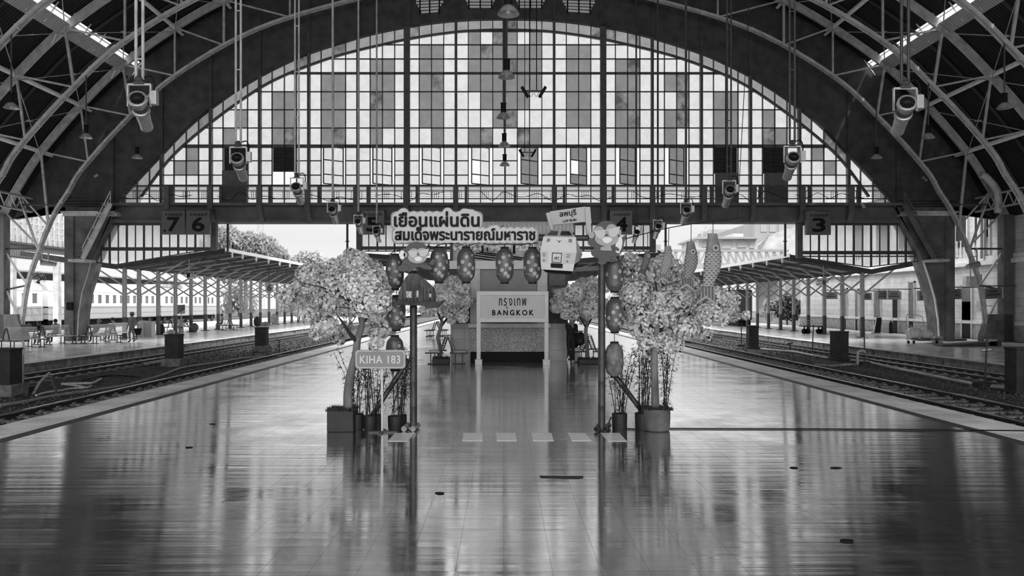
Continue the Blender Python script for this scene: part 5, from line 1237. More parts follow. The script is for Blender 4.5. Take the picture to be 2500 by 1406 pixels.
for i, xx in enumerate((1172,1400)):
    b = B(); b.cyl(W(xx,541,YBn+.03), W(xx,575,YBn+.03), .04, n=8); b.done('pole', m_dsteel, t)
# framed pictures on the kiosk sides
for i,(xa,xb,ya,yb,lab) in enumerate(((1341,1381,669,697,'dark framed picture on the right end of the kiosk'),(1346,1377,702,716,'pale notice under the framed picture on the kiosk'),(1103,1127,671,692,'pale framed notice on the left end of the kiosk'))):
    t = thing('picture_frame', lab, 'picture', W((xa+xb)/2,yb,Y0+.0), 'frames on the kiosk ends'); b = B(); b.box(kx(xa),kx(xb),Y0-.0,Y0+.05,kz(yb),kz(ya)); b.done('frame', mat('frame_wood',.10,.5), t, bevel=.01)
    b = B(); b.box(kx(xa+4),kx(xb-4),Y0-.012,Y0+.01,kz(yb-4),kz(ya+4)); b.done('picture', [mat('dark_picture',.03,.3,.9,4),mat('pale_notice',.25,.5),mat('pale_notice',.25,.5)][i], t)
# ================================================================ double-sided slatted benches
m_slat = mat('bench_slat', .62, .5, .15, 5); m_bside = mat('bench_dark_side', .03, .6)
def make_bench():
    t = thing('double_bench', 'x', 'bench', (0,0,0), 'back-to-back slatted benches'); L_ = .78
    for s in (-1,1):
        for k in range(8):
            u = k/7; x = s*(.22-.17*u); z = .47+.54*u; b = B(); b.bar((x+s*.02,-L_,z),(x+s*.02,L_,z),.022,.062,up=(s*.52,0,-.17)); b.done('back_slat', m_slat, t)
        b = B()
        for k in range(6): x = s*(.27+k*.075); b.box(x-.032,x+.032,-L_,L_,.43,.455)
        b.done('seat', m_slat, t)
        for y in (-.8,.8):
            b = B(); b.bar((s*.24,y,.44),(s*.045,y,1.0),.045,.05); b.done('back_support', m_bside, t)
            b = B(); b.box(s*.45-.34,s*.45+.34,y-.02,y+.02,.38,.43); b.bar((s*.58,y,.40),(s*.58,y,.03),.035); b.bar((s*.32,y,.40),(s*.32,y,.03),.035); b.box(s*.45-.24,s*.45+.24,y-.035,y+.035,0,.035); b.done('leg', m_bside, t)
    return t
BEN = [(-27.4,43.2,'double slatted bench at the far left edge, nearest on the left platform'),(-26.0,46.6-.5,'double slatted bench in front of the left pier'),(-25.2,50.6-.8,'double slatted bench right of the left pier, where a man reclines'),(-24.5,53.2-.6,'double slatted bench farther back, left of the walking woman')]
bp_ = make_bench(); first = True; BL_ = []
def seat_at(i, s, t=0):
    l, rz = BL_[i]; return l+Matrix.Rotation(rz,3,'Z') @ Vector((s*.5,t,.03)), rz+s*math.pi/2
def bench(loc, label, rz=0):
    global first
    BL_.append((Vector(loc), rz))
    if first: bp_.location = loc; bp_.rotation_euler = (0,0,rz); bp_['label'] = label; first = False; return bp_
    return dup(bp_, loc=loc, rotz=rz, label=label)
def GB(px, py): p = G(px,py); return p
for (px_, py_, lab) in ((40,850,BEN[0][2]),(125,841,BEN[1][2]),(238,838,BEN[2][2]),(282,830,BEN[3][2]),(430,812,'double slatted bench behind the bent figure on the left platform'),(553,806,'double slatted bench with a seated figure, farthest back on the left platform')):
    p = G(px_,py_); bench((p.x,p.y+.4,0), lab, -.38 if px_ < 500 else .5)
for (px_, py_, lab) in ((1093,886,'bench seen end-on beside the left kiosk blossom tree'),(1436,882,'bench seen end-on behind the right kiosk blossom tree')):
    p = G(px_,py_); bench((p.x,p.y+.25,0), lab)
for (px_, py_, lab) in ((1063,822,'bench seen end-on farther down the platform, left of the kiosk'),):
    p = G(px_,py_); bench((p.x,p.y+1.0,0), lab)
# ================================================================ between the tracks
m_blk = mat('dark_buffer_block', .030, .7, .4, 3); m_cbase = mat('rough_concrete_base', .16, .9, .5, 5, bump=.5)
BLK = [(-14.2,22.2,.58,'dark post block between the left tracks, cut off by the left edge',True),(-13.85,32.7,.57,'dark post block between the left tracks in front of the bent figure',True),(-13.25,42.6,.58,'dark post block farthest back between the left tracks',True),(14.6,45.7,.56,'dark post block farthest back between the right tracks',False),(15.6,36.2,.62,'tall dark post block between the right tracks, mid distance',False),(15.05,22.7,.55,'dark post block cut off by the right edge',False)]
for (x,y,w,lab,bs) in BLK:
    t = thing('track_block', lab, 'post', (x,y,-.42), 'dark post blocks between the tracks')
    z1 = -.42+1.62 if x < 0 else .92
    b = B(); b.box(x-w/2,x+w/2,y-w/2,y+w/2,-.1 if bs else -.42,.90); b.box(x-w/2-.02,x+w/2+.02,y-w/2-.02,y+w/2+.02,.88,.94); b.done('block', m_blk, t, bevel=.015)
    if bs: b = B(); b.box(x-w/2-.12,x+w/2+.12,y-w/2-.12,y+w/2+.12,-.42,-.08); b.done('footing', m_cbase, t, bevel=.03)
    else: b = B(); b.box(x-w/2-.06,x+w/2+.06,y-w/2-.06,y+w/2+.06,-.42,-.3); b.done('footing', m_blk, t, bevel=.03)
HYD = [((57,832),(56,955),'thin hydrant standpipe with crossbar between the left tracks',1),((1810,790),(1810,846),'thin hydrant standpipe farthest back between the right tracks',0),((1986,793),(1983,863),'thin hydrant standpipe in front of the baggage cart on the right',0),((2110,804),(2111,891),'thin hydrant standpipe beside the tall right post block',0),((2410,826),(2404,945),'thin hydrant standpipe with white crossbar near the right edge',1)]
for i,((xa,ya),(xb,yb),lab,big) in enumerate(HYD):
    Y = F*(EYE+.42)/(yb-VY); p = W(xb,yb,Y); q = W(xa,ya,Y); t = thing('hydrant_standpipe', lab, 'standpipe', p, 'hydrant standpipes between the tracks')
    b = B(); b.cyl(p, q, .03, n=8); b.done('pipe', m_dsteel if i else m_steel, t)
    f = p+(q-p)*(.76 if i in (0,3,4) else .8); b = B(); b.bar(f+Vector((-.25 if i==0 else -.12,.05,0)), f+Vector((.25 if i==0 else .12,-.05,.03)), .035); b.done('crossbar', m_steel if i != 4 else m_white, t)
    b = B(); b.lathe([(.34 if big else .22,0),(.34 if big else .22,.14),(.06,.17)], p, 14); b.done('base', m_blk, t)
# white pipes lying on the ballast
m_pipe = mat('white_plastic_pipe', .42, .4, .2, 8); m_pipe2 = mat('dirty_hose', .22, .6, .3, 6)
def gp(l, z=-.36): return spline([G(x,y,z) for x,y in l], 5)
PIPES = [([(0,990),(60,981),(140,965),(220,954),(300,942),(340,932),(390,918),(450,897),(540,884),(600,874),(700,868),(760,862),(800,855)],.05,m_pipe2,'long pale pipe running beside the left track to the distance'),
 ([(88,965),(115,958),(150,953),(180,948),(212,946),(221,943)],.035,m_pipe,'short white pipe on the ballast right of the left hydrant base'),
 ([(150,937),(190,936),(225,935),(240,928),(246,925)],.04,m_pipe,'white bent pipe lying on the left ballast'),
 ([(150,938),(180,941),(205,944)],.03,m_pipe,'white pipe end beside the bent pipe on the left ballast'),
 ([(200,929),(240,920),(285,917),(325,919),(338,921)],.025,m_black,'black hose lying on the left ballast'),
 ([(1858,852),(1900,856),(1938,859),(1975,866),(2010,872),(2022,874)],.06,m_pipe,'white pipe leading to the tall right post block'),
 ([(2078,879),(2110,882),(2150,891),(2200,902),(2250,912),(2300,922),(2350,932),(2400,941),(2500,948)],.065,m_pipe,'long white pipe running beside the right tracks to the right edge'),
 ([(1990,890),(2030,893),(2060,891),(2090,890)],.06,m_pipe2,'pale flat pipe left of the hydrant on the right ballast')]
for l, r, m_, lab in PIPES: tag(B().tube(gp(l), r, 8).done('ground_pipe', m_, smooth=True), lab, 'pipe')
p = G(82,962,-.4); q = Vector((W(120,917,p.y).x,p.y-.1,W(0,917,p.y).z)); tag(B().tube(spline([p,Vector((p.x+.2,p.y,p.z+.35)),Vector((p.x+.45,p.y,p.z+.6)),q,Vector((q.x+.12,q.y,q.z-.02))],5),.045,8).done('hose_pipe', m_pipe2, smooth=True), 'curved pale pipe rising to a stand on the left ballast', 'pipe')
t = thing('pipe_stand', 'dark slanted iron stand holding the curved pipe', 'stand', G(140,966,-.42)); b = B(); Yp = G(140,966,-.42).y; b.bar(W(124,919,Yp),W(141,966,Yp),.05); b.bar(W(118,917,Yp),W(132,918,Yp),.06); b.done('leg', m_dsteel, t)
p = G(2094,891,-.4); tag(B().tube(spline([p,p+Vector((0,0,.45)),p+Vector((.05,0,.58)),p+Vector((.25,0,.6)),p+Vector((.32,0,.52))],5),.055,8).done('hose_pipe', m_pipe, smooth=True), 'white crook-shaped pipe standing by the right hydrant', 'pipe')
t = thing('pipe_stand', 'dark tripod stand on the left ballast far back', 'stand', G(680,857,-.42)); Yp = G(680,857,-.42).y; b = B(); b.bar(W(681,829,Yp),W(682,857,Yp),.05); b.bar(W(674,829,Yp),W(686,830,Yp),.05); b.bar(W(681,842,Yp),W(674,856,Yp),.03); b.done('leg', m_dsteel, t)
for i,(xa,ya,r,lab) in enumerate(((40,960,.35,'round dark drain cover base at the left hydrant'),)):
    pass
t = thing('signal_lever', 'small dark lever on the ballast between the right tracks', 'lever', G(1930,857,-.42)); b = B(); p = G(1930,857,-.42); b.bar(p,p+Vector((-.05,0,.42)),.05); b.bar(p+Vector((-.18,0,.40)),p+Vector((.12,0,.46)),.08); b.done('lever', m_dsteel, t)
b = B(); b.prism([G(x,y,-.38) for x,y in ((350,888),(405,879),(408,884),(352,893))],(0,0,.06)); tag(b.done('plank', m_conc), 'pale plank lying on the left ballast', 'plank')
# ================================================================ platform canopies
m_can = mat('canopy_purlin', .10, .6, .3, 3); m_canr = wavemat('canopy_sheet', .24,.34,'Y',.3, rough=.7, bump=.4); m_cans = mat('canopy_edge_white', .62, .5); m_cold = mat('column_dark_paint', .06, .5); m_coll = mat('column_pale_paint', .34, .5, .1, 3)
def canopy(xc, xin, xout, zc_, zin, zout, y0, y1, sp, lab, sd):
    s = 1 if xin > xc else -1
    t = thing('platform_canopy', lab, 'canopy', (xc,y0,zc_))
    b = B(); 
    for (xa,za,xb,zb2) in ((xc,zc_,xin,zin),(xc,zc_,xout,zout)):
        b.quad((xa,y0,za+.12),(xb,y0,zb2+.12),(xb,y1,zb2+.12),(xa,y1,za+.12)); b.quad((xa,y0,za+.16),(xa,y1,za+.16),(xb,y1,zb2+.16),(xb,y0,zb2+.16))
    b.done('roof_sheet', m_canr, t, fix=False)
    b = B(); b.bar((xin,y0-.1,zin+.1),(xin,y1,zin+.1),.05,.22); b.done('eave_board', m_cans, t)
    b = B()
    for (xa,za,xb,zb2) in ((xc,zc_,xin,zin),(xc,zc_,xout,zout)): b.bar((xa,y0-.05,za+.02),(xb,y0-.05,zb2+.02),.12,.34,up=(0,1,0)) if False else b.bar((xa,y0-.05,za),(xb,y0-.05,zb2),.12,.30)
    b.done('end_beam', m_dsteel, t)
    n_ = 3
    for (xa,za,xb,zb2) in ((xc,zc_,xin,zin),(xc,zc_,xout,zout)):
        for i in range(1,n_+1):
            f = i/n_-.03; x = xa+(xb-xa)*f; z = za+(zb2-za)*f; b = B(); b.bar((x,y0,z+.07),(x,y1,z+.07),.05,.08); b.done('purlin', m_can, t)
    y = y0+1.2; i = 0; c0 = None
    while y < y1:
        if c0 is None:
            c0 = thing('canopy_column', 'x', 'column', (xc,y,0), 'columns of the %s canopy' % sd)
            b = B(); b.box(xc-.11,xc+.11,y-.11,y+.11,.04,1.35); b.done('painted_foot', m_cold, c0)
            b = B(); b.box(xc-.1,xc+.1,y-.1,y+.1,1.35,zc_); b.box(xc-.11,xc-.06,y-.12,y+.12,1.35,zc_-.3); b.done('shaft', m_coll, c0)
            b = B(); b.box(xc-.3,xc+.3,y-.2,y+.2,0,.05); b.done('base_plate', m_cold, c0)
            for (xb,zb2) in ((xin,zin),(xout,zout)):
                xm = xc+(xb-xc)*.60; zm = zc_+(zb2-zc_)*.60
                b = B(); b.bar((xc,y,2.75),(xm,y,zm),.09,.09); b.done('strut', m_coll, c0)
                b = B(); b.bar((xc,y,zc_-.02),(xb,y,zb2+.0),.09,.20); b.done('rafter', m_can, c0)
            b = B(); b.box(xin-.05,xin+.05,y-.06,y+.06,zin-.32,zin+.02); b.done('eave_bracket', m_cans, c0)
            c0['label'] = 'steel canopy column with spreading struts, %s in the %s row' % ('nearest', sd)
        else:
            dup(c0, loc=(xc,y,0), label='steel canopy column with spreading struts, %s back in the %s row' % (ORDW[i] if i < 20 else 'last', sd))
        i += 1; y += sp(i)
        if i > 18: break
canopy(-24.55,-17.6,-30.5,4.55,5.55,5.4,49.2,112,lambda i: 2.0 if i == 1 else 2.9,'butterfly canopy over the left platform, seen beyond the arch','left-platform')
canopy(23.4,18.2,27.3,4.25,5.2,5.0,49.6,104,lambda i: 3.0,'butterfly canopy over the right platform, seen beyond the arch','right-platform')
canopy(.3,-9.9,10.4,4.6,5.35,5.35,49.4,100,lambda i: 6.0,'butterfly canopy over the middle platform behind the kiosk','middle-platform')
# canopy sign with a 6
t = thing('canopy_sign', 'small square board with a 6 hung from the left canopy', 'sign', W(658,715,66)); b = B(); b.box(W(648,0,66).x,W(667,0,66).x,66,66.1,W(0,713,66).z,W(0,692,66).z); b.done('board', mat('sign_light',.40,.5), t); b = px_text('6',653,663,695,710,65.97,.02,.02); b.done('number', m_dsteel, t, fix=False); b = B(); b.bar(W(657,692,66),(W(657,0,66).x,66,5.4),.05); b.done('hanger', m_dsteel, t)
# small spotlights on the canopies
for (px_,py_,Y,s,lab) in ((460,672,50,1,'small spotlight hung from the left canopy'),(2012,690,50,-1,'small spotlight hung from the right canopy')):
    p = W(px_,py_,Y); t = thing('spotlight', lab, 'spotlight', p, 'small spotlights on the canopies'); b = B(); q = Vector((s*.5,.8,-.1)).normalized(); b.cyl(p,p+q*.5,.2,.16,14); b.done('housing', m_tin, t, smooth=True); b = B(); b.cyl(p-q*.01,p+q*.01,.17,n=14); b.done('lens', m_lens, t)
    b = B(); b.bar(p+Vector((-.25,.1,.25)),p+Vector((-.25,.1,-.05)),.04); b.bar(p+Vector((.28,.1,.25)),p+Vector((.28,.1,-.05)),.04); b.bar(p+Vector((-.25,.1,.25)),p+Vector((.28,.1,.25)),.04); b.bar(p+Vector((0,.1,.25)),p+Vector((0,.1,1.6)),.05); b.done('yoke', m_lsteel, t)
# pale clerestory wall left of the left pier and its fittings
XC = -33.0; y0, y1 = 47.6, 59.5; t = thing('side_clerestory', 'tall glazed lattice wall with corrugated skirt left of the left pier', 'wall panel', (XC,53,4.2))
b = B(); b.quad((XC,y0,6.45),(XC,y1,6.45),(XC,y1,8.9),(XC,y0,8.9)); b.done('glazing', m_glass, t, fix=False)
b = B()
for i in range(20): y = y0+(y1-y0)*i/19; b.box(XC-.04,XC+.08,y-.06,y+.06,6.3,9.0)
for z in (6.5,6.9,7.35,7.8,8.25,8.85): b.box(XC-.03,XC+.05,y0,y1,z-.03,z+.03)
for i in range(5): b.box(XC-.03,XC+.06,y0,y1,6.5+.07*i,6.53+.07*i)
b.done('lattice', m_steel, t)
b = B(); b.box(XC-.02,XC+.03,y0,y1,5.4,6.3); b.done('corrugated_skirt', wavemat('skirt_sheet',.10,.2,'Y',.25,bump=.5), t)
b = B(); b.box(XC-.1,XC+.2,y0,y1,6.25,6.4); b.box(XC-.1,XC+.15,y0,y1,5.3,5.42); b.done('rail', m_dsteel, t)
for i, yy in enumerate((47.8,52.2,57.5)):
    b = B(); b.box(XC-.2,XC+.2,yy-.2,yy+.2,0,5.3); tag(b.done('side_post', m_steel), 'steel post under the glazed side wall, %s from the camera' % ORDW[i], 'post', 'posts under the glazed side wall')
# lattice eaves girders
for s, sd in ((-1,'left'),(1,'right')):
    t = thing('eaves_girder', 'lattice girder along the %s eaves of the hall' % sd, 'girder', (s*28.2,24,7.7)); b = B()
    for z in (7.7,8.5): b.bar((s*28.2,2,z),(s*28.2,46.5,z),.14,.10)
    b.done('flange', m_lsteel, t); b = B()
    for k in range(44): y = 2+k; b.bar((s*28.2,y,7.7),(s*28.2,y+.5,8.5),.05); b.bar((s*28.2,y+.5,8.5),(s*28.2,y+1,7.7),.05)
    b.done('lattice', m_steel, t)
# pier-side spotlight and wall fan
p = W(100,640,45.2); t = thing('spotlight', 'short spotlight bracketed at the foot of the left truss', 'spotlight', p, 'short spotlights on the truss feet'); b = B(); b.cyl(p,p+Vector((.6,.5,-.1)),.19,.14,14); b.done('housing', m_tin, t, smooth=True); b = B(); b.cyl(p-Vector((.01,.008,0)),p+Vector((.01,.01,0)),.16,n=14); b.done('lens', m_lens, t)
b = B(); b.bar(W(103,614,45.2),W(103,632,45.2),.05); b.bar(W(96,614,45.2),W(120,616,45.2),.05); b.bar(W(118,616,45.2),W(118,640,45.2),.06); b.bar(W(96,614,45.2),(-27.4,45.5,5.2),.05); b.done('yoke', m_lsteel, t)
p = W(2388,645,45.2); t = thing('spotlight', 'pale spotlight bracketed on the right truss, aimed left', 'spotlight', p, 'short spotlights on the truss feet'); b = B(); b.cyl(p,p+Vector((-.75,-.2,-.15)),.19,.13,14); b.done('housing', m_tin, t, smooth=True); b = B(); b.cyl(p,p+Vector((.02,.005,0)),.17,n=14); b.done('lens', m_lens, t)
b = B(); b.bar(W(2367,628,45.2),W(2367,645,45.2),.05); b.bar(W(2367,628,45.2),W(2386,626,45.2),.05); b.bar(W(2385,606,45.2),W(2385,640,45.2),.06); b.bar(W(2385,612,45.2),(27.5,45.5,5.4),.05); b.done('yoke', m_lsteel, t)
p = W(97,680,45.0); t = thing('wall_fan', 'dark wall fan with a wire guard below the left truss spotlight', 'fan', p); b = B(); q = Vector((-.1,-.9,-.15)).normalized().to_track_quat('Z','Y').to_matrix()
for r_ in (.40,.30,.18): b.tube([p+q@Vector((r_*math.cos(a),r_*math.sin(a),.03)) for a in [2*math.pi*k/20 for k in range(21)]],.012,5)
for k in range(8): a = math.pi*2*k/8; b.bar(p+q@Vector((0,0,.06)),p+q@Vector((.4*math.cos(a),.4*math.sin(a),.03)),.010)
b.done('guard', m_lsteel, t); b = B(); b.cyl(p-q@Vector((0,0,.25)),p,.12,n=12); b.done('motor', m_black, t)
b = B()
for k in range(3): a = 2.1*k; b.add([p+q@Vector(v) for v in ((.03*math.cos(a),.03*math.sin(a),0),(.33*math.cos(a-.45),.33*math.sin(a-.45),.02),(.36*math.cos(a),.36*math.sin(a),-.02),(.30*math.cos(a+.4),.30*math.sin(a+.4),-.04))],[(0,1,2,3)])
b.done('blade', m_black, t); b = B(); b.bar(p-q@Vector((0,0,.2)),(p.x-.2,45.5,p.z+.3),.05); b.bar((p.x-.2,45.5,p.z+.3),(-27.9,45.5,p.z+.25),.05); b.done('arm', m_dsteel, t)
# ================================================================ train on the left
t = thing('passenger_train', 'pale passenger train with a light window band standing beyond the left platform', 'train', (-41.5,85,-.25)); XT = -40.0
m_tw1 = mat('train_cream', .52, .4); m_tg1 = mat('train_grey_side', .30, .35, .06, 3); m_tg2 = mat('train_low_band', .22, .4); m_tgl = mat('train_window', .10, .1); m_trf = mat('train_roof', .34, .6); m_gls = mat('reflective_lower_side', .24, .12, .35, 1.4, spec=.9)
CARS = [(46,67.5,1),(68.3,90,0),(90.8,109,0)]
for ya, yb, k in CARS:
    c = B(); c.box(XT-2.8,XT,ya,yb,2.0,3.35); car = c.done('window_band', m_tw1, t)
    c = B(); c.box(XT-2.78,XT+.02,ya,yb,.75,2.0); c.done('lower_side', m_gls if k else m_tg1, car)
    c = B(); c.box(XT-2.7,XT+.04,ya,yb,.75,.85); c.box(XT-2.7,XT+.04,ya,yb,1.28,1.33); c.box(XT-2.7,XT+.05,ya,yb,1.85,1.95); c.done('side_band', m_tg2, car)
    c = B(); pr = [(XT+.03,3.35),(XT-.15,3.75),(XT-.7,4.05),(XT-1.4,4.12),(XT-2.1,4.05),(XT-2.65,3.75),(XT-2.83,3.35)]; c.prism([(x,ya,z) for x,z in pr],(0,yb-ya,0)); c.done('roof', m_trf, car)
    c = B(); c.box(XT-2.4,XT-.3,ya+.5,yb-.5,.2,.75); c.done('underframe', m_black, car)
    y = ya+1.2
    while y < yb-1.2:
        c = B(); c.box(XT-.02,XT+.012,y,y+.62,2.28,3.05); c.box(XT-.01,XT+.03,y-.05,y+.67,3.05,3.1); c.done('window', m_tgl, car); y += 1.45
    for q in (ya+2.6,yb-2.6):
        for d in (-1.0,1.0): c = B(); c.cyl((XT-.35,q+d,.2),(XT-.22,q+d,.2),.43,n=18); c.done('wheel', m_rail, car)
b = B()
# far canopy beyond the train and its posts
b = B(); b.box(-58,-44.5,60,118,5.2,5.35); tag(b.done('far_canopy', m_canr), 'plain canopy roof beyond the standing train', 'canopy')
# ================================================================ people
m_skin = mat('skin_grey', .20, .6); m_hair = mat('dark_hair', .012, .5)
def person(name_lab, loc, J, rad, shirt, trousers, rz=0.0, scale=1.0, hair='short', shoes=None, group=None, hat=None):
    """J: joints in metres (x right, y forward away, z up); one skinned body"""
    order = list(J.keys()); idx = {k:i for i,k in enumerate(order)}
    E = [('pelvis','waist'),('waist','chest'),('chest','neck'),('neck','skull'),('skull','crown'),('skull','nose')]
    for s in 'LR': E += [('chest','sh'+s),('sh'+s,'el'+s),('el'+s,'wr'+s),('wr'+s,'palm'+s),('pelvis','hip'+s),('hip'+s,'kn'+s),('kn'+s,'an'+s),('an'+s,'toe'+s)]
    vs = [Vector(J[k]) for k in order]; rr = [rad.get(k.rstrip('LR') if k[-1] in 'LR' else k,.05) for k in order]
    for s in 'LR':
        p = Vector(J['palm'+s]); d = (p-Vector(J['wr'+s])).normalized(); sd = d.cross(Vector((0,0,1))); sd = sd.normalized() if sd.length > .1 else Vector((0,1,0))
        for f in range(5):
            o = (f-2)*.021; L_ = [.045,.075,.085,.078,.06][f]; a = p+sd*o*.8+d*.012; c = a+d*L_*.5+sd*o*.15+Vector((0,0,-.006)); e_ = a+d*L_+Vector((0,0,-.018))
            if f == 0: a = p-d*.02+sd*-.03; c = a+sd*-.025+d*.03; e_ = c+d*.03
            i0 = len(vs); vs += [a,c,e_]; rr += [.010,.009,.008]; order += ['f','f','f']; E.append((idx['palm'+s],i0)); E.append((i0,i0+1)); E.append((i0+1,i0+2))
    ed = [(idx[a] if isinstance(a,str) else a, idx[b_] if isinstance(b_,str) else b_) for a,b_ in E]
    me = bpy.data.meshes.new('body'); me.from_pydata([tuple(v) for v in vs], ed, []); o = bpy.data.objects.new('body', me); COL.objects.link(o)
    sk = o.modifiers.new('s','SKIN'); sk.use_smooth_shade = True; ss = o.modifiers.new('u','SUBSURF'); ss.levels = ss.render_levels = 1
    for i, v in enumerate(me.skin_vertices[0].data): v.radius = (rr[i],rr[i]); v.use_root = (i == idx['pelvis'])
    dg = bpy.context.evaluated_depsgraph_get(); m2 = bpy.data.meshes.new_from_object(o.evaluated_get(dg)); bpy.data.objects.remove(o); m2.name = 'person'
    for m_ in (m_skin, shirt, trousers, shoes or m_black): m2.materials.append(m_)
    segs = []
    for a,c in ed:
        na = order[a]; nc = order[c]; k = 0
        if nc in ('waist','chest') or nc[:2] in ('sh','el'): k = 1
        if nc in ('wrL','wrR'): k = 1 if rad.get('long') else 0
        if nc[:3] == 'hip' or nc[:2] in ('kn','an'): k = 2
        if nc[:3] == 'toe': k = 3
        segs.append((vs[a],vs[c],k,max(rr[a],rr[c])))
    for p in m2.polygons:
        c = p.center; best = 9; bk = 0
        for a,d,k,r in segs:
            L2 = (d-a).length_squared; u = 0 if L2 == 0 else max(0,min(1,(c-a).dot(d-a)/L2)); dd = (c-(a+(d-a)*u)).length-r*.6
            if dd < best: best = dd; bk = k
        p.material_index = bk; p.use_smooth = True
    o = bpy.data.objects.new('person', m2); COL.objects.link(o); o.location = loc; o.rotation_euler = (0,0,rz); o.scale = (scale,)*3; ORG[o.name] = Vector((0,0,0))
    tag(o, name_lab, 'person', group)
    sku = Vector(J['skull']); cr = Vector(J['crown']); up = (cr-sku).normalized()
    b = B(); q = up.to_track_quat('Z','Y').to_matrix(); c = sku+up*.03+Vector((0,.02,0))
    b.lathe([(.108,-.05),(.114,.0),(.110,.05),(.085,.10),(.04,.125),(.005,.13)], c, 16, q); h = b.done('hair', hat[1] if hat and hat[0]=='cap' else m_hair, o, smooth=True)
    if hat and hat[0] == 'brim':
        b = B(); b.lathe([(.22,.035),(.12,.055),(.115,.11),(.09,.16),(.01,.165)], c, 20, q); b.done('sun_hat', hat[1], o, smooth=True)
    b = B()
    fd = (Vector(J['nose'])-sku); fd.z = 0; fd = fd.normalized() if fd.length > 1e-4 else Vector((0,-1,0)); sd = fd.cross(Vector((0,0,1)))
    for s in (-1,1): b.ball(sku+fd*.093+sd*.034*s+Vector((0,0,.028)),.012,6,4)
    b.done('eyes', m_black, o)
    b = B()
    for s in (-1,1): b.ball(sku+sd*.10*s+Vector((0,0,.01)),.026,6,5,(.5,1,1.3))
    b.done('ears', m_skin, o, smooth=True)
    b = B(); b.bar(sku+fd*.098-sd*.025+Vector((0,0,-.045)),sku+fd*.098+sd*.025+Vector((0,0,-.045)),.012,.010); b.done('mouth', m_hair, o)
    return o
RAD = {'pelvis':.145,'waist':.135,'chest':.155,'neck':.055,'skull':.095,'crown':.075,'nose':.02,'sh':.07,'el':.048,'wr':.032,'palm':.036,'hip':.10,'kn':.065,'an':.045,'toe':.042}
RL = dict(RAD); RL['long'] = 1
def stand(**kw):
    J = {'pelvis':(0,0,.93),'waist':(0,0,1.10),'chest':(0,0,1.30),'neck':(0,0,1.46),'skull':(0,-.01,1.56),'crown':(0,0,1.66),'nose':(0,-.115,1.555)}
    for s,q in (('L',-1),('R',1)):
        J.update({'sh'+s:(q*.19,0,1.38),'el'+s:(q*.25,.02,1.12),'wr'+s:(q*.26,-.08,.88),'palm'+s:(q*.26,-.10,.80),'hip'+s:(q*.09,0,.88),'kn'+s:(q*.10,-.02,.48),'an'+s:(q*.10,.02,.08),'toe'+s:(q*.11,-.14,.04)})
    J.update(kw); return J
def sit(**kw):
    J = {'pelvis':(0,0,.56),'waist':(0,.02,.72),'chest':(0,.03,.93),'neck':(0,.0,1.09),'skull':(0,-.03,1.19),'crown':(0,-.03,1.29),'nose':(0,-.14,1.18)}
    for s,q in (('L',-1),('R',1)):
        J.update({'sh'+s:(q*.19,.02,1.01),'el'+s:(q*.24,-.06,.78),'wr'+s:(q*.14,-.27,.70),'palm'+s:(q*.10,-.34,.70),'hip'+s:(q*.10,-.04,.54),'kn'+s:(q*.12,-.44,.50),'an'+s:(q*.11,-.44,.08),'toe'+s:(q*.12,-.58,.04)})
    J.update(kw); return J
g1 = mat('cloth_mid_grey',.15,.8); g2 = mat('cloth_dark',.03,.8); g3 = mat('cloth_pale',.34,.8); g4 = mat('cloth_black',.012,.8); g5 = mat('cloth_grey',.20,.8)
p = G(322,836); person('woman in a brimmed hat and grey overalls walking with a black bucket on her arm', p, stand(wrR=(.40,-.16,.98),palmR=(.44,-.22,.97),elR=(.32,.06,1.10),knL=(-.09,-.10,.49),anL=(-.07,-.06,.08),toeL=(-.07,-.22,.04),knR=(.06,.06,.49),anR=(.02,.20,.12),toeR=(.03,.06,.05)), RAD, g1, g1, rz=-.35, scale=1.0, hat=('brim',mat('straw_hat',.18,.8)))
q = p+Vector((.50,-.32,.45)); t = thing('bucket', 'black bucket carried by the woman in the brimmed hat', 'bucket', q); b = B(); b.lathe([(.02,0),(.14,0),(.21,.36),(.225,.37),(.2,.36),(.13,.02),(.02,.015)], q, 18); b.done('pail', m_black, t, smooth=True); b = B(); b.tube([q+Vector((.2*math.cos(a),0,.37+.19*math.sin(a))) for a in [math.pi*k/10 for k in range(11)]],.009,5); b.done('handle', m_dsteel, t)
p, q_ = seat_at(2,-1); q_ = BL_[2][1]; person('person in a cap lounging on the bench right of the left pier, legs stretched out', p, sit(pelvis=(-.05,0,.56),waist=(.08,0,.70),chest=(.22,0,.90),neck=(.30,0,1.05),skull=(.33,-.02,1.16),crown=(.34,0,1.26),nose=(.24,-.06,1.16),hipL=(-.1,-.1,.54),hipR=(-.1,.1,.54),knL=(-.62,-.12,.50),anL=(-.95,-.15,.14),toeL=(-1.08,-.18,.06),knR=(-.48,.14,.52),anR=(-.45,.12,.08),toeR=(-.60,.1,.04),shL=(.22,-.19,.98),shR=(.22,.19,.98),elL=(.02,-.25,.80),wrL=(-.15,-.15,.92),palmL=(-.2,-.12,.95),elR=(.05,.2,.76),wrR=(-.15,.15,.8),palmR=(-.22,.12,.82)), RAD, g5, g2, rz=q_, hat=('cap',g5))
p, q_ = seat_at(3,-1); person('person seated on the left side of the fourth bench', p, sit(), RAD, g4, g2, rz=q_)
p, q_ = seat_at(1,-1,-.35); person('person in a black top bent forward on the bench left of the left pier', p, sit(waist=(0,-.05,.72),chest=(0,-.16,.90),neck=(0,-.27,1.02),skull=(0,-.34,1.09),crown=(0,-.38,1.19),nose=(0,-.43,1.05),shL=(-.19,-.18,.98),shR=(.19,-.18,.98)), RAD, g4, g1, rz=q_)
p, q_ = seat_at(1,-1,.4); person('dark-haired person in pale clothes upright on the second bench', p, sit(), RAD, g3, g2, rz=q_)
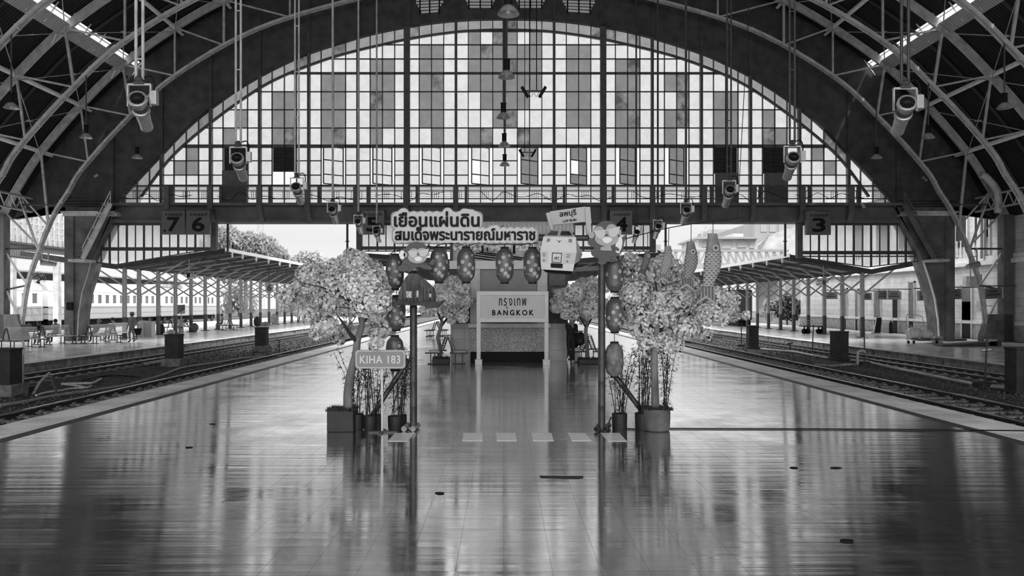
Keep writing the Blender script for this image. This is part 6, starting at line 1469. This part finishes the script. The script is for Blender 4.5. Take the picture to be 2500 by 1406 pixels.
p = G(440,818); person('bent figure with a pale shawl and patterned long skirt beside the canopy columns', (p.x,p.y,0), sit(chest=(.12,-.1,.92),neck=(.22,-.18,.98),skull=(.30,-.22,1.0),crown=(.36,-.26,1.06),nose=(.34,-.33,.97),shL=(-.05,-.1,1.0),shR=(.22,.05,1.0),elL=(.05,-.35,.78),wrL=(.3,-.4,.66),palmL=(.36,-.42,.62),elR=(.4,-.1,.8),wrR=(.5,-.25,.66),palmR=(.54,-.3,.62)), RAD, g3, mat('patterned_cloth',.2,.8,.8,25), rz=.5)
p, q_ = seat_at(5,-1); person('person seated on the farthest bench of the left platform, dark hair', p, sit(), RAD, g5, g1, rz=q_)
p = G(1393,886); person('person in a black jacket leaning by the right end of the kiosk, looking down', (p.x,p.y,0), stand(skull=(.03,-.08,1.53),crown=(.03,-.06,1.63),nose=(.07,-.19,1.50),neck=(0,-.03,1.44),elL=(-.22,-.12,1.12),wrL=(.05,-.30,1.12),palmL=(.13,-.33,1.14),elR=(.25,-.1,1.12),wrR=(.22,-.32,1.16),palmR=(.24,-.4,1.17),anL=(-.08,-.18,.08),toeL=(-.12,-.34,.04)), RL, g4, g4, rz=.55, scale=1.02, shoes=g3)
p, q_ = seat_at(7,-1,-.2); person('person in a patterned jacket, back turned, on the bench right of the kiosk', p, sit(), RL, mat('patterned_jacket',.07,.8,.8,14), g4, rz=-2.3, scale=1.05)
t = thing('backpack', 'dark backpack worn by the seated person right of the kiosk', 'backpack', (p.x+.1,p.y-.2,.62)); c = Vector((p.x+.16,p.y-.24,.88)); b = B(); b.ball(c,.24,12,8,(.9,.6,1.15)); b.done('bag', g4, t, smooth=True); b = B(); b.ball(c+Vector((0,-.13,-.08)),.15,10,6,(.9,.5,.8)); b.done('pocket', g2, t, smooth=True)
b = B(); q = G(1405,884); b.box(q.x-.16,q.x+.16,q.y-.1,q.y+.14,0,.52); b.box(q.x-.17,q.x+.17,q.y-.11,q.y+.15,.50,.55); tag(b.done('pale_bin', m_lsteel, bevel=.02), 'pale upright box standing beside the right kiosk tree tub', 'box')
# bags and boxes on the left platform
def sack(loc, r, sc_, m_, lab, name='sack'):
    b = B(); b.ball(Vector(loc)+Vector((0,0,r*sc_[2]*.92)), r, 12, 8, sc_); rr = random.Random(lab)
    b.v = [v+Vector((rr.uniform(-1,1),rr.uniform(-1,1),rr.uniform(-1,1)))*r*.07 for v in b.v]
    for v in b.v: v.z = max(v.z, loc[2]+.003)
    return tag(b.done(name, m_, smooth=True), lab, 'bag')
p = G(475,811); sack((p.x,p.y,0),.30,(1,.8,1.25),mat('brown_sack',.09,.8,.5,5),'tall dark sack on the left platform between the canopy columns')
p = G(395,817); sack((p.x,p.y,0),.22,(.8,.8,1.9),g2,'dark bundle leaning by the third canopy column on the left')
p = G(418,816); sack((p.x,p.y,0),.2,(1.5,.9,.9),mat('pale_bag',.4,.7),'pale bundle on the floor beside the bent figure')
p = G(670,792); sack((p.x,p.y,0),.5,(1,.8,1.2),mat('pale_grey_bag',.3,.8,.4,4),'big pale bundle by a column far back on the left platform')
p = G(655,796); sack((p.x-.3,p.y,0),.28,(1.6,.9,.8),g5,'low grey bundle far back on the left platform')
p = G(628,797); sack((p.x,p.y,0),.3,(1.2,.8,1.7),g2,'dark hooded bundle behind the farthest left post block')
p = G(355,823); t = thing('ticket_cabinet', 'pale slant-topped cabinet beside the second left canopy column', 'cabinet', p); b = B(); b.prism([(p.x-.45,p.y-.1,0),(p.x+.45,p.y-.1,0),(p.x+.45,p.y-.1,1.0),(p.x-.35,p.y-.1,1.1),(p.x-.45,p.y-.1,1.0)],(0,.6,0)); b.done('body', mat('cabinet_pale',.45,.5), t); b = B()
for k in range(6): b.box(p.x-.02+k*.085,p.x+.0+k*.085,p.y-.12,p.y-.1,.05,.95)
b.done('slat', m_lsteel, t); b = B(); b.box(p.x-.47,p.x-.05,p.y-.13,p.y-.1,0,1.0); b.done('door', m_steel, t)
# road-crossing style board on the left platform
p = W(442,755,60); t = thing('hazard_board', 'striped square warning board on a thin post near the train', 'sign', (p.x,60,0)); b = B(); b.box(p.x-.3,p.x+.3,60,60.03,p.z-.35,p.z+.35); b.done('board', m_lsteel, t); b = B()
for k in range(4): b.bar((p.x-.3,59.98,p.z-.3+k*.16),(p.x+.3,59.98,p.z+.05+k*.1),.05,.02,up=(0,1,0))
b.done('stripe', m_black, t); b = B(); b.bar((p.x,60.05,0),(p.x,60.05,p.z),.06); b.done('post', m_steel, t)
# ================================================================ station building on the right
XB = 29.75; FY = lambda px_: F*XB/(px_-VX); FZ = lambda py_, Y: EYE-(py_-VY)*Y/F
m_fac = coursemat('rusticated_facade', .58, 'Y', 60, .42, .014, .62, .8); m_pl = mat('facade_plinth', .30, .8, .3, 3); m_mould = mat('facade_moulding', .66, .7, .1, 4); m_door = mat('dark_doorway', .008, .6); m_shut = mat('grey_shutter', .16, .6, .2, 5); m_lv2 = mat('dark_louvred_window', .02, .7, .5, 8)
b = B(); b.box(XB,XB+9,22,78,0,12.2); bld = b.done('wall_right', m_fac, org=(XB,60,0)); tag(bld, kind='structure')
b = B(); b.box(XB-.06,XB+.02,22,78,0,.95); tag(b.done('baseboard_right', m_pl), kind='structure')
b = B(); b.box(XB-.10,XB+.02,22,78,.95,1.15); b.box(XB-.30,XB+.02,22,78,4.6,4.85); b.box(XB-.18,XB+.02,22,78,4.85,5.15); b.box(XB-.40,XB+.02,22,78,10.4,10.7); b.box(XB-.25,XB,22,78,10.1,10.4); tag(b.done('trim_3', m_mould), kind='structure')
DOORS = [(2182.5,2195,730,'black open doorway under the double hanging sign',m_door),(2352,2374,700,'doorway with a grey upper panel right of the right pier',m_shut),(2137,2152,712,'grey pilaster door left of the double hanging sign',m_shut),(2222,2234,690,'tall grey shuttered door behind the baggage trolley',m_shut),(2058,2069,706,'grey shuttered door behind the canopy columns',m_shut),(2091,2097,708,'narrow grey door between the canopy columns',m_shut)]
for i,(xa,xb,yt,lab,m_) in enumerate(DOORS):
    ya, yb = FY(xb), FY(xa); zt = FZ(yt,(ya+yb)/2); t = thing('door_%d' % (i+1), None, None, (XB,(ya+yb)/2,0)); tag(t, kind='structure')
    b = B(); b.box(XB-.09,XB-.0,ya,yb,1.2 if m_ is not m_door else 2.6,zt); b.done('upper_panel', m_shut, t)
    b = B(); b.box(XB-.09,XB-.0,ya,yb,0,1.2 if m_ is not m_door else 2.6) if i != 1 else b.box(XB-.09,XB,ya,yb,0,2.35); b.done('lower_panel', m_door, t)
    b = B(); b.box(XB-.12,XB,ya-.1,ya,0,zt+.1); b.box(XB-.12,XB,yb,yb+.1,0,zt+.1); b.box(XB-.12,XB,ya-.1,yb+.1,zt,zt+.12); b.done('frame', m_mould if i == 1 else m_steel, t)
for i,(y0,y1) in enumerate(((47.6,49.0),(49.9,51.6),(53.2,55.2),(56.5,58.5),(60,62),(64,66))):
    t = thing('window_%d' % (i+2), None, None, (XB,(y0+y1)/2,5.6)); tag(t, kind='structure')
    b = B(); b.box(XB-.07,XB+.02,y0,y1,5.9,9.3); b.done('louvre', m_lv2, t)
    b = B(); b.box(XB-.12,XB,y0-.12,y0,5.2,9.7); b.box(XB-.12,XB,y1,y1+.12,5.2,9.7); b.box(XB-.12,XB,y0-.12,y1+.12,9.55,9.75); b.done('frame', m_mould, t)
    for k in range(4): yy = y0+(y1-y0)*(k+.5)/4; b = B(); b.lathe([(.09,5.25),(.07,5.4),(.10,5.7),(.06,6.1),(.09,6.3)],(XB-.04,yy,0),10); b.lathe([(.09,9.0),(.06,9.1),(.06,9.4),(.09,9.5)],(XB-.04,yy,0),10); b.done('baluster', m_mould, t, smooth=True)
for i,(xa,xb) in enumerate(((2394,2411),(2452,2474),(2331,2337))):
    ya, yb = FY(xb), FY(xa); b = B(); b.box(XB-.22,XB+.02,max(ya,46.2),yb,4.9,10.3); tag(b.done(['column_1','column_2','column_3'][i], m_mould), kind='structure')
b = B(); b.tube(spline([(27.2,44.4,9.6),(27.5,44.4,9.45),(28.0,44.4,8.9),(28.2,44.4,8.4),(28.2,44.4,7.4)],6),.2,14); tag(b.done('duct_pipe', m_steel, smooth=True), 'fat elbowed duct under the right eaves', 'duct')
b = B(); b.cyl((29.4,47.9,5.0),(29.4,47.9,9.9),.08,n=10); tag(b.done('drain_pipe', m_lsteel), 'pale vertical drain pipe beside the right pier', 'pipe')
# hanging signs on the building
m_hs = mat('hanging_sign_grey', .12, .45); m_hsl = mat('hanging_sign_line', .04, .5)
HS = [(2013,2044,713,730,27.9,'pale slatted hanging board left of the canopy columns',0),(2107,2127,715,732,27.4,'grey hanging sign behind the nearest right canopy column',.0),(2142,2165,711,731,27.6,'left half of the double hanging sign over the black doorway',0),(2166.5,2199,711,731,28.4,'right half of the double hanging sign over the black doorway',0),(2243,2283,709,733,28.0,'tilted grey hanging sign just left of the right pier',-3),(2304,2347,706,731,27.8,'tilted grey hanging sign just right of the right pier',-4),(2404,2447,703,729,28.4,'grey hanging sign partly behind the right truss foot',-3)]
for (xa,xb,ya,yb,X,lab,tl_) in HS:
    Y = F*X/((xa+xb)/2-VX); t = thing('hanging_sign', lab, 'sign', W((xa+xb)/2,yb,Y), 'signs hanging along the station building'); c = W((xa+xb)/2,(ya+yb)/2,Y); M_ = Matrix.Translation(c) @ Matrix.Rotation(math.radians(tl_),4,'Y') @ Matrix.Translation(-c)
    b = B(); b.box(W(xa,0,Y).x,W(xb,0,Y).x,Y,Y+.08,W(0,yb,Y).z,W(0,ya,Y).z); b.done('board', m_hs, t, xf=M_)
    x0 = W(xa,0,Y).x; x1 = W(xb,0,Y).x; b = B(); b.box(x0-.06,x0+.03,Y-.02,Y+.1,W(0,yb,Y).z-.02,W(0,ya,Y).z+.02); b.done('edge', m_lsteel, t, xf=M_); b = B(); b.box(x1-.03,x1+.06,Y-.02,Y+.1,W(0,yb,Y).z-.02,W(0,ya,Y).z+.02); b.done('edge', m_lsteel, t, xf=M_)
    b = B()
    for f,w in ((.30,.5),(.62,.75)): z = W(0,ya+(yb-ya)*f,Y).z; b.box(c.x-(x1-x0)*w/2,c.x+(x1-x0)*w/2,Y-.01,Y,z-.05,z+.05)
    b.done('lettering', m_hsl, t, xf=M_)
    b = B(); b.bar((x0-.3,Y+.04,W(0,ya-5,Y).z),(XB,Y+.04,W(0,ya-5,Y).z),.06); b.bar((x0+.15,Y+.04,W(0,ya-5,Y).z),(x0+.15,Y+.04,W(0,ya,Y).z),.03); b.bar((x1-.15,Y+.04,W(0,ya-5,Y).z),(x1-.15,Y+.04,W(0,ya,Y).z),.03); b.done('hanger', m_dsteel, t)
# electrical boxes
for (xa,xb,ya,yb,X,lab) in ((2358,2389,674,699,28.9,'grey hanging meter box with a pale end right of the right pier'),(2393,2408,733,760,29.1,'small grey cable box on the facade left of the right truss foot'),(2250,2256,775,777,29.2,'')):
    if not lab: continue
    Y = F*X/((xa+xb)/2-VX); t = thing('meter_box', lab, 'box', W((xa+xb)/2,yb,Y)); b = B(); b.box(W(xa,0,Y).x,W(xb,0,Y).x,Y,Y+.4,W(0,yb,Y).z,W(0,ya,Y).z); b.done('case', m_steel, t, bevel=.02); b = B(); b.box(W(xa,0,Y).x,W(xa+(xb-xa)*.3,0,Y).x,Y-.02,Y,W(0,yb,Y).z,W(0,ya,Y).z); b.done('label_plate', m_mould, t)
    b = B(); xm = W((xa+xb)/2,0,Y).x; b.cyl((xm,Y+.2,W(0,ya,Y).z),(xm,Y+.2,W(0,ya,Y).z+1.6),.05,n=8); b.bar((xm,Y+.2,W(0,(ya+yb)/2,Y).z),(XB,Y+.25,W(0,(ya+yb)/2,Y).z),.05); b.done('conduit', m_lsteel, t)
# baggage trolley with sacks
p0, p1 = G(2208,838), G(2290,828); Yt = p0.y; zt_ = lambda y: W(0,y,Yt).z; xt = lambda x: W(x,0,Yt).x
t = thing('baggage_trolley', 'wire baggage trolley loaded with white sacks near the right pier', 'trolley', (xt(2245),Yt,0)); b = B(); b.box(xt(2222),xt(2290),Yt-.4,Yt+.4,.22,.27); b.done('deck', m_dsteel, t)
b = B(); b.tube(spline([(xt(2208),Yt-.3,.1),(xt(2206),Yt-.3,1.0),(xt(2207),Yt-.3,1.55),(xt(2212),Yt-.3,1.62),(xt(2246),Yt-.1,1.52),(xt(2253),Yt,1.3),(xt(2254),Yt,.9)],4),.022,6)
for x in (2216,2224,2238,2246,2262,2275): b.cyl((xt(x),Yt-.35,.25),(xt(x),Yt-.35,1.0),.014,n=6)
b.bar((xt(2206),Yt-.35,1.0),(xt(2282),Yt-.35,.94),.03); b.done('wire_frame', m_steel, t)
for x in (2211,2224,2280): b = B(); b.cyl((xt(x)-.03,Yt-.3,.08),(xt(x)+.03,Yt-.3,.08),.09,n=14); b.done('wheel', m_black, t)
sack((xt(2229),Yt-.1,.27),.36,(1.35,.8,.9),m_white,'white sack on the left end of the baggage trolley'); sack((xt(2258),Yt-.1,.27),.34,(1.3,.8,.8),m_white,'white sack in the middle of the baggage trolley'); 
# rows of gas cylinders
for (xa,xb,yb,lab) in ((2157,2175,806,'left of the black doorway'),(2262,2284,812,'behind the baggage trolley')):
    for k in range(5):
        px_ = xa+(xb-xa)*k/4; X = 28.9; Y = F*X/(px_-VX); b = B(); b.lathe([(.10,0),(.12,.05),(.12,.75),(.07,.86),(.04,.9),(.04,.96)],(X,Y,.0),12)
        tag(b.done('fire_extinguisher', m_lsteel if k < 4 else m_black, smooth=True), 'cylinder %s of five in the row %s' % (ORDW[k], lab), 'extinguisher', 'cylinders standing along the building')
# barrier, A-board, ramps, cart
p = G(2300,828); t = thing('crowd_barrier', 'striped metal barrier standing right of the right pier foot', 'barrier', p); b = B()
for k in range(8): b.cyl((p.x+k*.10,p.y-.0,.05),(p.x+k*.10,p.y,1.35),.022,n=6)
b.done('bar', m_lsteel, t); b = B(); b.bar((p.x-.03,p.y,1.36),(p.x+.73,p.y,1.36),.05); b.bar((p.x-.03,p.y,.06),(p.x+.73,p.y,.06),.05); b.done('rail', m_lsteel, t)
p = G(2322,826); t = thing('oil_drum', 'tall pale cylinder standing behind the striped barrier', 'drum', p); b = B(); b.lathe([(.2,0),(.22,.04),(.22,.6),(.23,.62),(.22,.64),(.22,1.3),(.05,1.4)],p,18); b.done('drum', m_lsteel, t, smooth=True)
p = G(2138,815); t = thing('folding_board', 'leaning dark board with a pale edge by the building wall', 'board', p); b = B(); b.prism([(p.x-.15,p.y,.08),(p.x+.35,p.y,.08),(p.x+.45,p.y,1.2),(p.x+.05,p.y,1.2)],(0,.12,0)); b.done('panel', m_black, t); b = B(); b.bar((p.x-.17,p.y-.02,.08),(p.x+.03,p.y-.02,1.2),.06); b.done('edge', m_white, t); b = B(); b.box(p.x-.2,p.x+.4,p.y-.05,p.y+.3,0,.08); b.done('base', m_conc, t)
for (xa,ya,xb,yb,lab) in ((2300,846,2375,840,'dark plank ramp leaning on the right platform beside the pier'),(2242,832,2285,826,'low dark plank in front of the trolley')):
    a = G(xa,ya); c = G(xb,yb); t = thing('plank_ramp', lab, 'ramp', a); b = B(); b.prism([(a.x,a.y,.02),(c.x,a.y,.02),(c.x,a.y,.30 if 'ramp' in lab else .12),(a.x,a.y,.05)],(0,.9,0)); b.done('ramp', m_dsteel, t)
p = G(1983,815); t = thing('baggage_cart', 'four-wheeled baggage cart with an end rail on the right platform', 'cart', p); b = B(); b.box(p.x-.85,p.x+.75,p.y-.4,p.y+.4,.52,.60); b.done('deck', m_dsteel, t)
for x in (-.7,-.45,.35,.6): b = B(); b.cyl((p.x+x,p.y-.32,.2),(p.x+x,p.y-.26,.2),.2,n=16); b.bar((p.x+x,p.y-.29,.2),(p.x+x,p.y-.29,.55),.08); b.done('wheel', m_black, t)
b = B()
for x in (-.85,.72): b.bar((p.x+x,p.y-.38,.6),(p.x+x,p.y-.38,1.25 if x > 0 else 1.0),.04)
b.bar((p.x-.3,p.y-.38,1.25),(p.x+.75,p.y-.38,1.25),.04); b.bar((p.x-.85,p.y-.38,1.0),(p.x+.75,p.y-.38,1.0),.03); b.bar((p.x-.85,p.y-.38,.8),(p.x+.75,p.y-.38,.8),.03); b.done('rail', m_steel, t)
for i,(xa,ya,lab) in enumerate(((2293,838,'pale concrete stub at the foot of the right pier'),(2425,846,'pale concrete stub beside the right truss foot'))):
    p = G(xa,ya); b = B(); b.box(p.x-.22,p.x+.22,p.y,p.y+.45,0,.38); tag(b.done('concrete_stub', m_lsteel, bevel=.03), lab, 'stub')
# ================================================================ beyond: garden fence, shrub, bridge, buildings, trees, towers
t = thing('garden_fence', 'low picket fence behind the right canopy columns', 'fence', (27,84,0)); b = B()
for k in range(40): b.box(22.5+k*.17,22.58+k*.17,84,84.05,.1,1.35)
b.done('picket', m_lsteel, t); b = B(); b.box(22.4,29.3,83.97,84.08,1.3,1.4); b.box(22.4,29.3,83.97,84.08,.15,.25); b.done('rail', m_lsteel, t)
def far_tree(lab, bl, n, size, m_, base, seed, trunk_r=.4, name='tree'):
    t = thing(name, lab, 'tree', base); rr = random.Random(seed); b = B()
    tot = sum(r*r for _, r in bl)
    for c, r in bl:
        for _ in range(int(n*r*r/tot)):
            d = Vector((rr.gauss(0,1),rr.gauss(0,1),rr.gauss(0,1))).normalized(); p = c+d*r*(.55+.5*rr.random()); q = rndq(rr); s = size*rr.uniform(.6,1.4)
            b.add([q@v+p for v in (Vector((-s,0,0)),Vector((0,-.5*s,.1*s)),Vector((s,0,0)),Vector((0,.5*s,.1*s)))],[(0,1,2,3)])
    b.done('foliage', m_, t, fix=False)
    b = B(); cc = bl[len(bl)//2][0]; b.tube([Vector(base),Vector((base[0],base[1],cc.z*.6)),cc],[trunk_r,trunk_r*.7,trunk_r*.3],8)
    for c, r in bl[:6]: b.tube([Vector((base[0],base[1],cc.z*.55)),c],[trunk_r*.4,trunk_r*.1],5)
    b.done('trunk', m_bark, t)
m_fol = petal_mat('far_foliage', .30); m_fol2 = petal_mat('farther_foliage', .42)  # distance haze put into the leaf colour, paler for the farther trees
far_tree('wide leafy tree crown left of the sky opening, beyond the canopies', [(W(x,y,140),r*140/F) for x,y,r in ((545,590,34),(580,600,36),(530,570,22),(560,575,26),(600,592,26),(625,605,34),(655,610,32),(640,590,20),(680,625,24),(600,640,40),(650,650,40),(560,650,44),(700,650,26),(612,578,14),(518,600,30),(500,640,40))], 9000, .38, m_fol, (W(600,0,140).x,140,-.4), 31)
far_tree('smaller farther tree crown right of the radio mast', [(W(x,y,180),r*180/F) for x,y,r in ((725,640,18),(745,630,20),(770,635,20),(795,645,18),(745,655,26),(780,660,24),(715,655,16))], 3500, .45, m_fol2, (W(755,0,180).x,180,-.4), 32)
far_tree('bushy shrub behind the picket fence on the right', [(W(x,y,88),r*88/F) for x,y,r in ((1910,745,16),(1925,735,18),(1940,745,16),(1955,755,14),(1895,758,14),(1935,765,18),(1915,765,16))], 1800, .22, mat('dark_shrub',.05,.7), (W(1922,0,88).x,88,-.4), 33, .12, 'shrub')
far_tree('pale palm-like shrub left of the bushy one', [(W(x,y,92),r*92/F) for x,y,r in ((1878,745,12),(1890,750,12),(1870,760,10),(1880,770,12))], 700, .3, m_fol, (W(1880,0,92).x,92,-.4), 34, .1, 'shrub')
# background tree line behind the left platforms (low, hazy)
for i in range(9):
    x = -64+i*8.2; y = 150+7*((i*37)%5); r = 3.2+.5*((i*13)%3)
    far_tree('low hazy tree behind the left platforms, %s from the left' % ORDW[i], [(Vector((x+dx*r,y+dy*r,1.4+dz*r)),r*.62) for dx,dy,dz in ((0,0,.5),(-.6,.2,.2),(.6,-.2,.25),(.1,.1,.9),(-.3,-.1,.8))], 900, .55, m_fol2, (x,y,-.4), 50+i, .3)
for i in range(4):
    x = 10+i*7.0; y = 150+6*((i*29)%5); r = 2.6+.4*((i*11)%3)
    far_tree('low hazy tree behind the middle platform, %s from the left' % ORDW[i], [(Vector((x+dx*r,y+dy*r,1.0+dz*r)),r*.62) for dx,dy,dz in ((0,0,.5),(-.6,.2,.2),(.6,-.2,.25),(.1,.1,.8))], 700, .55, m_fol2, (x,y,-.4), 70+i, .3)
# radio mast
def mast(px_, yt, yb, Y, w, lab):
    t = thing('radio_mast', lab, 'mast', (W(px_,0,Y).x,Y,-.4)); x = W(px_,0,Y).x; z1 = W(0,yt,Y).z; b = B(); n_ = int(z1/1.5)
    for dx,dy in ((-w,-w),(w,-w),(w,w),(-w,w)): b.bar((x+dx,Y+dy,-.4),(x+dx*.8,Y+dy*.8,z1),.09)
    for k in range(n_):
        z = z1*k/n_; zz = z1*(k+1)/n_; b.bar((x-w,Y-w,z),(x+w,Y-w,zz),.06); b.bar((x+w,Y-w,z),(x-w,Y-w,zz),.06)
    b.done('lattice', m_lsteel, t)
    return t, x, z1
mast(636,520,700,220,.8,'slender lattice radio mast in the left sky opening')
t, x, z1 = mast(1728,552,700,170,.7,'short lattice mast with antennas on the buildings at right')
b = B()
for k in range(4): a = k*1.57; b.box(x+math.cos(a)*1.2-.2,x+math.cos(a)*1.2+.2,170+math.sin(a)*1.2-.1,170+math.sin(a)*1.2+.1,z1-3,z1-1)
b.done('antenna', m_lsteel, t)
# buildings
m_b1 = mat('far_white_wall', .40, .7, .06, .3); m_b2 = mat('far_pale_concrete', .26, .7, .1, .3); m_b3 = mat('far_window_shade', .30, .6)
def bbox(b, xa, xb, ya, yb, Y, d): b.box(W(xa,0,Y).x,W(xb,0,Y).x,Y,Y+d,(-.4 if yb == 760 else W(0,yb,Y).z),W(0,ya,Y).z); return b
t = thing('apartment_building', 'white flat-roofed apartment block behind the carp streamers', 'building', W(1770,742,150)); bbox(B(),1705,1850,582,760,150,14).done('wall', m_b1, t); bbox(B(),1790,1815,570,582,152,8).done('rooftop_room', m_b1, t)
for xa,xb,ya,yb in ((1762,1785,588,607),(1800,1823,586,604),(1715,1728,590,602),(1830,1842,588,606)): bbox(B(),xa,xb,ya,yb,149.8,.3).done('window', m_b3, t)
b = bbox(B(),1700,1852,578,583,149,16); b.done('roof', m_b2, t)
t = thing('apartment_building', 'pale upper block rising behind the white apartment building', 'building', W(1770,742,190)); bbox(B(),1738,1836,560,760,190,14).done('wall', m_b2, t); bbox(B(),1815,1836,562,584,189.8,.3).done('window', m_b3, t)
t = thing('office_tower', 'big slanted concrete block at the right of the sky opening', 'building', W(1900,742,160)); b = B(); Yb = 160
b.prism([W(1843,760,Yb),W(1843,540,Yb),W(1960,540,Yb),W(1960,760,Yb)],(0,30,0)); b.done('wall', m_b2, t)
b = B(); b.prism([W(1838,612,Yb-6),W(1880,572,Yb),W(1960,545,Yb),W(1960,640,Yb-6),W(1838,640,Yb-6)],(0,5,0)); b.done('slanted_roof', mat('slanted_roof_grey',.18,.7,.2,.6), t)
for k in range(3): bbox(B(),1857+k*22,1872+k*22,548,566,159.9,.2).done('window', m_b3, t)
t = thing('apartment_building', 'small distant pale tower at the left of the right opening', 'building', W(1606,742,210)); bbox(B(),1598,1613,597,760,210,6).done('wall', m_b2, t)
# footbridge
t = thing('footbridge', 'truss footbridge crossing behind the right canopy', 'bridge', (W(1750,0,110).x,110,4)); Yb = 110; b = B(); z0, z1 = W(0,646,Yb).z, W(0,612,Yb).z; xa, xb = W(1560,0,Yb).x, W(1925,0,Yb).x
for z in (z0,z1): b.bar((xa,Yb,z),(xb,Yb,z),.35)
n_ = 20
for k in range(n_):
    x = xa+(xb-xa)*k/n_; dx = (xb-xa)/n_; b.bar((x,Yb,z0),(x,Yb,z1),.28,.2,up=(0,1,0)); b.bar((x,Yb,z0 if k < n_/2 else z1),(x+dx,Yb,z1 if k < n_/2 else z0),.22,.15,up=(0,1,0))
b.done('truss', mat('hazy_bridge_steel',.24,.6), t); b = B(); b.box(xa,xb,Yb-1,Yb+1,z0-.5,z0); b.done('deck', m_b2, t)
for xx in (xa+1,xb-1): b = B(); b.box(xx-.4,xx+.4,Yb-.4,Yb+.4,-.4,z0-.5); b.done('pier', m_b2, t)
# things glimpsed between the right canopy columns
p = W(1828,742,75); t = thing('train_end', 'dark railway coach end standing behind the right canopy columns', 'train', (p.x,76,-.3)); b = B(); b.box(p.x-.7,p.x+.7,76,84,.6,3.6); b.done('body', mat('coach_end_grey',.08,.5), t, bevel=.15); b = B(); b.box(p.x-.45,p.x-.05,75.97,76,2.2,3.0); b.box(p.x+.1,p.x+.45,75.97,76,2.2,3.0); b.done('window', m_tgl, t); b = B(); b.box(p.x-.6,p.x+.6,76.3,84,-.2,.6); b.done('underframe', m_black, t)
